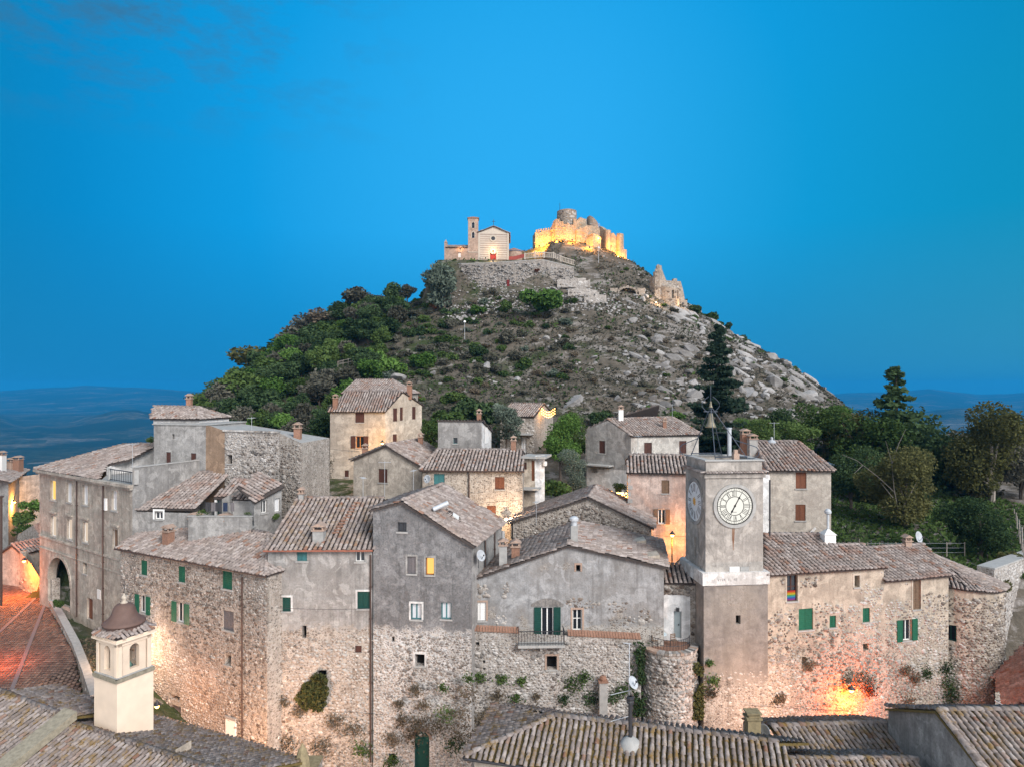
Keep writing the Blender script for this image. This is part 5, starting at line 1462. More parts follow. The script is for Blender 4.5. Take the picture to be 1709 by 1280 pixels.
mb = MB(); mb.lathe(ap + Z * .95, [(r * .38, z_ * .5) for r, z_ in BELL], 12); H.part('small_bell', mb, M_BRONZE, smooth=True)
mb = MB(); q = Vector((*(A + ft_.t * 2.35 + bk * .1), top)); mb.box(q + Z * .2, (.4, .4, .4), .1); mb.box(q + Z * .52, (.25, .25, .3), .1); H.part('bell_pedestal', mb, M_BRICKP)
mb = MB(); q = Vector((*(B + bk * .75 - ft_.t * 1.2), top)); mb.tube([q, q + Z * 2.0], .17, 10); mb.tube([q + Z * 2.0, q + Z * 2.08], .21, 10); H.part('vent_pipe', mb, M_ZINC)
mb = MB(); q = Vector((*(B + bk * .6 - ft_.t * 1.6), top)); mb.tube([q, q + Z * 1.75, q + Vector((-.95, 0, 1.75))], .03, 5); H.part('aerial', mb, M_METAL)
H.finish()
# small roof behind tower top
# ---- long house right of the tower -------------------------------------------------------------------------------
f1 = Facade.px(1281, 48.3, 1475, 50.4); f2 = Facade.px(1475, 50.4, 1583, 52.0)
H = House('long_stone_house', 'long pale stone house in two roof steps with green shutters above the bright lamp', 'house', Vector((*f1.a, -27)), GW)
PL_LST = mat_wall('worn_pale_rubble', (0.43, 0.37, 0.30), (0.31, 0.26, 0.21), (0.44, 0.385, 0.32), f1.uz(1300, 1075)[1], 2.6, patch=.5, streak=.35)
z1 = f1.uz(1290, 957)[1]; z2 = f2.uz(1475, 968)[1]
o = H.window(f1, 1322, 981, 18, 44, 'glass', M_BROWN, fcol=M_BROWN, surround=PL_CREAM)
u0, zf = f1.uz(1315.5, 986); u1_, zf0 = f1.uz(1329, 1001)
for k, c_ in enumerate(((.30, .05, .28), (.06, .10, .42), (.05, .28, .42), (.08, .33, .10), (.60, .45, .03), (.60, .2, .02), (.45, .03, .03))):
    mb = MB(); z_a = zf0 + (zf - zf0) * k / 7
    f1.box(mb, u0, u1_, z_a, z_a + (zf - zf0) / 7, -.135, -.12); H.part('flag_stripe', mb, mat_plain('flag_cloth_%d' % k, sc3(c_, .6), .9, .05), o)
H.window(f1, 1430, 969.5, 8.5, 20, 'hole', surround=PL_CREAM)
H.window(f1, 1345, 1033, 24, 36, 'closed', M_GREEN); H.window(f1, 1390, 1037, 11, 20, 'closed', M_GREEN); H.window(f1, 1446, 1026, 12, 24, 'closed', M_GREEN)
H.window(f1, 1445, 1079, 9, 11, 'hole', sill=False); H.window(f1, 1342, 1102, 7, 13, 'hole', sill=False)
H.window(f2, 1530, 991, 13, 51, 'closed', M_WOOD, surround=PL_CREAM); H.window(f2, 1513.5, 1051, 34, 35, 'open', M_GREEN)
H.wall(f1, -30, [(0, z1 - .05), (f1.len, z1 - .05)], PL_LST); H.wall(f2, -30, [(0, z2 - .05), (f2.len, z2 - .05)], PL_LST)
thr = f1.uz(1300, 1020)[1]
nz = lambda u, z: (z < thr + 2.5 * np.array(fbm(u * .35, z * .3, 91, 3)) + .2) | (fbm(u * .6, z * .6, 92, 3) > .06)
H.rubble(f1, -29, z1 - .3, cell=(.26, .19), fill=.72, region=nz, big=110); H.rubble(f2, -29, z2 - .3, cell=(.26, .19), fill=.75, region=nz, big=70)
H.tmat = M_TILE_R
sl = Slope(f1.pt(-.35, z1, .3), f1.pt(f1.len + .15, z1, .3), 18)
r1, r2, r3, r4 = sl.hit(1274, 893), sl.hit(1364, 892), sl.hit(1389, 911), sl.hit(1443, 909.5)
H.slope(sl, [sl.at(0, 0), sl.at(f1.len + .5, 0), r4, r3, r2, r1]); H.ridge(r1, r2); H.ridge(r2, r3); H.ridge(r3, r4)
s2 = Slope(f2.pt(-.15, z2, .3), f2.pt(f2.len + .15, z2, .3), 18)
q1, q2 = s2.hit(1448, 915), s2.hit(1542, 909); H.slope(s2, [s2.at(0, 0), s2.at(f2.len + .3, 0), q2, q1]); H.ridge(q1, q2)
b1 = Vector((-f1.n.x, -f1.n.y, 0)); 
for (ra, rb) in ((r1, r2), (r3, r4), (q1, q2)):
    Ea, Eb = ra + b1 * 5 - Z * 1.7, rb + b1 * 5 - Z * 1.7; bs = Slope(Eb, Ea, through=ra); H.slope(bs, [Eb, Ea, ra, rb])
H.chimney(r3 + b1 * .5 - Z * .3, .85, 1.15, 'white', cap=False); mb = MB(); c = r3 + b1 * .5 + Z * .85; mb.add([c + Vector(v) for v in ((-.5, -.5, 0), (.5, -.5, 0), (.5, .5, 0), (-.5, .5, 0), (0, 0, .45))], [(0, 1, 4), (1, 2, 4), (2, 3, 4), (3, 0, 4), (3, 2, 1, 0)]); H.part('chimney_cap', mb, M_WHITE, H.roofp())
mb = MB(); mb.tube([c + Z * .3, c + Z * 1.5], .1, 8); mb.lathe(c + Z * 1.5, [(.1, 0), (.24, .1), (.26, .25), (.14, .42), (.01, .46)], 12); H.part('chimney_cowl', mb, M_ZINC, H.roofp())
H.chimney(s2.hit(1514, 911.5), .5, .45, 'pale')
A2 = f1.a + Vector((b1.x, b1.y)) * 9; B2 = f2.b + Vector((b1.x, b1.y)) * 9; H.plain_wall(A2, f1.a, -30, z1, z1, PL_LST); H.plain_wall(B2, A2, -30, z2, z1, PL_LST); H.plain_wall(f2.b, B2, -30, z2, z2, PL_LST)
H.wall(Facade(f1.b, f1.b + Vector((b1.x, b1.y)) * 6), z2 - .2, [(0, z1), (6, z1)], PL_LST)
H.finish()
# round corner
cc = XY(1600, 54.8); R0 = 3.6; cw = CylWall((cc.x - .3, cc.y + .6), R0, math.pi * 1.23, math.pi * 2.08)
H = House('round_corner_house', 'rounded rubble corner of the front row with one small dark window under fan tiles', 'house', Vector((*cc, -27)), GW)
zt_ = -15.6; wu = cw.R * (math.pi * .28); 
k0 = cw.R * .62
H.holes = None
uw = None
for k in range(200):
    p = cw.pt(cw.len * k / 200, -19); 
    if p.x / p.y * F + CX > 1586: uw = cw.len * k / 200; break
zw = -(1056 - HY) / F * cw.pt(uw, 0).y
o = None; cw.holes.append((uw - .36, zw - .62, uw + .36, zw + .62, .35))
mb = MB(); cw.box(mb, uw - .36, uw + .36, zw - .62, zw + .62, -.34, -.3)
o = H.part('window', mb, M_GLASS); mb = MB()
for a, b_, c_, d in ((-.36, -.28, -.62, .62), (.28, .36, -.62, .62), (-.28, .28, .54, .62), (-.28, .28, -.62, -.54), (-.03, .03, -.54, .54)): cw.box(mb, uw + a, uw + b_, zw + c_, zw + d, -.30, -.22)
H.part('window_frame', mb, M_DKGREEN, o)
H.wall(cw, -30, [(0, zt_ + .55), (cw.len * .45, zt_ + .2), (cw.len, zt_)], PL_LST); H.rubble(cw, -29, zt_ - .1, cell=(.26, .19), fill=.9, big=130, bulge=1.25)
H.plain_wall(cw.pt(cw.len, 0).xy, cw.pt(cw.len, 0).xy + Vector((1.5, 8)), -30, zt_, zt_, PL_LST)
H.tmat = M_TILE
p0 = cw.pt(0, zt_ + .55, .25); apx = Vector((cc.x - 1.6, cc.y + 3.6, zt_ + 2.15)); n = 9; prev = p0
for k in range(1, n + 1):
    t_ = k / n; cur = cw.pt(cw.len * t_, np.interp(t_, [0, .45, 1], [zt_ + .6, zt_ + .25, zt_ + .05]), .25)
    s_ = Slope(prev, cur, through=apx); H.slope(s_, [prev, cur, apx], sp=.28); prev = cur
H.ridge(apx, prev)
H.finish()

# ---- middle row ---------------------------------------------------------------------------------------------------
f = Facade.px(551, 83, 642.7, 82); fr_ = Facade.px(642.7, 82, 704, 87)
H = House('three_storey_house', 'tall three storey beige house with an orange framed window under the hill', 'house', drop(*f.a), GW)
H.tmat = M_TILE_R; ze = f.uz(600, 687)[1]
H.window(f, 600.4, 696, 15, 18, 'closed', M_BROWN); H.window(f, 600.4, 737.5, 29, 20, 'open', M_BROWN, fcol=M_ORANGEW); H.window(f, 578.5, 790, 7, 11, 'closed', M_BROWN)
for a in ((659.6, 692, 7, 22), (670, 690.5, 5, 22), (690.8, 689, 6, 21), (659, 732.7, 7, 17)): H.window(fr_, *a, 'closed', M_BROWN, sill=False)
H.wall(f, -20, [(0, ze - .05), (f.len, ze - .05)], PL_BEIGE)
ua, za = fr_.uz(671.6, 653); zr = fr_.uz(704, 675)[1]
H.wall(fr_, -20, [(0, ze - .05), (ua, za - .13), (fr_.len, zr - .1)], PL_CREAM)
sl = Slope(f.pt(-.2, ze, .25), f.pt(f.len + .1, ze, .25), through=fr_.pt(ua, za)); apx = fr_.pt(ua, za, .15); R1 = sl.hit(576, 654)
H.slope(sl, [sl.at(0, 0), sl.at(f.len + .3, 0), apx, R1]); H.ridge(R1, apx)
e3 = fr_.pt(fr_.len + .3, zr - .1, .15); q = R1 - apx; bs = Slope(e3, e3 + q, through=apx); H.slope(bs, [e3, e3 + q, R1, apx])
bb = Vector((q.x, q.y)); H.plain_wall(fr_.b, fr_.b + bb, -20, zr, zr, PL_BEIGE); H.plain_wall(f.a + bb * .0 + Vector((1.2, 6.5)), f.a, -20, ze, ze, PL_BEIGE)
# higher roof behind
f3 = Facade.px(572, 89, 662, 88); z3 = f3.uz(590, 657)[1]
eave_house(H, f3, z3, 19, (594, 635), (656.5, 634.5), -16, PL_BEIGE, over=.2)
H.chimney(sl.hit(560, 680), .55, 1.1, 'brick'); H.chimney(apx + Vector((.6, 1.2, -.2)), .6, .9, 'brick')
H.finish()

f = Facade.px(590, 68.4, 704, 66.2)
H = House('lamplit_gable_house', 'low beige gable house with a lamp shining on its left roof edge', 'house', drop(*f.a), GW)
H.window(f, 639, 793.6, 15, 23, 'closed', M_BROWN)
gable_house(H, f, (590, 766), (645, 743), (704, 778.5), 7.5, -20, PL_BEIGE, smat=PL_BEIGE); H.wall(H.fr, -20, [(0, H.fr_top), (H.fr.len, H.fr_top)], PL_BEIGE)
H.chimney(H.rs.hit(702, 742), .5, .8, 'brick'); H.chimney(H.ls.hit(604, 762) if False else f.pt(f.uz(604, 762)[0], f.uz(604, 762)[1], -.6), .5, .75, 'brick')
H.finish()

f = Facade.px(705, 64.3, 872, 63.6)
H = House('cream_house', 'cream house with a teal shutter lit by a white glowing lamp', 'house', drop(*f.a), GW)
PL_WARM = mat_wall('peeling_cream_render', (0.50, 0.43, 0.355), (0.36, 0.29, 0.245), (0.46, 0.42, 0.37), None, patch=.2, streak=.35)
ze = f.uz(790, 785)[1]
H.window(f, 733, 801, 18, 21, 'closed', M_TEAL); H.window(f, 834, 806, 16, 21, 'closed', M_RUST); H.window(f, 820, 852, 15, 17, 'closed', M_RUST)
H.pipe(f, 783, 790, 862)
sl = eave_house(H, f, ze, 17, (729.5, 753), (874.5, 749.5), -20, PL_WARM, over=.28, sides='r')
H.gutter(f.pt(-.2, ze - .02, .33), f.pt(f.len + .2, ze - .02, .33))
H.chimney(sl.hit(857, 752), .5, 1.0, 'brick')
H.finish()
f = Facade.px(873, 66.5, 893, 66.2); fb_ = Facade.px(893, 66.2, 909, 66.8)
H = House('porch_house', 'narrow side porch with a curtained opening next to the cream house', 'house', drop(*f.a), GW)
zt_ = f.uz(880, 765)[1]; z_ = f.uz(880, 812)[1]
H.window(f, 876, 777, 6, 12, 'closed', M_BROWN, sill=False); H.window(f, 889.5, 785, 5, 34, 'open' if False else 'closed', M_RUST, sill=False)
H.wall(f, -20, [(0, zt_), (f.len, zt_)], PL_CREAM); H.wall(fb_, -20, [(0, zt_ + .3), (fb_.len, zt_ + .3)], PL_WHITE); H.shell(fb_, 3.5, -20, zt_, zt_ + .3, PL_CREAM, 'rb')
mb = MB(); f.box(mb, -.1, f.len + fb_.len, zt_ + .05, zt_ + .25, -2.5, .4); H.part('flat_roof', mb, M_CONC)
mb = MB(); f.box(mb, -.1, f.len + .6, z_ - .15, z_, 0, 1.2); H.part('balcony', mb, M_CONC); mb = MB(); mb.lathe(fb_.pt(fb_.len * .9, zt_ - .5, .2), [(.02, -.25), (.2, -.2), (.22, 0), (.2, .2), (.02, .25)], 12); H.part('satellite_box', mb, M_WHITE)
H.finish()
f = Facade.px(731, 70.4, 804, 70.0); fr_ = Facade.px(804, 70.0, 820, 74.5)
H = House('cube_house', 'small square grey house with a tiny window behind the cream house roof', 'house', drop(*f.a), GW)
zt_ = f.uz(760, 702)[1]; H.window(f, 760, 735, 7, 10, 'glass', fcol=M_TEAL)
H.wall(f, -20, [(0, zt_), (f.len, zt_)], PL_GREY); H.wall(fr_, -20, [(0, zt_ - .1), (fr_.len, zt_ - 1.3)], PL_WHITE)  # right wall whiter than the front: side light put into its colour
u, z = fr_.uz(812, 722); mb = MB(); fr_.box(mb, u - .6, u + .6, z - 1.1, z + .6, 0, .04); H.part('blind_window', mb, M_WHITE)
sl = Slope(fr_.b.to_3d() + Z * (zt_ - 1.3), f.a.to_3d() + Vector((1.5, 4.8, zt_ - 1.3)), through=f.pt(0, zt_)); s4 = [f.pt(-.1, zt_ + .05, .1), f.pt(f.len + .15, zt_ + .05, .1), fr_.pt(fr_.len + .2, zt_ - 1.3, .15), fr_.pt(fr_.len + .2, zt_ - 1.3, .15) + (f.pt(0, 0) - f.pt(f.len, 0))]
sl = Slope(s4[2], s4[3], through=s4[0]); H.slope(sl, s4)
H.plain_wall(f.a + Vector((1.2, 4.5)), f.a, -20, zt_ - .2, zt_ - .2, PL_GREY); H.chimney(fr_.pt(.5, zt_ - .25, -.4), .45, .95, 'brick')
H.finish()
f = Facade.px(835, 94, 891, 92.5); fr_ = Facade.px(891, 92.5, 909, 97)
H = House('small_stone_house', 'small stone house with tiled roof and a white doorway beside the lit garland', 'house', drop(*f.a), GW)
ze = f.uz(860, 695)[1]
H.window(f, 874.5, 742, 9, 26, 'curtain', fcol=M_WHITE, sill=False)
sl = eave_house(H, f, ze, 17, (853, 674), (908.5, 674), -16, M_RUB, over=.2, sides='lr'); H.rubble(f, -12, ze - .1, cell=(.4, .3), big=25)
mb = MB(); f.box(mb, f.len * .35, f.len * 1.0, ze - 2.4, ze - 2.25, 0, 1.6); H.part('porch_roof', mb, M_CONC)
H.finish()
f = Facade.px(1053, 77.0, 1166, 79.0); fl2 = Facade.px(979, 80.5, 1053, 77.0)
H = House('grey_white_house', 'grey and white house with brown shutters and a white annexe left of the fir tree', 'house', drop(*f.a), GW)
PL_T = mat_wall('worn_white_render', (0.50, 0.485, 0.45), (0.34, 0.32, 0.30), streak=.4)
ze = f.uz(1053, 727)[1]
H.window(f, 1081.6, 748.7, 13, 21, 'closed', M_BROWN); H.window(f, 1139.5, 746, 12, 21, 'closed', M_BROWN); H.window(fl2, 1004.7, 745.7, 10, 21, 'closed', M_BROWN)
for a, k in (((992, 801, 10, 25), 'closed'), ((1003.5, 795, 9, 24), 'closed'), ((1027, 793, 6, 19), 'closed')): H.window(fl2, *a, k, M_BROWN if a[0] > 1010 else M_METAL, sill=False)
sl = Slope(f.pt(-.1, ze, .25), f.pt(f.len + .2, ze, .25), 17); R1, R2 = sl.hit(1014, 700), sl.hit(1122, 697)
H.slope(sl, [sl.at(0, 0), sl.at(f.len + .3, 0), R2, R1]); H.ridge(R1, R2); H.ridge(sl.at(0, 0), R1); H.ridge(sl.at(f.len + .3, 0), R2)
H.wall(f, -18, [(0, ze), (f.len, ze)], PL_T)
ua, za = fl2.uz(1014, 700); H.wall(fl2, fl2.uz(1000, 781)[1], [(0, fl2.uz(979, 716)[1]), (ua, za - .1), (fl2.len, ze - .05)], PL_GREY); H.wall(Facade(fl2.a, fl2.b), -16, [(0, fl2.uz(1000, 781)[1]), (fl2.len, fl2.uz(1000, 781)[1])], PL_WHITE)
b = Vector((-f.n.x, -f.n.y, 0)); E1 = fl2.pt(-.1, fl2.uz(979, 716)[1]); E2 = R2 + b * 5 - Z * 1.7; bs = Slope(E2, E1, through=R1); H.slope(bs, [E2, E1, R1, R2])
hs = Slope(sl.at(f.len + .3, 0), E2, through=R2); H.slope(hs, [sl.at(f.len + .3, 0), E2, R2]); H.plain_wall(f.b, E2.xy, -18, ze, ze, PL_T); H.plain_wall(E2.xy, E1.xy, -18, ze, ze, PL_T)
H.chimney(sl.hit(1036, 702), .55, 1.35, 'white'); H.chimney(sl.hit(1109, 715), .4, .8, 'brick')
mb = MB(); u, z = f.uz(1058, 760); f.box(mb, u - .35, u + .35, z - .5, z + .3, .1, .6); mb.tube([f.pt(u - .3, z + .3, .3), f.pt(u, z + 1.1, .3), f.pt(u + .3, z + .3, .3)], .04, 5); H.part('tall_chimney', mb, M_WHITE)
mb = MB(); fl2.box(mb, .3, 3.6, fl2.uz(1000, 776)[1], fl2.uz(1000, 774)[1], 0, 1.2); H.part('porch_roof', mb, M_CONC)
H.finish()
f = Facade.px(1048, 62.4, 1146, 61.6)
H = House('pink_house', 'faded pink house glowing orange from the wall lamp left of the clock tower', 'house', drop(*f.a), GW)
ze = f.uz(1100, 789)[1]
H.window(f, 1110.5, 812, 13, 22, 'closed', M_WOOD); H.window(f, 1104.5, 861.5, 27, 24, 'open', M_WOOD, fcol=M_WHITE)
sl = eave_house(H, f, ze, 17, (1049, 760.8), (1150, 760), -22, PL_PINK, over=.3, sides='lr')
for k in range(9):
    mb = MB(); z = ze - .9 - k * .62; f.box(mb, -.02, .42 if k % 2 else .25, z, z + .34, -.2, .035); H.part('quoin_stone', mb, M_CONC)
H.finish()
f = Facade.px(1284, 60.3, 1387, 60.0)
H = House('right_beige_house', 'beige two window house with brown shutters right behind the clock tower', 'house', drop(*f.a), GW)
ze = f.uz(1330, 785)[1]; H.tmat = M_TILE_R
PL_V = mat_wall('pale_beige_render', (0.43, 0.395, 0.345), (0.32, 0.285, 0.25), streak=.35)
H.window(f, 1337, 801, 18, 28, 'closed', M_RUST); H.window(f, 1336, 855, 17, 27, 'closed', M_RUST)
sl = eave_house(H, f, ze, 17, (1258.5, 738), (1331, 737), -22, PL_V, over=.3)
fx_ = Facade.px(1270, 59.8, 1285, 59.9); H.wall(fx_, -22, [(0, ze - .3), (fx_.len, ze - .3)], PL_WHITE)
mb = MB(); c = sl.hit(1288, 740); mb.lathe(c, [(.3, -.3), (.42, .15), (.3, .28), (.12, .36), (.12, .6), (.01, .66)], 12); H.part('roof_vent', mb, M_ZINC, H.roofp())
H.chimney(sl.hit(1252, 752) + Vector((0.2, 0, 0)), .75, 1.1, 'cement'); H.chimney(sl.hit(1240, 745) + Vector((0.2, 0, 0)), .75, 1.2, 'brick')
mb = MB(); u, z = f.uz(1357, 884); mb.tube([f.pt(u - .3, z - .2, .2), f.pt(u + .1, z + .25, .3)], .1, 6); H.part('awning_roll', mb, M_WHITE)
H.finish()
# lean-to tiled roof beside the tower foot, with alley
f = Facade.px(1110, 56.5, 1146, 55.5)
H = House('lean_to', 'low tiled lean-to roof between the pink house and the clock tower', 'shed', Vector((*f.a, -18)), GW); H.tmat = M_TILE_R
ze = f.uz(1125, 962)[1]; sl = Slope(f.pt(-.2, ze - .2, .2), f.pt(f.len + .3, ze + .35, .2), 20); H.slope(sl, [sl.at(0, 0), sl.at(f.len + .5, 0), sl.at(f.len + .5, 3.4), sl.at(0.6, 3.0)])
H.wall(f, -20, [(0, ze - .3), (f.len, ze + .2)], M_RUB); H.shell(f, 3, -20, ze - .3, ze + .2, M_RUB, 'lrb'); H.finish()

# ---- houses far left -----------------------------------------------------------------------------------------------
f = Facade.px(-30, 86, 14, 84); fr_ = Facade.px(14, 84, 40, 93)
H = House('edge_house', 'grey house at the left edge with dark windows above the alley lamp', 'house', drop(*f.a), GW)
ze = f.uz(10, 805)[1]; H.wall(f, -26, [(0, ze), (f.len, ze)], PL_GREY); zr = fr_.uz(40, 797)[1]
H.window(fr_, 17, 811, 4, 10, 'closed', M_METAL, sill=False); H.window(fr_, 33.5, 806, 3, 10, 'closed', M_METAL, sill=False); H.window(fr_, 40, 805, 4, 10, 'hole', sill=False)
fr_ = Facade(fr_.a, fr_.a + fr_.t * 12); H.wall(fr_, -26, [(0, ze), (fr_.len, ze + .3)], PL_GREY)
sl = Slope(fr_.pt(-.3, ze, .3), fr_.pt(fr_.len + .2, ze + .3, .3), 18); H.slope(sl, [sl.at(0, 0), sl.at(fr_.len + .5, 0), sl.at(fr_.len + .2, 5), sl.at(.3, 5)])
H.chimney(sl.hit(17, 784), .7, 1.1, 'pale'); H.chimney(sl.hit(2, 786), .8, 2.1, 'white'); H.chimney(sl.hit(50, 795) if False else sl.at(9, .8), .9, 1.6, 'brick'); H.shell(f, 11, -26, ze, ze, PL_GREY, 'lb'); H.finish()
f = Facade.px(43, 100, 66, 103)
H = House('small_back_house', 'small tiled house showing between the left edge house and the palazzo', 'house', drop(*f.a), GW)
ze = f.uz(52, 813)[1]; H.window(f, 46, 825, 3, 9, 'closed', M_METAL, sill=False); H.window(f, 56, 822, 3, 9, 'closed', M_METAL, sill=False)
eave_house(H, f, ze, 18, (46, 797), (68, 793), -32, PL_GREY, over=.3); H.finish()
f = Facade.px(4, 73, 34, 72)
H = House('gable_shed', 'small worn gable wall beside the glowing street lamp', 'shed', drop(*f.a), GW)
gable_house(H, f, (2, 922), (22, 908), (36, 921), 4, -22, PL_BEIGE); H.wall(H.fr, -22, [(0, H.fr_top), (H.fr.len, H.fr_top)], PL_BEIGE); H.finish()
f = Facade.px(33, 71.5, 72, 67.5)
H = House('alley_wall', 'street wall glowing orange under the bright street lamp', 'wall', drop(*f.a))
zt_ = f.uz(50, 943)[1]; H.wall(f, -22, [(0, zt_ + 1.0), (f.len * .5, zt_ + .2), (f.len, zt_ - 1.2)], PL_BEIGE); H.rubble(f, -21, zt_ - 1.3, cell=(.4, .3), fill=.6, big=25); H.shell(f, .6, -22, zt_ + 1.0, zt_ - 1.2, PL_BEIGE, 'lrb'); H.finish()
f = Facade.px(29, 80, 70, 75)
H = House('garden_wall', 'stepped stone garden wall below the green hedge left of the palazzo', 'wall', drop(*f.a))
H.wall(f, -24, [(0, f.uz(30, 893)[1]), (f.len * .5, f.uz(50, 880)[1]), (f.len, f.uz(68, 868)[1])], M_RUB); H.rubble(f, -21, f.uz(30, 893)[1] - .1, cell=(.4, .3), big=20); H.finish()
# dark post at the left edge
mb = MB(); mb.tube([P(2, 1010, 62), P(2, 830, 62)], .10, 8); mb.lathe(P(2, 830, 62), [(.16, 0), (.22, .05), (.22, .12), (.01, .2)], 8); o = mb.build('utility_pole', M_PIPE, None, P(2, 1010, 62)); tag(o, 'dark utility pole at the left edge beside the street', 'pole')
# street paving
st = []; sx0, sx1 = -46.5, -28
us = np.arange(34, 84, .42); xs = np.arange(sx0 - 14, sx1, .27)
Vp, Fp = [], []
bx = np.array([(-.5, -.5, -.6), (.5, -.5, -.6), (.5, .5, -.6), (-.5, .5, -.6), (-.46, -.46, .5), (.46, -.46, .5), (.46, .46, .5), (-.46, .46, .5)]); bf = np.array([(4, 5, 6, 7), (0, 1, 5, 4), (1, 2, 6, 5), (2, 3, 7, 6), (3, 0, 4, 7)])
GX, GY = np.meshgrid(xs, us); GX = GX + (np.round(GY / .42) % 2) * .13; GX = GX.ravel(); GY = GY.ravel()
keep = (GX < np.interp(GY, [40, 44.6, 54, 68, 84], [-27.4, -27.6, -34.8, -46.6, -48])) & (GX > -62)
GX, GY = GX[keep], GY[keep]; N = len(GX)
Mx = np.zeros((N, 3, 3)); a = RNG.normal(0, .04, N); Mx[:, 0, 0] = .25 * np.cos(a); Mx[:, 1, 0] = .25 * np.sin(a); Mx[:, 0, 1] = -.39 * np.sin(a); Mx[:, 1, 1] = .39 * np.cos(a); Mx[:, 2, 2] = .09
Vp, Fp = merge(bx, bf, Mx, np.stack([GX, GY, ground(GX, GY) + .2 + RNG.normal(0, .006, N)], 1))
o = link(bpy.data.objects.new('street_paving', np_mesh('street_paving', Vp, Fp, M_PAVE))); o['kind'] = 'structure'
for k, (p0, p1) in enumerate((((-52, 80), (-36.5, 40)), ((-48.5, 72), (-31.5, 42)))):   # pale drainage strips
    mb = MB(); n = 26
    for i in range(n):
        t0, t1 = i / n, (i + .96) / n; q0 = Vector(p0).lerp(Vector(p1), t0); q1 = Vector(p0).lerp(Vector(p1), t1); d = (q1 - q0).normalized(); r = Vector((-d.y, d.x)) * .13
        z = g1(*((q0 + q1) / 2)) + .26; mb.hexa([(*(q0 - r), z), (*(q1 - r), z), (*(q1 + r), z), (*(q0 + r), z)], [(*(q0 - r), z + .03), (*(q1 - r), z + .03), (*(q1 + r), z + .03), (*(q0 + r), z + .03)])
    mb.build('kerb_strip', M_GREYW, None, (0, 0, 0))['kind'] = 'structure'
# low street wall
H = House('street_wall', 'low curved plastered wall dropping along the paved street', 'wall', drop(-36, 56)); pts = [XY(72, 67.9), XY(97, 60.5), XY(121, 53.9), XY(137, 49.0), XY(152, 44.6)]
for p, q in zip(pts, pts[1:]):
    f = Facade(p, q); H.wall(f, -24, [(0, -20.05), (f.len, -20.05)], PL_CREAM); H.rubble(f, -22, -20.3, cell=(.36, .28), fill=.35, big=10)
    f2_ = Facade(q - f.n * .45, p - f.n * .45); H.wall(f2_, -24, [(0, -20.05), (f2_.len, -20.05)], PL_CREAM); mb = MB(); f.box(mb, 0, f.len, -20.05, -19.95, -.5, .05); H.part('coping', mb, M_CONC)
H.finish()
# ---- foreground roofs -------------------------------------------------------------------------------------------------
FG = 'tiled roofs in front'
def mossy_ridge(H, p, q): H.ridge(p, q, .06)
# big hipped roof, bottom centre
R1, R2 = P(926, 1195.5, 36.2), P(1276, 1237, 33.8); R2.z = R1.z - .1
H = House('hipped_roof_house', 'house under a broad hipped lichen spotted roof with a dome capped flue', 'house', Vector((7, 33, -27)), FG); H.tmat = M_TILE_L
t = (R2 - R1).normalized(); fwd = Vector((t.y, -t.x, 0)).normalized()
drop_ = lambda p, d, run, pitch: p + d * run - Z * run * math.tan(math.radians(pitch))
s_ = Slope(drop_(R1, fwd, 6, 22), drop_(R2, fwd, 6, 22), through=R1)
C = s_.hit(778, 1256); C2 = s_.hit(849, 1281); uC, vC = s_.uv(C); vC = (vC + s_.uv(C2)[1]) / 2
s_ = Slope(s_.at(uC, vC), s_.at(uC + 1, vC), through=R1); C = s_.o; E = s_.at(s_.uv(R2)[0] + 2.6, 0); R3 = R2 + t * .6
H.slope(s_, [C, E, R3, R1], singles=300)
L2 = (R1 - C); run = L2.dot(-fwd); BC = C - fwd * 2 * run; hs = Slope(BC, C, through=R1); H.slope(hs, [BC, C, R1], singles=0)
BE = E - fwd * 2 * run; bs = Slope(BE, BC, through=R1); H.slope(bs, [BE, BC, R1, R3], singles=0)
mossy_ridge(H, R1, R3); mossy_ridge(H, C, R1)
f = Facade((C + t * .4 - fwd * .35).xy, (E - fwd * .35).xy); H.wall(f, -30, [(0, C.z - .05), (f.len, C.z - .05)], PL_CREAM); f2_ = Facade((BC + t * .4).xy, (C + t * .4 - fwd * .35).xy); H.wall(f2_, -30, [(0, C.z - .05), (f2_.len, C.z - .05)], PL_CREAM)
H.gutter(C - Z * .06 + fwd * .06, E - Z * .06 + fwd * .06, M_METAL); H.gutter(C - Z * .06 - t * .06, BC - Z * .06 - t * .06, M_METAL)
c = s_.hit(1052, 1243); mb = MB(); mb.lathe(c - Z * .25, [(.62, -.2), (.55, .25), (.42, .5), (.2, .66), (.02, .7)], 14); H.part('flue_dome', mb, M_CONC, H.roofp(), True)
mb = MB(); mb.tube([c + Z * .4, c + Z * 2.1], .10, 9); mb.lathe(c + Z * 2.1, [(.1, 0), (.19, .02), (.19, .1), (.14, .16), (.19, .22), (.19, .3), (.1, .36)], 10); H.part('flue_pipe', mb, M_METAL, H.roofp()); H.finish()
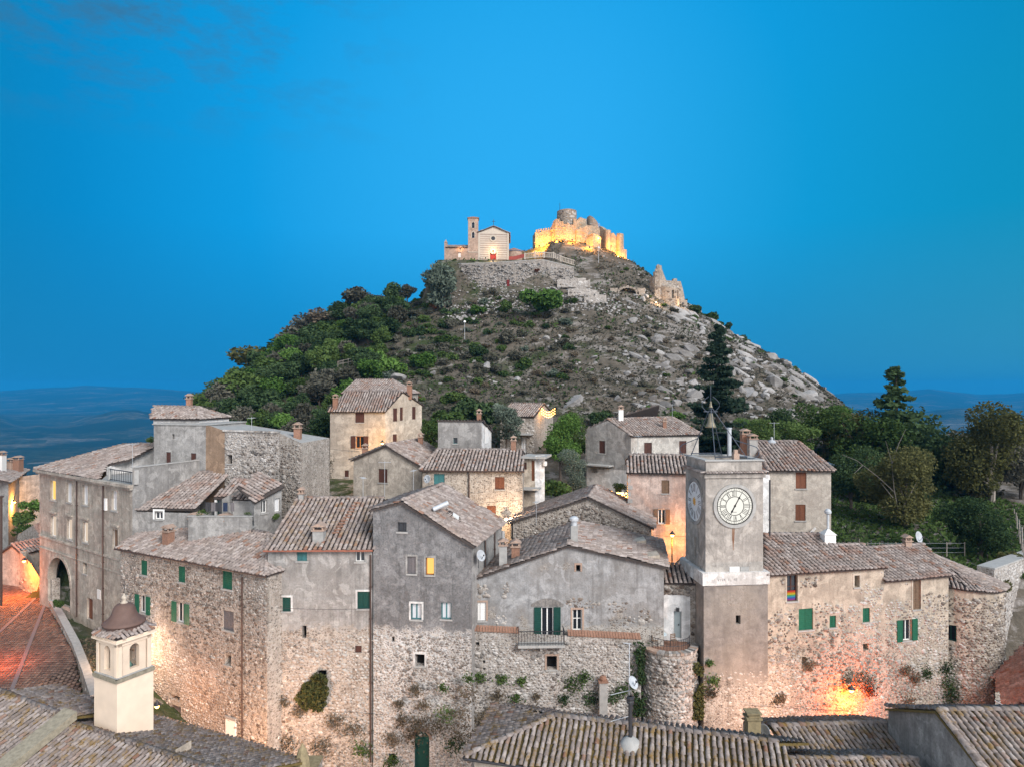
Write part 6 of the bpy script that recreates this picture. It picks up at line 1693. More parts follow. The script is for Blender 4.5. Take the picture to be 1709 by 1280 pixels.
# aerial and dish on that roof
a0 = Vector((c.x + .05, c.y + .6, c.z - .1)); t_ = empty('aerial', a0, 'tall thin aerial mast with side arms on the hipped front roof', 'aerial')
mb = MB(); mb.tube([a0, a0 + Z * 5.0], .028, 5); mb.build('mast', M_ZINC, t_, a0); mb = MB()
for h_, w_, d_ in ((4.95, .3, .1), (2.6, .95, -.5), (1.3, .95, -.6)): mb.tube([a0 + Z * h_ + Vector((-w_, 0, d_ * .5)), a0 + Z * h_ + Vector((.1, 0, 0))], .02, 4)
mb.build('aerial_arm', M_ZINC, t_, a0)
def dish(label, c, r, face, mat=None, group=None):
    c = Vector(c); o = empty('satellite_dish', c, label, 'satellite dish', group); d = Vector(face).normalized(); q = d.to_track_quat('Z', 'Y').to_matrix(); mb = MB()
    mb.lathe((0, 0, 0), [(.02 * r, 0), (.4 * r, .05 * r), (.75 * r, .17 * r), (r, .3 * r), (.98 * r, .33 * r), (.72 * r, .2 * r), (.02 * r, .03 * r)], 18); mb.v = [tuple(q @ Vector(v) + c) for v in mb.v]; mb.build('reflector', mat or M_ZINC, o, c, True)
    mb = MB(); tip = c + d * r * .95 + Vector((0, 0, -.1 * r)); mb.tube([c - Z * r * .8 + d * .1, tip], .018, 5); mb.box(tip, (.09, .09, .09)); mb.build('feed_arm', M_METAL, o, c)
    mb = MB(); mb.tube([c - d * .02, c - d * .15 - Z * .1, c - d * .15 - Z * (r + .4)], .025, 5); mb.build('mount', M_METAL, o, c); return o
dish('white satellite dish tilted on the mast above the hipped front roof', a0 + Vector((.12, -.1, 3.0)), .33, (.55, -.5, .5))
dish('grey satellite dish leaning by the yellow mossy chimney', P(1277, 1221, 37.4), .42, (-.8, -.5, .25))
dish('white satellite dish on the grey gable house side wall', P(801, 927, 47.0), .4, (.7, -.6, .35))
dish('pale satellite dish on the second ridge of the long stone house', P(1531, 896, 58.0), .5, (.5, -.8, .25))
dish('small white dish on the beige gable house chimney side', P(714, 799, 58.6), .36, (-.5, -.8, .2))
dish('flat white aerial dish on the tiles beside the grey centre house ridge', P(1004, 888, 56), .42, (.1, -.3, .9))
def tv_aerial(label, p, h=1.8, rz=0.):
    p = Vector(p); r = empty('tv_aerial', p, label, 'aerial'); mb = MB(); mb.tube([(0, 0, -.4), (0, 0, h)], .018, 5); mb.build('mast', M_ZINC, r); mb = MB(); c, q = math.cos(rz), math.sin(rz)
    mb.tube([(-.5 * c, -.5 * q, h - .1), (.5 * c, .5 * q, h - .1)], .014, 4)
    for k in range(6): x = -.45 + k * .18; mb.tube([(x * c + .2 * q, x * q - .2 * c, h - .1), (x * c - .2 * q, x * q + .2 * c, h - .1)], .009, 4)
    mb.build('aerial_arm', M_ZINC, r)
for px_, py_, Yy, h_, lb in ((642, 822, 56, 2.6, 'bent tv aerial above the plaster house ridge'), (606, 826, 55, 1.5, 'short tv aerial at the plaster house ridge end'), (690, 815, 57, 1.6, 'tv aerial near the gable house ridge'), (1065, 752, 70, 1.6, 'tv aerial over the pink house ridge'), (221, 776, 58, 1.9, 'thin aerial on the palazzo terrace pier'), (895, 868, 55.5, 1.6, 'tv aerial on the grey centre house roof'), (1292, 742, 66, 2.2, 'tall tv aerial on the beige two window house'), (1122, 700, 84, 1.9, 'thin rod aerial on the grey and white house ridge'), (420, 722, 60, 1.4, 'tv aerial on the bare stone building')): tv_aerial(lb, P(px_, py_, Yy), h_, len(lb))
# right foreground roof
R1, R2 = P(1286, 1213, 38.2), P(1490, 1206, 39.6)
H = House('valley_roof_house', 'house under a steep lined brown roof below the bright orange lamp', 'house', Vector((17, 37, -28)), FG); H.tmat = M_TILE_L
t = (R2 - R1); t = Vector((t.x, t.y, 0)).normalized(); fwd = Vector((t.y, -t.x, 0)); s_ = Slope(drop_(R1, fwd, 5, 20), drop_(R2, fwd, 5, 20), through=R1)
L = s_.eB - s_.o; H.slope(s_, [s_.o, s_.eB + L.normalized() * 3, R2, R1], singles=220); mossy_ridge(H, R1, R2)
s2_ = Slope(R2 + (t + fwd * .0) * .2, R2 + fwd * 5 + t * 1.2 - Z * 1.2, through=R2 + t * 3 + fwd * 1 + Z * .25); H.slope(s2_, [R2, R2 + fwd * 6 + t * .4 - Z * 1.9, R2 + fwd * 6 + t * 3.4 - Z * 1.4, R2 + t * 3.2 + Z * .2], singles=60)
E1, E2 = drop_(R1, -fwd, 3, 20), drop_(R2, -fwd, 3, 20); bs = Slope(E2, E1, through=R1); H.slope(bs, [E2, E1, R1, R2])
f = Facade((s_.o - fwd * .3).xy, (s_.eB - fwd * .3).xy); H.wall(f, -31, [(0, s_.o.z - .1), (f.len, s_.eB.z - .1)], PL_GREY); f = Facade(E1.xy, (s_.o - fwd * .3).xy); H.wall(f, -31, [(0, E1.z - .1), (f.len / 2, R1.z - .2), (f.len, s_.o.z - .1)], PL_GREY); H.finish()
R1, R2 = P(1299, 1268, 34), P(1530, 1268, 34.6)
H = House('low_front_roof', 'low roof edge with a yellow mossy ridge at the bottom right', 'house', Vector((17, 33, -28)), FG); H.tmat = M_TILE_L
t = (R2 - R1).normalized(); fwd = Vector((t.y, -t.x, 0)).normalized(); s_ = Slope(drop_(R1, fwd, 5, 20), drop_(R2, fwd, 5, 20), through=R1); H.slope(s_, [s_.o, s_.eB, R2, R1], singles=40); mossy_ridge(H, R1, R2)
E1, E2 = drop_(R1, -fwd, 2.2, 20), drop_(R2, -fwd, 2.2, 20); bs = Slope(E2, E1, through=R1); H.slope(bs, [E2, E1, R1, R2], singles=40)
for p, q in ((s_.o, s_.eB), (s_.eB, E2), (E2, E1), (E1, s_.o)): H.plain_wall(p.xy, q.xy, -31, p.z - .2, q.z - .2, PL_GREY)
H.finish()
AP = P(1567, 1186, 34.2)
H = House('grey_wall_house', 'house with a blank grey gable wall and lichen covered roof in the bottom right corner', 'house', Vector((24, 34, -28)), FG); H.tmat = M_TILE_L
x = Vector((1, 0, 0)); R2 = AP + x * 8; fe = AP + Vector((.15, -5.4, -1.95)); be = AP + Vector((0, 4.6, -2.0))
s_ = Slope(fe, fe + x * 8, through=AP); H.slope(s_, [fe - x * .2, fe + x * 8, R2, AP - x * .2], singles=260); bs = Slope(be + x * 8, be, through=AP); H.slope(bs, [be + x * 8, be - x * .2, AP - x * .2, R2], singles=40); mossy_ridge(H, AP, R2); mossy_ridge(H, fe - x * .05, AP - x * .05); mossy_ridge(H, be - x * .05, AP - x * .05)
f = Facade(be.xy, fe.xy); H.wall(f, -31, [(0, be.z - .1), ((be - AP).xy.length, AP.z - .12), (f.len, fe.z - .1)], PL_GREY); f = Facade(fe.xy, (fe + x * 8).xy); H.wall(f, -31, [(0, fe.z), (8, fe.z)], PL_GREY); H.finish()
# roof at the right edge with railing
H = House('edge_roof_house', 'reddish tiled roof sloping out of the picture at the right edge', 'house', P(1709, 1180, 52), FG); H.tmat = M_TILE_R
A_ = P(1662, 1124, 52); B_ = P(1662, 1190, 47.5); s_ = Slope(A_, B_, through=P(1709, 1078, 52.5)); H.slope(s_, [P(1660, 1128, 52), P(1668, 1170, 47.5), s_.hit(1760, 1160), s_.hit(1760, 1030), s_.hit(1709, 1076)]); 
for p, q in ((A_, B_),): H.plain_wall(p.xy, q.xy, -31, p.z - .2, q.z - .2, PL_GREY)
H.finish()
mb = MB()
for k in range(4): p = P(1668 + k * 15, 1172 + k * 9, 46 - k * .4); mb.tube([p - Z * 1.2, p], .03, 5)
mb.tube([P(1660, 1168, 46.2), P(1725, 1206, 44.6)], .035, 5); mb.tube([P(1660, 1180, 46.2), P(1725, 1218, 44.6)], .025, 5); o = mb.build('handrail', M_ZINC, None, P(1680, 1190, 46)); tag(o, 'grey metal handrail below the reddish edge roof', 'railing')
# yellow mossy chimney
c = P(1256, 1212, 37.4); t_ = empty('mossy_chimney', c - Z * 1, 'blocky chimney yellow with lichen between the front roofs', 'chimney'); ML = mat_plain('lichen_stone', (.24, .20, .12), .95, .4, 6)
mb = MB(); mb.box(c - Z * .3, (.7, .6, 1.6)); mb.build('shaft', ML, t_, t_.location); mb = MB(); mb.box(c + Z * .55, (.85, .75, .1)); mb.box(c + Z * .68, (.6, .5, .16)); mb.box(c + Z * .82, (.8, .7, .08)); mb.build('cap', ML, t_, t_.location)

# ---- church roof bottom left ----------------------------------------------------------------------------------------------
H = House('parish_church', 'parish church under a broad lichen covered roof with a pale gutter strip', 'church', Vector((-22, 33, -26)), FG); H.tmat = M_TILE_L
R1, R2 = P(133, 1213, 36.8), P(330, 1284, 33.0); R2.z = R1.z
t = (R2 - R1).normalized(); fwd = Vector((t.y, -t.x, 0)).normalized()
s_ = Slope(drop_(R1, fwd, 8, 21), drop_(R2, fwd, 8, 21), through=R1); R0 = R1 - t * .6; R3 = R2 + t * 2
q = [s_.at(s_.uv(R0)[0], 0), s_.at(s_.uv(R3)[0], 0), R3, R0]; H.slope(s_, q, singles=300); mossy_ridge(H, R0, R3)
E1, E2 = drop_(R1 - t * 1.2, -fwd, 5.2, 20), drop_(R3, -fwd, 5.2, 20); bs = Slope(E2, E1, through=R1); H.slope(bs, [E2, E1, R0, R3], singles=0)
for p, q_ in ((q[0], q[1]), (q[1], E2), (E2, E1)): H.plain_wall(p.xy, q_.xy, -30, p.z - .2, q_.z - .2, PL_CREAM)
# left roof at higher level
A1, A2 = P(5, 1156, 39.5), P(96, 1182, 37.6); A2.z = A1.z - .35
s2 = Slope(drop_(A1, fwd, 8, 21), drop_(A2, fwd, 8, 21), through=A1); A0 = A1 - (A2 - A1).normalized() * 5
q = [s2.at(s2.uv(A0)[0], 0), s2.at(s2.uv(A2)[0], 0), A2, A0]; H.slope(s2, q, singles=0); mossy_ridge(H, A1, A2); mossy_ridge(H, A0, A1)
B1, B2 = drop_(A1, -fwd, 3.0, 14), drop_(A2 + t * 1.6, -fwd, 2.4, 14); bs = Slope(B2, B1, through=A1); H.slope(bs, [B2, B1, A1, A2 + t * .9]); mossy_ridge(H, A2, A2 + t * 1.0)
H.plain_wall(B2.xy, B1.xy, -30, B2.z - .2, B1.z - .2, PL_CREAM)
# pale strip
MST = mat_plain('mossy_cement', (.26, .235, .18), .95, .4, 5); p0 = P(118, 1187, 37.3); mb = MB(); d = fwd * math.cos(math.radians(21)) - Z * math.sin(math.radians(21)); w = t * .55
mb.hexa([p0 - w + Z * -.3, p0 + w - Z * .3, p0 + w + d * 10 - Z * .3, p0 - w + d * 10 - Z * .3], [p0 - w + Z * .12, p0 + w + Z * .12, p0 + w + d * 10 + Z * .12, p0 - w + d * 10 + Z * .12]); H.part('gutter_strip', mb, MST, H.roofp())
# little dormer gable
c = P(286, 1256, 34.6); mb = MB(); a = [c + Vector(v) for v in ((-.45, -.2, -.5), (.45, -.45, -.5), (.45, -.45, .42))]; mb.prism(a, Vector((.35, .9, 0))); H.part('dormer', mb, PL_CREAM, H.roofp())
H.finish()

# ---- bell tower -------------------------------------------------------------------------------------------------------------
c0 = P(195, 1136, 36.0); zl = c0.z; a = XY(195, 36.0); dl = Vector((-1.92, 1.05)).normalized(); dr = Vector((.79, 1.6)).normalized()
dr = Vector((-dl.y, dl.x)) * (1 if Vector((-dl.y, dl.x)).dot(dr) > 0 else -1)
SL, SR = 2.05, 2.05
H = House('bell_tower', 'cream bell tower with brown bell shaped dome and open arches at the bottom left', 'bell tower', Vector((*a, -26)))
PL_BT = mat_plain('cream_tower_render', (.68, .56, .44), .9, .12, 1.2)
P4 = [a + dl * SL, a, a + dr * SR, a + dl * SL + dr * SR]; ztop = P(197, 1075, 36).z; zbot = -29
fs4 = [Facade(P4[0], P4[1]), Facade(P4[1], P4[2]), Facade(P4[2], P4[3]), Facade(P4[3], P4[0])]
for f in fs4: H.wall(f, zbot, [(0, zl - .12), (f.len, zl - .12)], PL_BT)
for f in fs4[:2]:
    mb = MB(); f.box(mb, -.05, f.len + .05, zl - .14, zl + .05, -.1, .07); H.part('ledge', mb, MST)
    n = 8
cen = (P4[0] + P4[2]) / 2; ins = .10
def arch_side(f, name):
    L0, L1 = ins, f.len - ins; aw = .27; m = (L0 + L1) / 2; z0 = zl + .05; zs = z0 + (ztop - z0) * .70; za0 = z0 + .28; T = .28; mb = MB(); o = -ins
    f.box(mb, L0, m - aw, z0, ztop, o - T, o); f.box(mb, m + aw, L1, z0, ztop, o - T, o); f.box(mb, m - aw, m + aw, z0, za0, o - T, o)
    n = 10
    for k in range(n):
        a0, a1 = math.pi * k / n, math.pi * (k + 1) / n; x0, x1 = m + aw * math.cos(a0), m + aw * math.cos(a1); y0, y1 = zs + aw * math.sin(a0), zs + aw * math.sin(a1)
        mb.hexa([f.pt(x0, y0, o - T), f.pt(x1, y1, o - T), f.pt(x1, ztop, o - T), f.pt(x0, ztop, o - T)], [f.pt(x0, y0, o), f.pt(x1, y1, o), f.pt(x1, ztop, o), f.pt(x0, ztop, o)])
    H.part(name, mb, PL_BT); mb = MB(); f.box(mb, L0 - .001, L0 + .22, z0, ztop, o + .004, o + .05); f.box(mb, L1 - .22, L1 + .001, z0, ztop, o + .004, o + .05); f.box(mb, L0, L1, ztop - .22, ztop - .005, o + .004, o + .05); H.part('pilaster', mb, PL_BT)
for f in fs4: arch_side(f, 'belfry_wall')
mb = MB(); cor = [cen + (p - cen) * 1.10 for p in P4]; mb.prism([Vector((*p, ztop)) for p in cor], Z * .1); cor2 = [cen + (p - cen) * 1.06 for p in P4]; mb.prism([Vector((*p, ztop + .1)) for p in cor2], Z * .1); H.part('cornice', mb, PL_BT)
mb = MB(); mb.prism([Vector((*p, zl + .06)) for p in P4], Z * .05); H.part('belfry_floor', mb, M_CONC)
for i in range(4):
    e0, e1 = Vector((*cor2[i], ztop + .2)), Vector((*cor2[(i + 1) % 4], ztop + .2)); apx = Vector((*cen, ztop + .75)); s_ = Slope(e0, e1, through=apx); i0, i1 = e0.lerp(apx, .38), e1.lerp(apx, .38); H.slope(s_, [e0, e1, i1, i0], singles=60, sp=.24, ex=.26, jit=2.2)
M_DOME = mat_plain('brown_dome', (.135, .085, .07), .7, .15, 4, .3)
mb = MB(); zd = ztop + .36; mb.lathe((*cen, zd), [(.90, -.15), (.90, .28), (.92, .3)], 28); H.part('dome_drum', mb, M_DOME)
prof = [(.98, .26), (1.13, .31), (1.15, .39), (1.02, .49), (.83, .62), (.70, .78), (.63, .95), (.59, 1.10), (.52, 1.24), (.40, 1.34), (.22, 1.40), (.02, 1.42)]
mb = MB(); mb.lathe((*cen, zd), [(r_ * .94, z_) for r_, z_ in prof], 32); H.part('dome', mb, M_DOME, smooth=True)
mb = MB(); mb.lathe((*cen, zd + 1.38), [(.17, 0), (.2, .06), (.1, .12), (.09, .2), (.15, .28), (.13, .38), (.04, .46), (.03, .55)], 12); H.part('finial', mb, PL_CREAM, smooth=True)
mb = MB(); p = Vector((*cen, zd + 1.88)); mb.tube([p, p + Z * .75], .02, 5); mb.tube([p + Z * .5 - Vector((.2, 0, 0)), p + Z * .5 + Vector((.2, 0, 0))], .018, 5); H.part('cross', mb, M_METAL)
mb = MB(); mb.lathe((*(cen + Vector((.1, -.15))), zl + 1.15), [(r * .95, z_ * .95) for r, z_ in BELL], 16); H.part('bell', mb, M_VERDI, smooth=True); mb = MB(); mb.tube([Vector((*(cen + dl * .9), zl + 1.25)), Vector((*(cen - dl * .9), zl + 1.25))], .05, 5); H.part('bell_beam', mb, M_WOOD); H.finish()
# stone pinnacles at the bottom
for px_, py_, Yy, h_, lb in ((504.6, 1284, 37, 1.45, 'larger pale stone pinnacle at the bottom edge'), (423, 1288, 37, 1.05, 'smaller pale stone pinnacle at the bottom edge')):
    b_ = P(px_, py_, Yy); mb = MB(); mb.lathe(b_, [(.55, -.6), (.6, 0), (.42, .1), (.36, h_ * .45), (.22, h_ * .75), (.02, h_)], 8); o = mb.build('stone_pinnacle', ML, None, b_); tag(o, lb, 'pinnacle', 'stone pinnacles on the front roofs')
H = House('low_flat_wall', 'narrow wall top carrying the stone pinnacles at the bottom edge', 'wall', P(465, 1290, 37)); f = Facade.px(395, 37, 530, 37); zz = P(465, 1281, 37).z; H.wall(f, -30, [(0, zz), (f.len, zz)], M_RUB); H.shell(f, 1, -30, zz, zz, M_RUB, 'lrb'); mb = MB(); f.box(mb, 0, f.len, zz, zz + .1, -1.1, .1); H.part('coping', mb, ML); H.finish()
mb = MB(); f = fq; u, z = f.uz(458.6, 1227); q = [f.pt(u - .4, z - .25, .25), f.pt(u + .38, z - .1, .25), f.pt(u + .38, z + .22, .05), f.pt(u - .4, z + .05, .05)]; mb.prism(q, Vector((0, -.05, .03))); o = mb.build('pale_board', M_WHITE, None, f.pt(u, z)); tag(o, 'small pale board leaning on the stone wall under the plaster house', 'board')
c = P(1006.5, 1197, 47.2); t_ = empty('chimney_stack', c, 'tall square plastered chimney stack against the retaining wall', 'chimney'); mb = MB(); mb.box(c + Z * .9, (.55, .5, 3.2)); mb.build('shaft', M_CONC, t_, c); mb = MB(); mb.box(c + Z * 2.53, (.66, .6, .08)); mb.lathe(c + Z * 2.57, [(.2, 0), (.24, .15), (.2, .3), (.06, .34)], 10); mb.build('pot', M_BRICK, t_, c)

# ---- right hand hillside wall -----------------------------------------------------------------------------------------------
H = House('pale_town_wall', 'pale stone town wall running uphill at the right edge', 'wall', P(1709, 1090, 60)); f = Facade.px(1659, 55.5, 1735, 64); z0 = f.uz(1659, 950)[1]; z1 = f.uz(1709, 937)[1]
H.wall(f, -31, [(0, z0), (f.len, z1)], M_RUB_G); H.rubble(f, -29, z0 - .1, cell=(.4, .3), mat=M_STONE_G, big=30); H.shell(f, 1.2, -31, z0, z1, M_RUB_G, 'lb'); mb = MB(); q = [f.pt(0, z0, .05), f.pt(f.len, z1, .05), f.pt(f.len, z1, -1.2), f.pt(0, z0, -1.2)]; mb.prism(q, Z * .12); H.part('coping', mb, M_CONC); H.finish()
# ---- church on the hill ---------------------------------------------------------------------------------------------------
YC = 166.0
f = Facade.px(798.7, YC, 848.7, YC + .6)
H = House('hill_church', 'small striped church with a red door and square belfry on the hill shoulder', 'church', Vector((*f.a, 30.8)))
PL_STR = mat_plain('pale_stripe', (.43, .385, .33), .9, .12, 1.5); PL_STR2 = mat_plain('rose_stripe', (.31, .25, .215), .9, .15, 1.5); M_CHB = mat_wall('church_brick', (.36, .265, .21), (.27, .20, .16), streak=.2)
zb = 28.5; ze = f.uz(799, 388)[1]; za = f.uz(823, 379)[1]
zdoor0 = f.uz(823, 436)[1]; H.holes = None
H.window(f, 823, 427.5, 11, 17, 'door', mat_plain('red_door', (.28, .03, .02), .6, .15, 5), fcol=PL_STR, sill=False)
H.wall(f, zb, [(0, ze), (f.len / 2, za), (f.len, ze)], PL_STR)
n = 12
for k in range(n):
    z = zdoor0 + .3 + (ze - zdoor0 - .4) * k / n; mb = MB(); u, zz = f.uz(823, 427.5)
    for u0, u1 in (((.35, u - 1.1), (u + 1.1, f.len - .35)) if k < 4 else ((.35, f.len - .35),)): f.box(mb, u0, u1, z, z + .26, 0, .03)
    H.part('stone_course', mb, PL_STR2)
mb = MB(); f.box(mb, -.1, .35, zb, ze, 0, .14); f.box(mb, f.len - .35, f.len + .1, zb, ze, 0, .14); H.part('pilaster', mb, PL_STR)
mb = MB(); u, z = f.uz(823, 398.5); f.disc(mb, u, z, .85, .03, .14, 20, .5); H.part('rose_window', mb, PL_STR); mb = MB(); f.disc(mb, u, z, .5, .02, .08, 16); H.part('pane', mb, M_GLASS)
mb = MB(); u, z = f.uz(823, 419); f.disc(mb, u, z, .85, .01, .1, 20, .68); H.part('portal_arch', mb, PL_STR); mb = MB(); f.disc(mb, u, z, .66, .005, .03, 18); H.part('lunette', mb, PL_CREAM)
b = Vector((0, 1, 0)); H.tmat = M_TILE_R
for (e, s_) in ((f.pt(-.3, ze - .1, .3), 1), (f.pt(f.len + .3, ze - .1, .3), -1)):
    ap = f.pt(f.len / 2, za + .12, .3); e2, a2 = e + b * 12, ap + b * 12
    sl = Slope(e2, e, through=ap) if s_ == 1 else Slope(e, e2, through=ap); H.slope(sl, [e, e2, a2, ap])
H.shell(f, 12, zb, ze, ze, M_CHB, 'lrb')
mb = MB(); p = f.pt(f.len / 2, za + .15, .1); mb.tube([p, p + Z * 1.6], .06, 5); mb.tube([p + Z * 1.1 - Vector((.45, 0, 0)), p + Z * 1.1 + Vector((.45, 0, 0))], .05, 5); H.part('cross', mb, M_METAL)
g = Facade.px(781.2, YC - .2, 798.3, YC - .1); zt = g.uz(790, 365)[1]
def gothic(f, cu, z0, z1, w): f.holes.append((cu - w, z0, cu + w, z1, .5))
for py_ in (376.5, 393): u, z = g.uz(789.8, py_); gothic(g, u, z - .7, z + .7, .32)
H.wall(g, zb, [(0, zt), (g.len, zt)], M_CHB); H.shell(g, 2.5, zb, zt, zt, M_CHB, 'lrb')
for py_ in (376.5, 393):
    u, z = g.uz(789.8, py_); mb = MB(); g.box(mb, u - .5, u - .32, z - .7, z + .5, 0, .06); g.box(mb, u + .32, u + .5, z - .7, z + .5, 0, .06); g.bar(mb, (u - .42, z + .5), (u, z + 1.05), .18, 0, .06); g.bar(mb, (u + .42, z + .5), (u, z + 1.05), .18, 0, .06); H.part('belfry_window', mb, PL_STR)
    mb = MB(); g.box(mb, u - .32, u + .32, z - .7, z + .7, -.5, -.48); H.part('belfry_opening', mb, mat_plain('sky_gap', (.05, .11, .2), .9, .1))
    mb = MB(); mb.lathe(g.pt(u, z + .45, -.25), [(r * .55, q * .8) for r, q in BELL], 10); H.part('bell', mb, M_METAL)
mb = MB(); g.box(mb, -.15, g.len + .15, zt, zt + .18, -2.65, .15); mb.add([g.pt(-.2, zt + .18, .2), g.pt(g.len + .2, zt + .18, .2), g.pt(g.len + .2, zt + .18, -2.7), g.pt(-.2, zt + .18, -2.7), g.pt(g.len / 2, zt + .75, -1.25)], [(0, 1, 4), (1, 2, 4), (2, 3, 4), (3, 0, 4)]); H.part('belfry_roof', mb, M_BRICK)
mb = MB(); g.box(mb, 0, g.len, g.uz(790, 422)[1], g.uz(790, 421)[1], 0, .08); H.part('string_course', mb, PL_STR)
w_ = Facade.px(745, YC - .1, 781, YC - .15); zw = w_.uz(760, 413.5)[1]
H.window(w_, 767, 426, 5, 8, 'curtain', fcol=PL_STR, sill=False)
H.wall(w_, zb, [(0, zw), (w_.len, zw)], M_CHB); H.shell(w_, 6, zb, zw, zw, M_CHB, 'lb'); sl = Slope(w_.pt(-.2, zw, .3), w_.pt(w_.len, zw, .3), 20); H.slope(sl, [sl.at(0, 0), sl.at(w_.len + .2, 0), sl.at(w_.len + .2, 3.2), sl.at(0, 3.2)])
mb = MB(); w_.box(mb, -.5, .2, zb, zw + 1.2, -1, .1); w_.bar(mb, (-.5, zw + 1.2), (.2, zw + 1.2), .1, -1, .1); mb.add([w_.pt(-.55, zw + 1.2, .15), w_.pt(.25, zw + 1.2, .15), w_.pt(.25, zw + 1.2, -1.05), w_.pt(-.55, zw + 1.2, -1.05), w_.pt(-.15, zw + 2.1, -.45)], [(0, 1, 4), (1, 2, 4), (2, 3, 4), (3, 0, 4)]); H.part('corner_buttress', mb, M_CHB)
ca = XY(858, YC + 3.5); cw = CylWall(ca, 2.0, math.pi, math.pi * 2); za_ = 34.1; H.wall(cw, zb, [(0, za_), (cw.len, za_)], M_CHB); mb = MB(); mb.lathe((*ca, za_), [(2.25, 0), (2.25, .12), (.05, .95)], 18, math.pi, math.pi * 2); H.part('apse_roof', mb, M_BRICK, H.roofp()); H.finish()
def build_ruin(H, path, zb, tops, thick, mat, seed, jag=.5, rub=None):
    """thick broken wall along plan path with ragged top"""
    rr = np.random.default_rng(seed)
    mb = H.wmb(mat)
    for (p, q), (t0, t1) in zip(zip(path, path[1:]), zip(tops, tops[1:])):
        f = Facade(p, q); n = max(2, int(f.len / .8)); zs = [t0 + (t1 - t0) * k / n + (rr.uniform(-jag, jag) if 0 < k < n else 0) for k in range(n + 1)]
        prof = []
        for k in range(n): prof += [(f.len * k / n + 1e-3, zs[k]), (f.len * (k + 1) / n - 1e-3, zs[k])] if rr.random() < .5 else [(f.len * k / n + 1e-3, zs[k]), (f.len * (k + 1) / n - 1e-3, zs[k + 1])]
        wall_sheet(mb, f, zb, prof); fb = Facade(q - f.n * thick, p - f.n * thick); prof2 = [(f.len - u, z) for u, z in reversed(prof)]; wall_sheet(mb, fb, zb, prof2)
        for (ua, z0), (ub, z1) in zip(prof, prof[1:]): mb.quad(f.pt(ua, z0), f.pt(ub, z1), f.pt(ub, z1, -thick), f.pt(ua, z0, -thick))
        for u in (0, f.len): z = interp(prof, u); mb.quad(f.pt(u, zb), f.pt(u, z), f.pt(u, z, -thick), f.pt(u, zb, -thick))
        if rub: H.rubble(f, max(zb, min(t0, t1) - 9), min(t0, t1) - .3, cell=(.75, .5), fill=.8, mat=rub, bulge=1.6)
# ---- castle ruin --------------------------------------------------------------------------------------------------------------
YK = 183.0; M_CAS = mat_wall('castle_wall', (.38, .30, .20), (.25, .20, .14), (.38, .31, .22), None, patch=.4)
H = House('castle_ruin', 'floodlit golden castle ruin with round keep crowning the hill', 'castle', Vector((*XY(945, YK), 34)))
zz = lambda py: -(py - HY) / F * YK
# low crenellated curtain on the left
pts = [XY(889, YK + 3), XY(893, YK - .6), XY(921, YK - 1.2)]
build_ruin(H, pts, zz(446), [zz(390), zz(389), zz(385)], 1.2, M_CAS, 3, .12, M_GOLDST)
fcr = Facade(pts[1], pts[2])
for k in range(7):
    mb = MB(); u = fcr.len * (k + .3) / 7; fcr.box(mb, u, u + .42, zz(388.5) + (zz(385) - zz(388.5)) * k / 7, zz(388.5) + (zz(385) - zz(388.5)) * k / 7 + .62, -.9, .02); H.part('merlon', mb, M_CAS)
build_ruin(H, [XY(920, YK - 1.4), XY(927, YK - 2.5), XY(947, YK - 3.2), XY(962, YK - 2.9), XY(975, YK - 2.2), XY(983, YK - 1.8)], zz(446), [zz(382), zz(370), zz(377), zz(374), zz(369), zz(383)], 1.6, M_CAS, 5, .8, M_GOLDST)
build_ruin(H, [XY(962, YK - 3.4), XY(980, YK - 3.6), XY(1001, YK - 2.6)], zz(446), [zz(388), zz(382), zz(386)], 2.2, M_CAS, 6, .6, M_GOLDST)
build_ruin(H, [XY(978, YK - 4.4), XY(990, YK - 5.6), XY(1003, YK - 4.2)], zz(446), [zz(405), zz(398), zz(408)], 2.5, M_CAS, 8, .5, M_GOLDST)
build_ruin(H, [XY(1000, YK + 1), XY(1010, YK - .6), XY(1024, YK - .8), XY(1036, YK - .4), XY(1046, YK + 1)], zz(455), [zz(376), zz(387), zz(390), zz(397), zz(434)], 1.5, M_CAS, 7, .75, M_GOLDST)
for px_, y0, y1 in ((1011, 385, 408), (1032, 391, 428)):
    c = XY(px_ + 3, YK - .6); cw = CylWall(c, .95, math.pi * .95, math.pi * 2.05); H.wall(cw, zz(y1) - 3, [(0, zz(y0)), (cw.len, zz(y0 + 2))], M_CAS); mb = MB(); mb.lathe((*c, zz(y0) - .4), [(.94, .1), (.01, .15)], 12); H.part('turret_top', mb, M_CAS)
M_KEEP = mat_wall('keep_stone', (.25, .19, .145), (.17, .13, .10), (.28, .22, .17), None, patch=.5)
kc = XY(946, YK + 2.2); cw = CylWall(kc, 2.65, 0.001, 2 * math.pi); H.wall(cw, zz(395), [(0, zz(350)), (cw.len * .4, zz(351)), (cw.len * .75, zz(349.5)), (cw.len, zz(350))], M_KEEP); H.rubble(cw, zz(392), zz(351), cell=(.7, .45), fill=.75, mat=M_GOLDST if False else M_STONE)
mb = MB(); mb.lathe((*kc, zz(350.5)), [(2.64, 0), (2.0, 0), (2.0, -1.2), (.02, -1.2)], 24); H.part('keep_top', mb, M_KEEP)
mb = MB(); p = Vector((*kc, zz(350))) + Vector((-1.9, 0, 0)); mb.tube([p - Z, p + Z * 2.3], .05, 4); H.part('flagpole', mb, M_METAL)
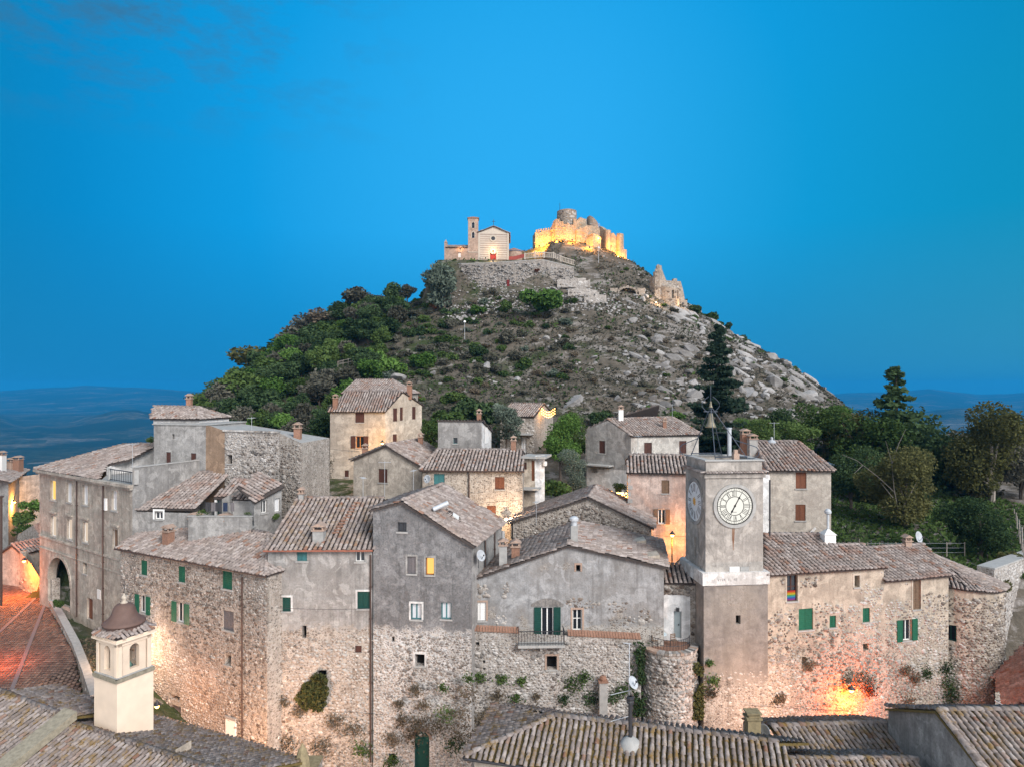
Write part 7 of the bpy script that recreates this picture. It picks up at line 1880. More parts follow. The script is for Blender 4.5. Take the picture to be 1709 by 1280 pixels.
sc = XY(990, YK + 1.5); cw = CylWall(sc, 1.75, math.pi * .8, math.pi * 2.1); H.wall(cw, zz(400), [(0, zz(374)), (cw.len * .2, zz(362)), (cw.len * .38, zz(360)), (cw.len * .5, zz(363)), (cw.len * .68, zz(371)), (cw.len * .8, zz(382)), (cw.len, zz(390))], M_KEEP); H.rubble(cw, zz(395), zz(372), cell=(.7, .45), fill=.7)
cw2 = CylWall(sc, 1.2, math.pi * 2.1, math.pi * .8); H.wall(cw2, zz(400), [(0, zz(390)), (cw2.len * .3, zz(386)), (cw2.len * .6, zz(380)), (cw2.len * .8, zz(372)), (cw2.len, zz(366))], M_KEEP)
H.finish()
# ---- lower ruin with apse -----------------------------------------------------------------------------------------------------
YR = 163.0; zr = lambda py: -(py - HY) / F * YR; M_RUIN = mat_wall('ruin_wall', (.37, .31, .25), (.27, .22, .18), (.40, .34, .28), None, patch=.4)
H = House('chapel_ruin', 'broken chapel ruin with a round apse on the right shoulder of the hill', 'ruin', Vector((*XY(1115, YR), 19)))
build_ruin(H, [XY(1084, YR + 2), XY(1093, YR - .5), XY(1100, YR - .8), XY(1113, YR + .5)], zr(524), [zr(462), zr(450), zr(444), zr(470)], 1.1, M_RUIN, 11, .7, M_STONE)
build_ruin(H, [XY(1112, YR + .5), XY(1124, YR + 1.2), XY(1136, YR + 1.4), XY(1147, YR + 3)], zr(530), [zr(468), zr(464), zr(468), zr(510)], 1.1, M_RUIN, 12, .5, M_STONE)
c = XY(1117, YR + .6); cw = CylWall(c, 2.35, math.pi * 1.0, math.pi * 2)
for a_ in (.55, .75):
    u = cw.len * a_; cw.holes.append((u - .28, zr(500), u + .28, zr(486), .5))
H.wall(cw, zr(535), [(0, zr(476)), (cw.len * .3, zr(480)), (cw.len * .6, zr(482)), (cw.len, zr(486))], M_RUIN); H.rubble(cw, zr(516), zr(486), cell=(.6, .4), fill=.8)
mb = MB(); mb.lathe((*c, zr(482)), [(2.3, 0), (1.4, .7), (.02, 1.0)], 16, math.pi, 2 * math.pi); H.part('apse_vault', mb, M_RUIN)
mb = MB(); mb.lathe((*c, zr(522)), [(2.9, -1.5), (2.85, .5), (2.3, .6)], 18, math.pi, 2 * math.pi); H.part('apse_footing', mb, M_RUIN); H.finish()
# ---- vaulted arch opening ------------------------------------------------------------------------------------------------------
YV = 158.5; c = hit_ground(1047, 492); YV = c.y; H = House('vault_arch', 'low stone vault opening glowing warm in the hillside below the castle', 'arch', c); n = 9
for k in range(n):
    a0, a1 = math.pi * k / n, math.pi * (k + 1) / n - .03; mb = MB(); pts = [(r * math.cos(a) * 1.0, r * .72 * math.sin(a)) for r, a in ((2.1, a0), (2.7, a0), (2.7, a1), (2.1, a1))]
    mb.hexa([c + Vector((x, -.3, z)) for x, z in pts], [c + Vector((x, 2.2, z)) for x, z in pts]); H.part('arch_stone', mb, M_RUIN)
mb = MB(); mb.prism([c + Vector((2.15 * math.cos(math.pi * k / 14), 2.0, 2.15 * .72 * math.sin(math.pi * k / 14))) for k in range(15)], Vector((0, .3, 0))); H.part('vault_back', mb, M_RUIN)
mb = MB()
for s_ in (-1, 1): mb.box(c + Vector((s_ * 3.2, .8, .2)), (1.8, 2.2, 2.6))
H.part('vault_flank', mb, M_RUIN); H.finish()
# ---- church terrace: retaining wall, balustrade, fence net, panel, hill lamp ----------------------------------------------------
M_BANK = mat_wall('bank_rubble', (.27, .255, .24), (.17, .16, .15), (.30, .285, .27), None, patch=.5); M_STONE_B = mat_stone('bank_stone', [(.10, .095, .09), (.19, .18, .17), (.27, .26, .25), (.38, .37, .36)])
H = House('church_terrace_wall', 'long rough retaining wall holding up the church terrace', 'wall', P(840, 470, 161)); path = [(XY(744, 165), 441), (XY(770, 161.5), 441), (XY(810, 160.3), 440), (XY(860, 160.2), 437), (XY(905, 161), 434), (XY(958, 164), 447)]
for k, ((p, y0), (q, y1)) in enumerate(zip(path, path[1:])):
    f = Facade(p, q); z0, z1 = -(y0 - HY) / F * p.y, -(y1 - HY) / F * q.y; H.wall(f, 20.5, [(0, z0), (f.len, z1)], M_BANK); H.rubble(f, 22.5, min(z0, z1) - .1, cell=(.55, .38), fill=.7, mat=M_STONE_B, bulge=4, big=30); f2_ = Facade(q - f.n * 1.4, p - f.n * 1.4); H.wall(f2_, 24, [(0, z1), (f.len, z0)], M_BANK); mb = MB(); mb.prism([f.pt(0, z0, .05), f.pt(f.len, z1, .05), f.pt(f.len, z1, -1.45), f.pt(0, z0, -1.45)], Z * .15); H.part('coping', mb, M_CONC)
H.finish()
t_ = empty('balustrade', P(915, 440, 161.3), 'pale concrete balustrade along the path under the castle', 'balustrade'); L = t_.location
seg = [(876, 433), (893, 431), (908, 430.5), (924, 431.5), (936, 437), (959, 444)]; ys = [160.6, 160.8, 161, 161.6, 162.3, 163.8]
for (p, y), (q, y2) in zip(zip(seg, ys), zip(seg[1:], ys[1:])):
    a, b_ = P(*p, y), P(*q, y2); mb = MB(); mb.box(a + Z * .7, (.3, .3, 1.5)); mb.build('post', PL_STR, t_, L); mb = MB(); mb.tube([a + Z * 1.2, b_ + Z * 1.2], .11, 4); mb.tube([a + Z * .15, b_ + Z * .15], .1, 4); mb.build('rail', PL_STR, t_, L); n = max(3, int((b_ - a).length / .42))
    for k in range(1, n): c = a.lerp(b_, k / n); mb = MB(); mb.lathe(c + Z * .2, [(.05, 0), (.11, .3), (.06, .7), (.08, .95)], 6); mb.build('baluster', PL_STR, t_, L)
mb = MB(); pts = [P(849, 435, 163.6), P(858, 434.5, 163.4), P(868, 432, 163.2), P(876, 430, 162.8)]
for a, b_ in zip(pts, pts[1:]): mb.hexa([a, b_, b_ + Z * .9, a + Z * .9], [a + Vector((0, .05, 0)), b_ + Vector((0, .05, 0)), b_ + Vector((0, .05, .9)), a + Vector((0, .05, .9))])
o = mb.build('safety_net', mat_plain('red_net', (.26, .06, .05), .8, .3, 8), None, pts[0]); tag(o, 'red safety net strung beside the hill church', 'fence')
c = hit_ground(848, 484); mb = MB(); mb.box(c + Z * 1.2, (.6, .1, 2.2)); mb.tube([c + Vector((-.28, 0, -.4)), c + Vector((-.28, 0, 2.3))], .05, 5); mb.tube([c + Vector((.28, 0, -.4)), c + Vector((.28, 0, 2.3))], .05, 5); o = mb.build('dark_red_panel', mat_plain('dark_red_paint', (.13, .015, .015), .6, .2, 5), None, c); tag(o, 'dark red upright panel at the foot of the church terrace', 'sign')

# ---- lamps ------------------------------------------------------------------------------------------------------------------------
LK = 1.9
def point(name, loc, power, col, parent=None, r=.12):
    d = bpy.data.lights.new(name, 'POINT'); d.energy = power * LK; d.color = col; d.shadow_soft_size = r
    o = bpy.data.objects.new(name, d); o.location = loc; return link(o, parent)
ORG = (1.0, .38, .055); AMB = (1.0, .55, .18); WRM = (1.0, .74, .48)
def lantern(label, p, power, col=ORG, wall=None, bulb=None, scale=1.0, loff=(0, -.35, -.1), name='street_lamp', pole=None, group='street lamps'):
    """hanging lantern: hood, glass, bracket to the wall point, or on a pole"""
    p = Vector(p); r = empty(name, p, label, 'street lamp', group); s = scale
    mb = MB(); mb.lathe((0, 0, 0), [(.03 * s, .42 * s), (.1 * s, .3 * s), (.26 * s, .12 * s), (.27 * s, .1 * s), (.1 * s, .12 * s)], 10); mb.build('lamp_hood', M_METAL, r)
    mb = MB(); mb.lathe((0, 0, 0), [(.14 * s, .09 * s), (.15 * s, -.02 * s), (.08 * s, -.12 * s), (.01, -.14 * s)], 10); mb.build('lamp_bulb', bulb or M_BULB, r)
    if wall is not None:
        w = Vector(wall) - p; mb = MB(); mb.tube([w - Z * .35, w * .6 + Z * .25 * s, Z * .4 * s], .025, 5); mb.box(w - Z * .2, (.06, .06, .4)); mb.build('bracket', M_METAL, r)
    if pole: mb = MB(); mb.tube([(0, .0, .4 * s), (.0, .08, -.1), (0, .1, -pole)], .045, 6, .07); mb.build('lamp_post', M_METAL, r)
    o = point('lamp_light', p + Vector(loff), power, col)
    if 'outside' in label:
        o.data.type = 'SPOT'; o.data.spot_size = 2.2; o.data.spot_blend = .5; o.data.energy = power * LK * 1.2
    return r
lantern('lamp on an arm glowing orange against the pink house', P(1122, 893, 60.0), 380, (1., .34, .025), pole=3.4, loff=(.2, -.3, -.7))
lantern('brightest orange wall lamp low on the long stone house', P(1421, 1152, 49.2), 900, (1., .13, .005), wall=f1.pt(f1.uz(1421, 1150)[0], -21.6), loff=(0, -.8, -.9))
lantern('orange street lamp in the alley left of the palazzo', P(40, 936, 68.6), 1900, (1., .20, .012), wall=P(47, 936, 70.2), loff=(-.3, -1.1, -.6))
lantern('small orange lamp high on the left edge house wall', P(24, 838, 86.6), 1300, (1., .40, .06), wall=P(26, 838, 88), loff=(.6, -.5, -.3))
lantern('warm lamp at the roof edge of the low beige gable house', P(638, 740, 79.0), 520, (1., .50, .12), wall=P(640, 740, 81.7), loff=(-.6, -.2, -.3))
lantern('white glowing lamp low on the cream house corner', P(845, 866, 62.2), 480, (1., .66, .40), wall=P(845, 864, 63.7), bulb=M_BULBW, loff=(0, -1.0, .1))
lantern('lamp hidden in the lane beneath the stone house glowing pale orange', P(400, 1290, 41.5), 2900, (1., .55, .32), pole=5, loff=(0, 0, -.4))
lantern('lamp behind the bell tower lighting the stone house foot', P(262, 1178, 46.3), 260, (1., .36, .12), wall=P(262, 1176, 51.6), loff=(0, .2, -.2))
lantern('lamp beside the tower foot shining up the stone walls', P(1330, 1226, 43.0), 900, (1., .50, .28), pole=4, loff=(0, .2, -.3))
lantern('lamp lighting the orange strip of the big bare stone house', P(508, 842, 57.6), 260, (1., .38, .08), pole=3, loff=(-.2, .3, -.3))
lantern('added unseen street lamp just outside the left edge of the paved street', P(-45, 1040, 50), 2100, (1., .12, .008), pole=3, loff=(0, 0, -.3))  # unseen lamp beyond the frame, added to throw orange light on the paving
# strung garland lights
def garland(label, c, w, power, col=(1., .42, .06)):
    r = empty('light_garland', c, label, 'string lights'); 
    for k in range(3):
        mb = MB(); pts = [Vector((-w + 2 * w * i / 8, .05 * k, .35 * k - .5 * math.sin(math.pi * i / 8))) for i in range(9)]; mb.tube(pts, .02, 4); mb.build('wire', M_METAL, r); mb = MB()
        for q in pts: mb.lathe(q, [(.01, .08), (.07, 0), (.01, -.08)], 6)
        mb.build('bulbs', M_BULB, r)
    point('garland_light', Vector(c) + Vector((0, -.4, .4)), power, col)
garland('orange string lights beside the small stone house', P(915, 690, 95.5), .9, 170); garland('orange string lights in the gap left of the pink house', P(1035, 832, 66), .8, 260)
mb = MB(); c = P(1035, 826, 66.3); mb.box((0, 0, .2), (.7, .06, .12)); mb.box((-.2, 0, -.05), (.1, .06, .4)); mb.box((.2, 0, -.05), (.1, .06, .4)); mb.v = [tuple(Vector(v) + c) for v in mb.v]; o = mb.build('crown_light', M_BULB, None, c); tag(o, 'small crown shaped light above the string lights', 'light')
lantern('lamp in the palazzo yard washing its lower storey', P(205, 1085, 50.5), 620, (1., .60, .36), pole=3)
point('alley_light', P(1092, 965, 54.5), 110, (1., .22, .02)); 
# floodlights of the castle and church
def flood(label, p, power, col, target=None, group='floodlights on the hill'):
    p = Vector(p); r = empty('floodlight', p, label, 'floodlight', group); mb = MB(); mb.box((0, 0, .2), (.4, .25, .3)); mb.tube([(0, 0, -.4), (0, 0, .1)], .05, 5); mb.build('housing', M_METAL, r); mb = MB(); mb.box((0, (-.14 if 'corner' in label or 'foot of' in label else .14), .22), (.32, .03, .22)); mb.build('lens', M_BULBW, r)
    point('flood_light', p + Vector((0, .4, .6)), power * (1.7 if 'castle' in label or 'keep' in label else 1.2), col, None, .2)
GLD = (1.0, .37, .035)
for px_, py_, y_, w_, lb in ((900, 412, YK - 3.6, 700, 'floodlight under the crenellated castle curtain'), (912, 410, YK - 4.0, 800, 'floodlight under the left castle curtain end'), (930, 407, YK - 5.5, 800, 'floodlight below the keep on the left'), (955, 402, YK - 6.5, 600, 'floodlight below the keep middle'),
        (984, 414, YK - 8.0, 600, 'floodlight at the lower castle bastion'), (1000, 402, YK - 5.2, 300, 'floodlight beside the broken castle turret'), (1032, 431, YK - 3.2, 700, 'floodlight at the foot of the right castle wall'), (1047, 436, YK - 1.6, 420, 'brightest floodlight at the right castle corner'), (1020, 412, YK - 3.4, 420, 'floodlight half way along the right castle wall')):
    flood(lb, P(px_, py_, y_), w_, GLD)
flood('floodlight left of the hill church belfry', P(768, 417, YC - 1.2), 60, (1., .5, .2)); flood('floodlight over the hill church door', P(823, 421, YC - 1.0), 90, (1., .66, .28)); flood('floodlight on the hill church front', P(823, 438, YC - 5), 200, (1., .74, .42))
flood('floodlight left of the chapel ruin', P(1099, 505, YR - 4.5), 300, (1., .62, .34)); flood('floodlight right of the chapel ruin apse', P(1140, 508, YR - 2.2), 120, (1., .55, .2)); flood('floodlight inside the hillside vault', P(1047, 484, YV + .6), 160, (1., .52, .2))
for px_, py_, y_, lb in ((775.5, 568, 141, 'slim lamp post with globe among the hill scrub'), (999, 440, 163.5, 'white lamp post on the castle path')):
    b_ = hit_ground(px_, py_); r = empty('lamp_post', b_, lb, 'lamp post'); mb = MB(); mb.tube([(0, 0, -.5), (0, 0, 3.6)], .06, 6, .04); mb.build('post', M_ZINC, r); mb = MB(); mb.lathe((0, 0, 3.6), [(.05, 0), (.25, .12), (.27, .3), (.15, .5), (.02, .56)], 10); mb.build('globe', M_WHITE, r)
# ---- hill vegetation ---------------------------------------------------------------------------------------------------------
rr = np.random.default_rng(23)
def poisson(n, x0, x1, y0, y1, dmin, ok):
    pts = []
    for _ in range(n * 40):
        if len(pts) >= n: break
        x, y = rr.uniform(x0, x1), rr.uniform(y0, y1); d = dmin * rr.uniform(.7, 1.3)
        if not ok(x, y): continue
        if all((x - a) ** 2 + (y - b) ** 2 > d * d for a, b in pts): pts.append((x, y))
    return pts
def pxof(x, y, dz=0.): z = g1(x, y) + dz; return CX + x / y * F, HY - z / y * F
def left_wood(x, y):
    px, py = pxof(x, y)
    if y < 100 or y > 205 or px > 730 or px < 300: return False
    if y > 172 and px > 640: return False
    if px > 560 + 2 * (py - 480) * .0 + (690 - py) * .45 + 40: return False
    return True
kinds = [('broad', 1, 'dark'), ('broad', 2, 'mid'), ('broad', 3, 'fresh'), ('broad', 4, 'dark'), ('olive', 5, 'grey'), ('broad', 6, 'mid'), ('tall', 7, 'dark'), ('broad', 8, 'grey')]
for x, y in poisson(230, -100, -8, 100, 205, 4.2, left_wood):
    k, sd, mt = kinds[int(rr.integers(0, len(kinds)))]; hgt = rr.uniform(4.5, 8.0) * (1.15 if x < -45 else .9)
    tree('broadleaf_tree', 'broadleaf tree among the dense wood on the left flank of the hill', (x, y, g1(x, y) - .8), hgt, k, sd, .055, 1500, mt, 'bark', rr.uniform(.95, 1.3), 'trees in the wood on the hill flank')
# skyline trees of the left ridge, placed one by one
for px_, top, Y, k, sd, mt, wd, lb in ((600, 478, 178, 'broad', 21, 'grey', 1.5, 'big rounded grey green tree on the left skyline of the hill'), (537, 512, 176, 'broad', 22, 'dry', 1.4, 'bare twiggy grey tree on the left skyline'), (655, 472, 172, 'tall', 23, 'dark', 1.4, 'small dark tree on the skyline left of the church tree'),
        (680, 474, 171, 'broad', 24, 'grey', 1.0, 'thin pale tree on the skyline next to the small dark tree'), (503, 525, 174, 'broad', 25, 'grey', 1.4, 'pale feathery tree on the left skyline below the twiggy one'), (432, 568, 170, 'tall', 26, 'walnut', 1.6, 'loose crowned tree poking out of the lower left skyline'), (388, 618, 165, 'broad', 27, 'dark', 1.4, 'dark tree at the low left end of the skyline'), (350, 655, 160, 'broad', 28, 'dark', 1.5, 'lowest dark tree at the left end of the hill'), (570, 500, 176, 'broad', 21, 'dark', 1.4, 'dark crown between the rounded and the twiggy skyline trees'), (468, 555, 172, 'broad', 27, 'mid', 1.5, 'mid green crown on the left skyline between two looser trees'), (628, 492, 172, 'broad', 28, 'dark', 1.4, 'dark low crown on the skyline right of the big rounded tree'),
        (742, 432, 157, 'broad', 29, 'olive', 1.0, 'round olive green tree beside the hill church')):
    X_ = XY(px_, Y).x; zg = g1(X_, Y) - .4; zt_ = -(top - HY) / F * Y
    tree('skyline_tree', lb, (X_, Y, zg), max(4.0, zt_ - zg), k, sd, .045, 2600, mt, 'bark', wd)
# big bushes on the hill face
for px_, py_, r_, mt, lb in ((903, 528, 6.0, 'fresh', 'large round green bush below the balustrade'), (795, 525, 2.9, 'fresh', 'green bush in the gully left of the large round bush'), (840, 520, 3.4, 'mid', 'dark green bush between gully and large round bush'), (740, 575, 3.0, 'mid', 'green bush near the hill lamp post'), (700, 560, 3.0, 'dark', 'dark bush on the upper wood edge'), (760, 545, 2.4, 'grey', 'grey bush under the church tree'), (690, 530, 2.8, 'grey', 'greyish bush at the top of the wood'), (725, 515, 2.0, 'rust', 'reddish bush on the hill shoulder'), (660, 545, 3.2, 'mid', 'mid green bush high in the wood edge'), (850, 570, 3.4, 'grey', 'broad grey brown bush below the large round bush'), (800, 590, 3.0, 'dark', 'dark bush left of the broad grey brown bush'), (940, 580, 2.4, 'grey', 'grey bush right of the broad grey brown bush'), (880, 610, 2.6, 'mid', 'small green bush in the middle of the bare slope'),
        (745, 712, 4.2, 'mid', 'green bush right of the tall three storey house'), (790, 700, 5.0, 'dark', 'dark rounded bush above the cube house'), (830, 700, 4.2, 'olive', 'grey green bush above the cream house roof'), (655, 622, 4.8, 'fresh', 'bright green bush above the three storey house roof'), (705, 612, 4.2, 'fresh', 'leafy green bush on the slope above the three storey house'), (620, 605, 4.0, 'fresh', 'fresh green bush beside the rail fence'),
        (1000, 708, 3.2, 'dark', 'dark bush above the grey and white house'), (1080, 690, 2.2, 'fresh', 'bright green bush behind the white chimney'), (1130, 700, 2.0, 'fresh', 'small bright bush at the right of the grey and white house'),
        (896, 455, 1.2, 'rust', 'small red leaved bush on the terrace bank'), (755, 672, 3.0, 'mid', 'green bush in the middle of the slope above the cube house'), (695, 668, 1.6, 'rust', 'orange red bush behind the three storey house')):
    b_ = hit_ground(px_, py_) - Vector((0, 2.5 if r_ > 5.5 else .3, 0)); bush(lb, b_ + Z * (2.2 if r_ > 5.5 else .1 - r_ * .05), r_, 31 + len(lb) % 6, .12, 1700, mt, None, .85)
for px_, top, Y, r_, mt, lb in ((1157, 480, 166, 3.0, 'dark', 'dark bush on the skyline right of the chapel ruin'), (1184, 522, 172, 3.6, 'mid', 'green bush on the right skyline below the ruin'), (1205, 536, 174, 3.0, 'dark', 'dark spreading bush on the right skyline above the fir tree'), (1236, 556, 178, 2.4, 'dark', 'small dark bush low on the right skyline')):
    X_ = XY(px_, Y).x; bush(lb, (X_, Y, g1(X_, Y) - .1 * r_), r_, 31 + len(lb) % 6, .12, 1700, mt, None, .9)
# scrub bushes as individuals
def scrub_ok(x, y):
    px, py = pxof(x, y); return 560 < px < 1395 and 440 < py < 705 and y < 182 and not (py < 500 and 740 < px < 960)
sp = poisson(300, -35, 78, 97, 182, 2.3, scrub_ok)
for x, y in sp:
    px, py = pxof(x, y); right = px > 1000
    mt = rr.choice(['dry', 'grey', 'grey', 'dry', 'mid'] if px > 760 else ['grey', 'mid', 'dark', 'grey'])
    s_ = rr.uniform(.7, 1.9) * (1.25 if px < 800 else .9)
    bush('low scrubby bush on the rocky face of the hill', (x, y, g1(x, y) - .15), s_, 41 + int(rr.integers(0, 5)), .15, 420, mt, 'scrub bushes on the hill face', .75, name='scrub_bush')
def up_ok(x, y):
    px, py = pxof(x, y); return 640 < px < 960 and 492 < py < 640 and rr.random() < np.interp(px, [640, 800, 960], [1, .7, .3])
for x, y in poisson(110, -45, 16, 110, 172, 2.6, up_ok):
    bush('green shrub on the upper slope between the wood and the bare face', (x, y, g1(x, y) - .1), rr.uniform(1.1, 2.4), 41 + int(rr.integers(0, 5)), .14, 560, rr.choice(['mid', 'dark', 'grey', 'mid', 'olive']), 'green shrubs on the upper slope', .85, name='shrub')
# ground scrub: grass tufts as one mass
N = 85000
x = rr.uniform(-95, 95, N); y = rr.uniform(94, 200, N); z = ground(x, y); px = CX + x / y * F; dn = fbm(x / 5, y / 5, 71, 3)
ok = (px > 320) & (px < 1420) & (dn > -.14) & ~((x > -18) & (x < 9) & (y > 162) & (y < 182)); x, y, z = x[ok], y[ok], z[ok]; N = len(x)
V, Fc = leaf_quads(np.stack([x, y, z + .12], 1) + rr.normal(0, .1, (N, 3)), .36, rr, aspect=1.9)
o = link(bpy.data.objects.new('dry_grass', np_mesh('dry_grass', V, Fc, M_LEAF['grey']))); o['kind'] = 'stuff'
N = 16000; x = rr.uniform(-60, 95, N); y = rr.uniform(94, 190, N); z = ground(x, y); dn = fbm(x / 7, y / 7, 75, 3); ok = (dn > .06); x, y, z = x[ok], y[ok], z[ok]; N = len(x)
V, Fc = leaf_quads(np.stack([x, y, z + .15], 1) + rr.normal(0, .15, (N, 3)), .5, rr)
o = link(bpy.data.objects.new('green_undergrowth', np_mesh('green_undergrowth', V, Fc, M_LEAF['mid']))); o['kind'] = 'stuff'
# boulders
M_ROCK = mat_stone('limestone', [(.13, .125, .12), (.24, .235, .23), (.32, .315, .31), (.40, .395, .39)])
def rock_proto(seed):
    import bmesh
    bm = bmesh.new(); bmesh.ops.create_icosphere(bm, subdivisions=2, radius=1); r = np.random.default_rng(seed); pl = r.normal(size=(7, 3)); pl /= np.linalg.norm(pl, axis=1)[:, None]; dd = r.uniform(.32, .7, 7)
    for v in bm.verts:
        p = np.array(v.co)
        for n_, d_ in zip(pl, dd):
            e = p @ n_ - d_
            if e > 0: p = p - n_ * e * .92
        v.co = p * (1.35 + r.uniform(-.09, .09))
    me = bpy.data.meshes.new('boulder'); bm.to_mesh(me); bm.free(); me.materials.append(M_ROCK); return me
ROCKS = [rock_proto(s_) for s_ in range(6)]
def rock_ok(x, y):
    px, py = pxof(x, y)
    if not (700 < px < 1390 and 470 < py < 700): return False
    if fbm(np.array([x / 9]), np.array([y / 9]), 87, 3)[0] < .0: return False
    return rr.random() < np.interp(px, [700, 900, 1050, 1390], [.1, .3, .9, 1.0])
for x, y in poisson(270, -25, 80, 97, 185, 1.6, rock_ok):
    px, _ = pxof(x, y); s_ = rr.uniform(.3, .8) * (1.15 if px > 1050 else .8) * (1.5 if rr.random() < .1 else 1)
    o = bpy.data.objects.new('boulder', ROCKS[int(rr.integers(0, 6))]); o.location = (x, y, g1(x, y) - s_ * .1); o.scale = (s_ * 1.3, s_, s_ * .75); o.rotation_euler = (rr.uniform(-.4, .4), rr.uniform(-.2, .6), rr.uniform(0, 6.28)); link(o); tag(o, 'pale limestone boulder jutting from the scrubby hillside', 'boulder', 'boulders on the hillside')
for px_, py_, Y, s_, lb in ((1100, 567, 146, 2.1, 'large pale boulder standing out high on the right slope'), (955, 690 - 20, 118, 2.6, 'craggy outcrop above the small stone house'), (665, 632, 96, 2.2, 'pale rocky lump touching the three storey house roof'), (1165, 660, 118, 2.6, 'pale rock slab left of the fir tree'), (1245, 655, 124, 2.4, 'pale rock slab right of the fir tree'), (1290, 640, 136, 2.6, 'ridged grey rock low on the right slope')):
    o = bpy.data.objects.new('boulder', ROCKS[len(lb) % 6]); o.location = hit_ground(px_, py_) - Z * .3; s_ *= .62; o.scale = (s_ * 1.4, s_, s_ * .8); o.rotation_euler = (.2, .3, len(lb)); link(o); tag(o, lb, 'boulder')
N = 1500; x = rr.uniform(-25, 85, N); y = rr.uniform(98, 186, N); px = CX + x / y * F; ok = (rr.random(N) < np.interp(px, [700, 900, 1050, 1390], [.1, .35, .9, 1.0])) & (fbm(x / 4, y / 4, 81, 3) > -.05) & ~((x > -18) & (x < 9) & (y > 162)); x, y = x[ok], y[ok]; N = len(x); z = ground(x, y)
bx_ = rr.uniform(-16, 24, 900); by_ = rr.uniform(151, 160.5, 900); x = np.concatenate([x, bx_]); y = np.concatenate([y, by_]); z = ground(x, y); N = len(x); VV, FF, b_ = [], [], 0; var = rr.integers(0, 8, N); Mx = np.zeros((N, 3, 3)); s_ = rr.uniform(.12, .42, N); a = rr.uniform(0, 6.28, N); Mx[:, 0, 0] = np.cos(a) * s_; Mx[:, 1, 0] = np.sin(a) * s_; Mx[:, 0, 1] = -np.sin(a) * s_; Mx[:, 1, 1] = np.cos(a) * s_; Mx[:, 2, 2] = s_ * .7; Mx[:, 1, 2] = -.25 * s_
for j, (sv, sf) in enumerate(STONES):
    V, Fc = merge(sv, sf, Mx[var == j], np.stack([x, y, z + .03], 1)[var == j]); VV.append(V); FF.append(Fc + b_); b_ += len(V)
o = link(bpy.data.objects.new('scree_stones', np_mesh('scree_stones', np.concatenate(VV), np.concatenate(FF), M_ROCK))); o['kind'] = 'stuff'
# low terrace ruins on the slope: dry stone steps
def ledge_ok(x, y):
    px, py = pxof(x, y); return 1030 < px < 1385 and 505 < py < 690 and fbm(np.array([x / 11]), np.array([y / 11]), 93, 3)[0] > -.1
for x, y in poisson(64, 14, 80, 100, 182, 2.8, ledge_ok):
    o = bpy.data.objects.new('rock_ledge', ROCKS[int(rr.integers(0, 6))]); s_ = rr.uniform(.8, 1.7); o.location = (x, y, g1(x, y) - .42 * s_); o.scale = (s_ * rr.uniform(1.5, 2.6), s_ * .8, s_ * .62); o.rotation_euler = (-.5, rr.uniform(.3, .65), rr.uniform(-.5, .2)); link(o); tag(o, 'grey bedrock ledge slanting down the right slope of the hill', 'rock', 'bedrock ledges on the right slope')
H = House('stone_terraces', 'crumbling dry stone terrace walls below the balustrade', 'wall', P(960, 480, 158)); rz_ = lambda y, Y: -(y - HY) / F * Y
for px0, px1, y0, y1, Y0, Y1, sd in ((930, 985, 466, 462, 159.5, 160, 1), (948, 1000, 480, 484, 157, 157.6, 2), (975, 1012, 493, 489, 154.6, 155.4, 3)):
    build_ruin(H, [XY(px0, Y0), XY((px0 + px1) / 2, (Y0 + Y1) / 2 - .3), XY(px1, Y1)], rz_(y0, Y0) - 2, [rz_(y0, Y0) - .3, rz_(y0 - 2, Y0) + .1, rz_(y1, Y1) - .6], 1.0, M_RUB_G, sd, .45, M_STONE_G)
H.finish()
# ---- town trees ------------------------------------------------------------------------------------------------------------------
def T(lb, px_, pyb, Y, hpx, kind, sd, mt, wd=1.0, n=2600, leaf=.05, bark='bark', name='tree'): return tree(name, lb, P(px_, pyb, Y), hpx * Y / F, kind, sd, leaf, n, mt, bark, wd)
T('dark tall fir tree standing behind the clock tower', 1198, 766, 98, 224, 'fir', 51, 'fir', 1.1, 16000, .022, name='fir_tree')
T('tall loose conifer at the right with airy feathery top', 1496, 885, 96, 274, 'fir', 52, 'dark', 1.25, 7000, .019, name='conifer_tree')
T('second tall loose tree right of the airy conifer', 1545, 885, 98, 225, 'tall', 53, 'dark', 1.1, 9000, .018, name='conifer_tree')
T('wide walnut tree with pale bare branches in the orchard', 1512, 900, 78, 158, 'broad', 54, 'walnut', 1.15, 12000, .018, 'bark', 'walnut_tree')
T('bushy dark green tree at the right edge of the orchard', 1636, 942, 66, 118, 'broad', 55, 'dark', 1.15, 14000, .019, name='orchard_tree')
T('tall mixed tree near the right edge with pale trunk', 1655, 860, 90, 190, 'broad', 56, 'walnut', .95, 11000, .017, 'barkp' if False else 'pale_bark', name='tree')
T('small crowned tree at the far right edge above the path', 1705, 850, 92, 160, 'broad', 57, 'grey', .9, 9000, .018)
T('bright green broadleaf tree between the two white houses', 935, 800, 80, 112, 'broad', 58, 'fresh', .9, 8000, .022, name='garden_tree')
T('mid green tree left of the grey and white house', 962, 775, 88, 92, 'broad', 59, 'mid', .9, 6000, .022, name='garden_tree')
T('silvery olive tree in front of the grey and white house', 958, 822, 74, 70, 'olive', 60, 'olive', 1.1, 6000, .02, name='olive_tree')
T('green tree behind the cube house chimney', 720, 762, 80, 62, 'broad', 61, 'mid', 1.0, 2600, .036, name='garden_tree')
T('dark evergreen tree right of the three storey house', 845, 745, 88, 72, 'olive', 62, 'olive', 1.1, 3000, .036, name='garden_tree')
T('dark cypress like tree left of the three storey house', 538, 780, 88, 92, 'tall', 63, 'dark', 1.1, 3000, .036, name='garden_tree')
T('bare brown thicket tree between stone house and three storey house', 540, 830, 66, 75, 'broad', 64, 'dry', 1.0, 900, .02, 'bark', 'bare_tree')
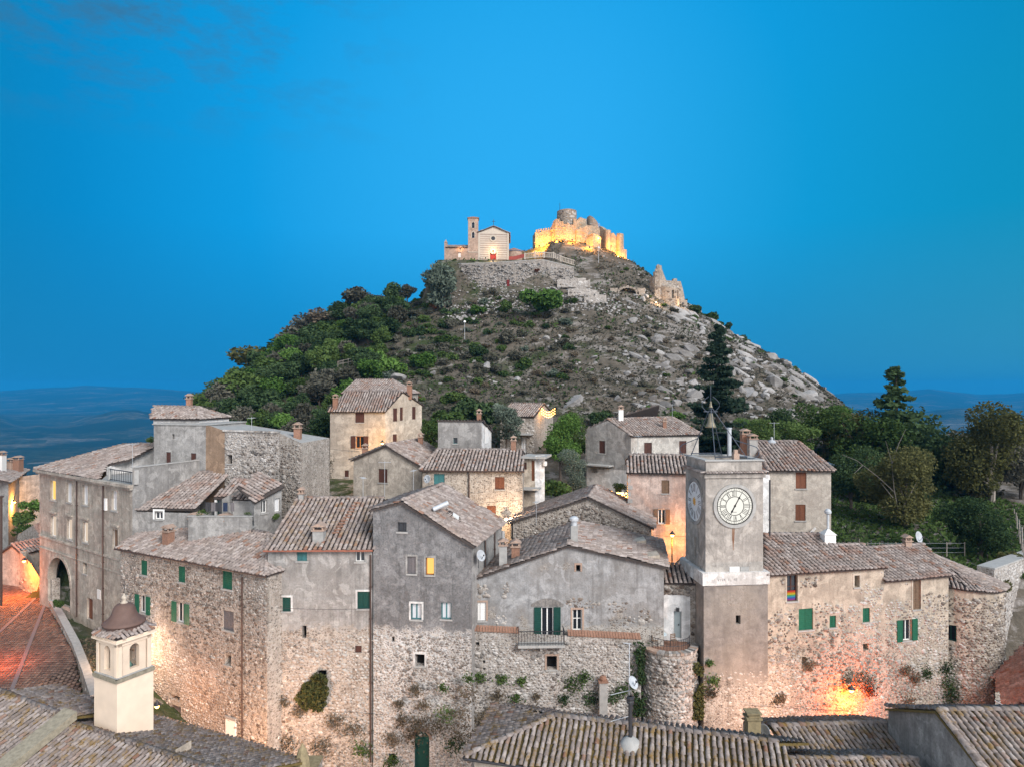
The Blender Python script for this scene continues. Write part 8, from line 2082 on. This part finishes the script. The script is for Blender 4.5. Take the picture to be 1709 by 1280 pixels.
T('small bare fruit tree in the orchard grass', 1435, 935, 68, 60, 'olive', 65, 'grey', 1.0, 260, .03, 'pale_bark', 'fruit_tree')
T('olive tree behind the beige house roof', 1330, 765, 88, 70, 'olive', 66, 'mid', 1.2, 2800, .036)
T('dark leafy tree right of the beige two window house', 1420, 862, 86, 120, 'broad', 67, 'dark', 1.0, 8000, .02)
for i, (px_, pyb, Y, hpx, mt) in enumerate(((1270, 762, 98, 62, 'mid'), (1300, 756, 102, 66, 'dark'), (1375, 768, 100, 84, 'mid'), (1410, 790, 98, 92, 'walnut'), (1440, 800, 96, 105, 'mid'), (1345, 740, 112, 52, 'mid'), (1400, 745, 112, 62, 'fresh'), (1460, 800, 108, 92, 'dark'), (1580, 850, 100, 112, 'walnut'), (1610, 860, 96, 120, 'grey'), (1560, 830, 108, 100, 'dark'), (1630, 840, 108, 105, 'grey'), (1680, 830, 108, 100, 'dark'), (1250, 745, 104, 42, 'fresh'), (1705, 770, 105, 60, 'walnut'), (1475, 860, 90, 100, 'walnut'))):
    tree('thicket_tree', 'leafy tree in the thicket behind the orchard at the right', P(px_, pyb, Y), hpx * 1.22 * Y / F, ('broad', 'olive')[i % 2], 70 + i % 5, .024, 5200, mt, 'bark', 1.25, 'trees of the thicket behind the orchard')
mat_plain('bark_grey', (.17, .155, .14), .95)
# bare pale branches on the walnut
mb = MB(); r0 = P(1500, 850, 77.2)
for pts in (((1500, 860), (1492, 815), (1488, 770), (1478, 735)), ((1488, 775), (1500, 740), (1512, 715)), ((1492, 820), (1465, 795), (1430, 768), (1405, 758)), ((1490, 830), (1478, 815), (1470, 805)), ((1505, 850), (1532, 800), (1524, 750)), ((1440, 776), (1425, 790))):
    mb.tube([P(a, b_, 76.2 - .1 * i) for i, (a, b_) in enumerate(pts)], .055, 5, .015)
o = mb.build('bare_branches', MATS['bark_grey'], None, r0); tag(o, 'pale bare branches standing in front of the walnut tree', 'branches')
# bushes round the houses
for px_, pyb, Y, s_, mt, lb in ((885, 822, 70, 2.2, 'fresh', 'vine covered bush beside the porch house'), (930, 828, 70, 2.6, 'mid', 'green hedge above the stone gable house'), (860, 845, 69, 1.2, 'fresh', 'small bush by the cream house corner'), (1038, 818, 72, 1.2, 'mid', 'small bush left of the pink house'), (45, 872, 82, 2.3, 'mid', 'green hedge left of the palazzo upper part'), (57, 850, 83, 2.0, 'fresh', 'leafy hedge clump against the palazzo side'), (36, 890, 81, 1.7, 'mid', 'lower hedge clump beside the alley lamp'), (620, 818, 70, 1.5, 'dry', 'dry brown bush left of the low beige gable house'), (512, 845, 62, 1.6, 'dry', 'dry twiggy bush right of the big bare stone house'),
        (1664, 985, 57, 1.5, 'walnut', 'creeper bush hanging over the rounded corner house'), (1690, 935, 62, 1.4, 'walnut', 'yellowish bush on top of the pale town wall'), (455, 868, 55, .9, 'mid', 'small green bush behind the plaster house roof'), (100, 1010, 60, .9, 'mid', 'weedy bush in the palazzo yard'), (1560, 940, 70, 1.2, 'dark', 'dark low bush behind the long stone house roof'), (722, 720, 88, 2.0, 'mid', 'leafy bush beside the three storey house gable'), (255, 738, 66, .8, 'mid', 'little green bush on the palazzo roof terrace edge')):
    bush(lb, P(px_, pyb, Y), s_, 31 + len(lb) % 6, .10, 900, mt, None, .9)
# wall weeds
WG = 'weeds growing from the rubble walls'
fwd_ = {'q': fq, 'r': fr_ if False else None}
frw = Facade.px(622.6, 47.5, 787, 45.9)
o = None
u, z = fq.uz(525, 1152); 
for k, (du, dz_, s_) in enumerate(((0, 0, .95), (.45, .65, .7), (-.55, -.5, .8), (.3, -.7, .75), (.45, 0, .7))):
    pass
rrr = np.random.default_rng(5); C = []
for du, dz_, s_ in ((0, 0, .85), (.35, .75, .62), (-.5, -.45, .75), (.25, -.65, .7), (.45, .1, .6), (-.35, .2, .5)):
    d = rrr.normal(size=(420, 3)); d /= np.linalg.norm(d, axis=1)[:, None]; d *= (rrr.uniform(.55, 1, 420))[:, None] * s_; d[:, 1] *= .55
    C.append(d + np.array(fq.pt(u + du, z + dz_, .25)))
V, Fc = leaf_quads(np.concatenate(C), .16, rrr); V = V - np.array(fq.pt(u, z, .2)); o = link(bpy.data.objects.new('ivy_bush', np_mesh('ivy_bush', V, Fc, M_LEAF['walnut']))); o.location = fq.pt(u, z, .2); tag(o, 'large leafy bush growing out of a hole in the plaster house wall', 'bush')
for f, spots in ((fw, ((838, 1132, .45, 'mid'), (860, 1165, .4, 'mid'), (955, 1140, .75, 'mid'), (975, 1128, .5, 'mid'), (942, 1165, .4, 'dark'), (1025, 1160, .6, 'dark'), (1040, 1148, .5, 'mid'), (895, 1160, .3, 'dry'), (820, 1190, .8, 'dry'), (880, 1185, .6, 'dry'), (845, 1195, .7, 'dry'), (800, 1128, .4, 'mid'))),
                 (frw, ((694, 1150, .5, 'dry'), (740, 1146, .35, 'mid'), (706, 1175, .5, 'dry'), (782, 1130, .4, 'mid'), (783, 1156, .75, 'dry'), (768, 1190, .8, 'dry'), (700, 1205, .8, 'dry'), (775, 1222, 1.1, 'dry'), (655, 1232, .7, 'dry'), (667, 1172, .35, 'dry'), (655, 1270, .6, 'mid'), (760, 1240, .8, 'dark'))),
                 (f1, ((1415, 1135, .9, 'dry'), (1440, 1133, .8, 'dry'), (1348, 1108, .5, 'dry'), (1510, 1118, .5, 'dry'), (1300, 1165, .5, 'dry'), (1450, 1150, .6, 'rust'))), (f2, ((1525, 1130, .6, 'dry'), (1545, 1122, .5, 'dark'), (1515, 1170, .7, 'dry'), (1578, 1115, .6, 'dark'), (1582, 1140, .9, 'dark'), (1585, 1160, .8, 'dark'))), (frw, ((690, 1225, 1.0, 'dry'), (730, 1210, .9, 'dry'), (745, 1190, .7, 'mid'), (672, 1200, .6, 'dry'))), (fw, ((800, 1200, 1.0, 'dry'), (830, 1160, .6, 'dry'), (870, 1135, .4, 'mid'), (985, 1165, .7, 'dark'))), (fq, ((500, 1185, .6, 'dry'), (470, 1170, .5, 'dry'), (560, 1200, .7, 'dry'), (590, 1215, .8, 'dry'), (480, 1240, .9, 'dry'), (540, 1245, .8, 'dry'), (605, 1250, .7, 'mid'))), (fl_, ((1190, 1135, .45, 'mid'), (1185, 1155, .5, 'dry'), (1183, 1105, .25, 'mid')))):
    for px_, py_, s_, mt in spots:
        u, z = f.uz(px_, py_); k = int(200 * s_) + 60; d = rrr.normal(size=(k, 3)); d *= np.array([s_ * .5, .10, s_ * .42]); d[:, 1] = np.abs(d[:, 1]) * 1.5
        c = f.pt(u, z, .02); V, Fc = leaf_quads(d @ np.array([[f.t.x, f.t.y, 0], [f.n.x, f.n.y, 0], [0, 0, 1]]), .11, rrr); o = link(bpy.data.objects.new('wall_weed', np_mesh('wall_weed', V, Fc, M_LEAF[mt]))); o.location = c; tag(o, 'tuft of weeds growing out of the old rubble walls', 'weed', WG)
# ivy strips by the bastion
for px0, y0, y1, w_, mt, lb in ((1066, 1070, 1195, 13, 'dark', 'dark ivy strip climbing left of the round bastion'), (1165, 1105, 1200, 12, 'walnut', 'green creeper filling the gap between bastion and clock tower')):
    k = 1500; px = px0 + rrr.normal(0, w_ * .4, k); py = y0 + (y1 - y0) * rrr.random(k) ** .8; keep = fbm(px / 9, py / 14, 15, 2) > -.1; px, py = px[keep], py[keep]; C = np.array([P(a, b_, 47.3 + rrr.uniform(-.1, .25)) for a, b_ in zip(px, py)]); c0 = C.mean(0); V, Fc = leaf_quads(C - c0, .14, rrr); o = link(bpy.data.objects.new('ivy', np_mesh('ivy', V, Fc, M_LEAF[mt]))); o.location = c0; tag(o, lb, 'ivy')
# orchard fence, field fence and picnic things
r = empty('post_fence', P(1540, 905, 66), 'thin wire fence with pale posts behind the long stone house', 'fence'); L = r.location; prev = None
for px_ in (1400, 1418, 1448, 1468, 1495, 1540, 1580, 1610):
    y = 66.0; b_ = Vector((XY(px_, y).x, y, g1(XY(px_, y).x, y))); mb = MB(); mb.tube([b_ - Z * .3, b_ + Z * 1.5], .05, 5); mb.build('fence_post', M_BARKP, r, L)
    if prev is not None: mb = MB(); [mb.tube([prev + Z * h_, b_ + Z * h_], .012, 3) for h_ in (.5, .95, 1.4)]; mb.build('wire', M_ZINC, r, L)
    prev = b_
r = empty('path_fence', P(1690, 870, 80), 'leaning pale post fence along the path at the right edge', 'fence'); L = r.location; prev = None
for k in range(12):
    t_ = k / 11; y = 98 - 38 * t_; px_ = 1684 + 14 * t_ * 1.8; xx = XY(px_, y).x; b_ = Vector((xx, y, P(px_, 848 + 72 * t_ ** 1.2, y).z)); mb = MB(); mb.tube([b_ - Z * .6, b_ + Vector((.08 * math.sin(k * 3), 0, 1.5))], .07, 5); mb.build('fence_post', M_BARKP, r, L)
    if prev is not None: mb = MB(); [mb.tube([prev + Z * h_, b_ + Z * h_], .014, 3) for h_ in (.45, .9, 1.35)]; mb.build('wire', M_ZINC, r, L)
    prev = b_
c = P(1500, 852, 92); t_ = empty('garden_table', c, 'white garden table with clutter under the orchard trees', 'table'); mb = MB(); mb.box(c + Z * .75, (2.0, .9, .06)); mb.build('tabletop', M_WHITE, t_, c)
for sx in (-.85, .85):
    for sy in (-.35, .35): mb = MB(); mb.box(c + Vector((sx, sy, .36)), (.06, .06, .72)); mb.build('leg', M_WHITE, t_, c)
for px_, m_, lb, sz in ((1508, MATS['red_net'], 'red plastic chair beside the garden table', .5), (1497, M_WHITE, 'white plastic chair beside the garden table', .5)):
    c = P(px_, 857, 90); r = empty('garden_chair', c, lb, 'chair'); mb = MB(); mb.box(c + Z * .45, (.5, .5, .05)); mb.build('seat', m_, r, c); mb = MB(); mb.box(c + Vector((0, .24, .75)), (.5, .05, .6)); mb.build('backrest', m_, r, c)
    for sx in (-.2, .2):
        for sy in (-.2, .2): mb = MB(); mb.box(c + Vector((sx, sy, .2)), (.05, .05, .44)); mb.build('leg', m_, r, c)
c = P(1397, 776, 96); mb = MB(); 
for k in range(8):
    x0 = -2.2 + k * .55; mb.hexa([c + Vector((x0, -1, .15 * math.sin(k))), c + Vector((x0 + .55, -1, .15 * math.sin(k + 1))), c + Vector((x0 + .55, 1, .3 + .15 * math.sin(k + 1.4))), c + Vector((x0, 1, .3 + .15 * math.sin(k + .4)))], [c + Vector((x0, -1, .15 * math.sin(k) + .05)), c + Vector((x0 + .55, -1, .15 * math.sin(k + 1) + .05)), c + Vector((x0 + .55, 1, .35 + .15 * math.sin(k + 1.4))), c + Vector((x0, 1, .35 + .15 * math.sin(k + .4)))])
o = mb.build('tarpaulin', mat_plain('blue_tarp', (.22, .33, .48), .5, .25, 3), None, c); tag(o, 'pale blue tarpaulin spread among the trees behind the beige house', 'tarpaulin')
# orchard grass
N = 16000; x = rr.uniform(28, 66, N); y = rr.uniform(60, 104, N); z = ground(x, y); V, Fc = leaf_quads(np.stack([x, y, z + .1], 1), .34, rr, aspect=2.2); o = link(bpy.data.objects.new('orchard_grass', np_mesh('orchard_grass', V, Fc, M_LEAF['mid']))); o['kind'] = 'stuff'
N = 2600; x = rr.uniform(-40.5, -30, N); y = rr.uniform(46, 57, N); z = ground(x, y); V, Fc = leaf_quads(np.stack([x, y, z + .05], 1), .18, rr, aspect=2.0); o = link(bpy.data.objects.new('yard_grass', np_mesh('yard_grass', V, Fc, M_LEAF['dry']))); o['kind'] = 'stuff'
# wooden rail fence on the wooded slope
r = empty('rail_fence', hit_ground(577, 612), 'small wooden rail fence in a clearing of the hill wood', 'fence'); L = r.location
for k in range(4): p = L + Vector((-1.6 + k * 1.05, 0, .25 * k)); mb = MB(); mb.tube([p - Z * .5, p + Z * 1.1], .07, 5); mb.build('fence_post', M_BARKP, r, L)
for h_ in (.4, 1.0): mb = MB(); mb.tube([L + Vector((-1.6, 0, h_)), L + Vector((1.55, 0, h_ + .75))], .06, 5); mb.build('rail', M_BARKP, r, L)
# power cables
for a, b_, sag, lb in ((P(0, 835, 60), P(66, 826, 65.8), .4, 'thin cable crossing to the palazzo corner'), (P(300, 1142, 51), P(640, 1188, 47), .25, 'thin cable strung along the foot of the stone walls'), (P(1240, 1172, 47.6), P(1600, 1178, 53), .3, 'thin cable crossing over the bright orange lamp'), (P(551, 748, 82.6), P(660, 752, 83), .2, 'cable sagging across the three storey house front'), (P(1050, 885, 61.8), P(1142, 893, 61), .15, 'cable stapled across the pink house wall'), (P(705, 838, 63.6), P(872, 832, 63), .2, 'thin cable along the cream house wall'), (P(450, 1010, 47.2), P(622, 1012, 47.3), .12, 'faint cable across the plaster house front')):
    mb = MB(); mb.tube([a.lerp(b_, k / 12) - Z * sag * 4 * (k / 12) * (1 - k / 12) - Vector((0, .3, 0)) for k in range(13)], .014, 4); o = mb.build('cable', M_METAL, None, a); tag(o, lb, 'cable')

# ---- haze: the evening air ----------------------------------------------------------------------------------------------------------
HZ = True
if HZ:
    m = bpy.data.materials.new('evening_air'); m.use_nodes = True; t = NT(m.node_tree)
    v = t('ShaderNodeVolumePrincipled'); v.inputs['Color'].default_value = (.02, .36, .80, 1); v.inputs['Density'].default_value = 0.00011; v.inputs['Anisotropy'].default_value = 0.0
    o_ = t('ShaderNodeOutputMaterial'); t.link(v.outputs[0], o_.inputs['Volume'])
    mb = MB(); mb.box((0, 7000, -110), (36000, 19000, 580)); mb.f = [tuple(reversed(f_)) for f_ in mb.f]; hz = mb.build('haze', m); hz['kind'] = 'stuff'
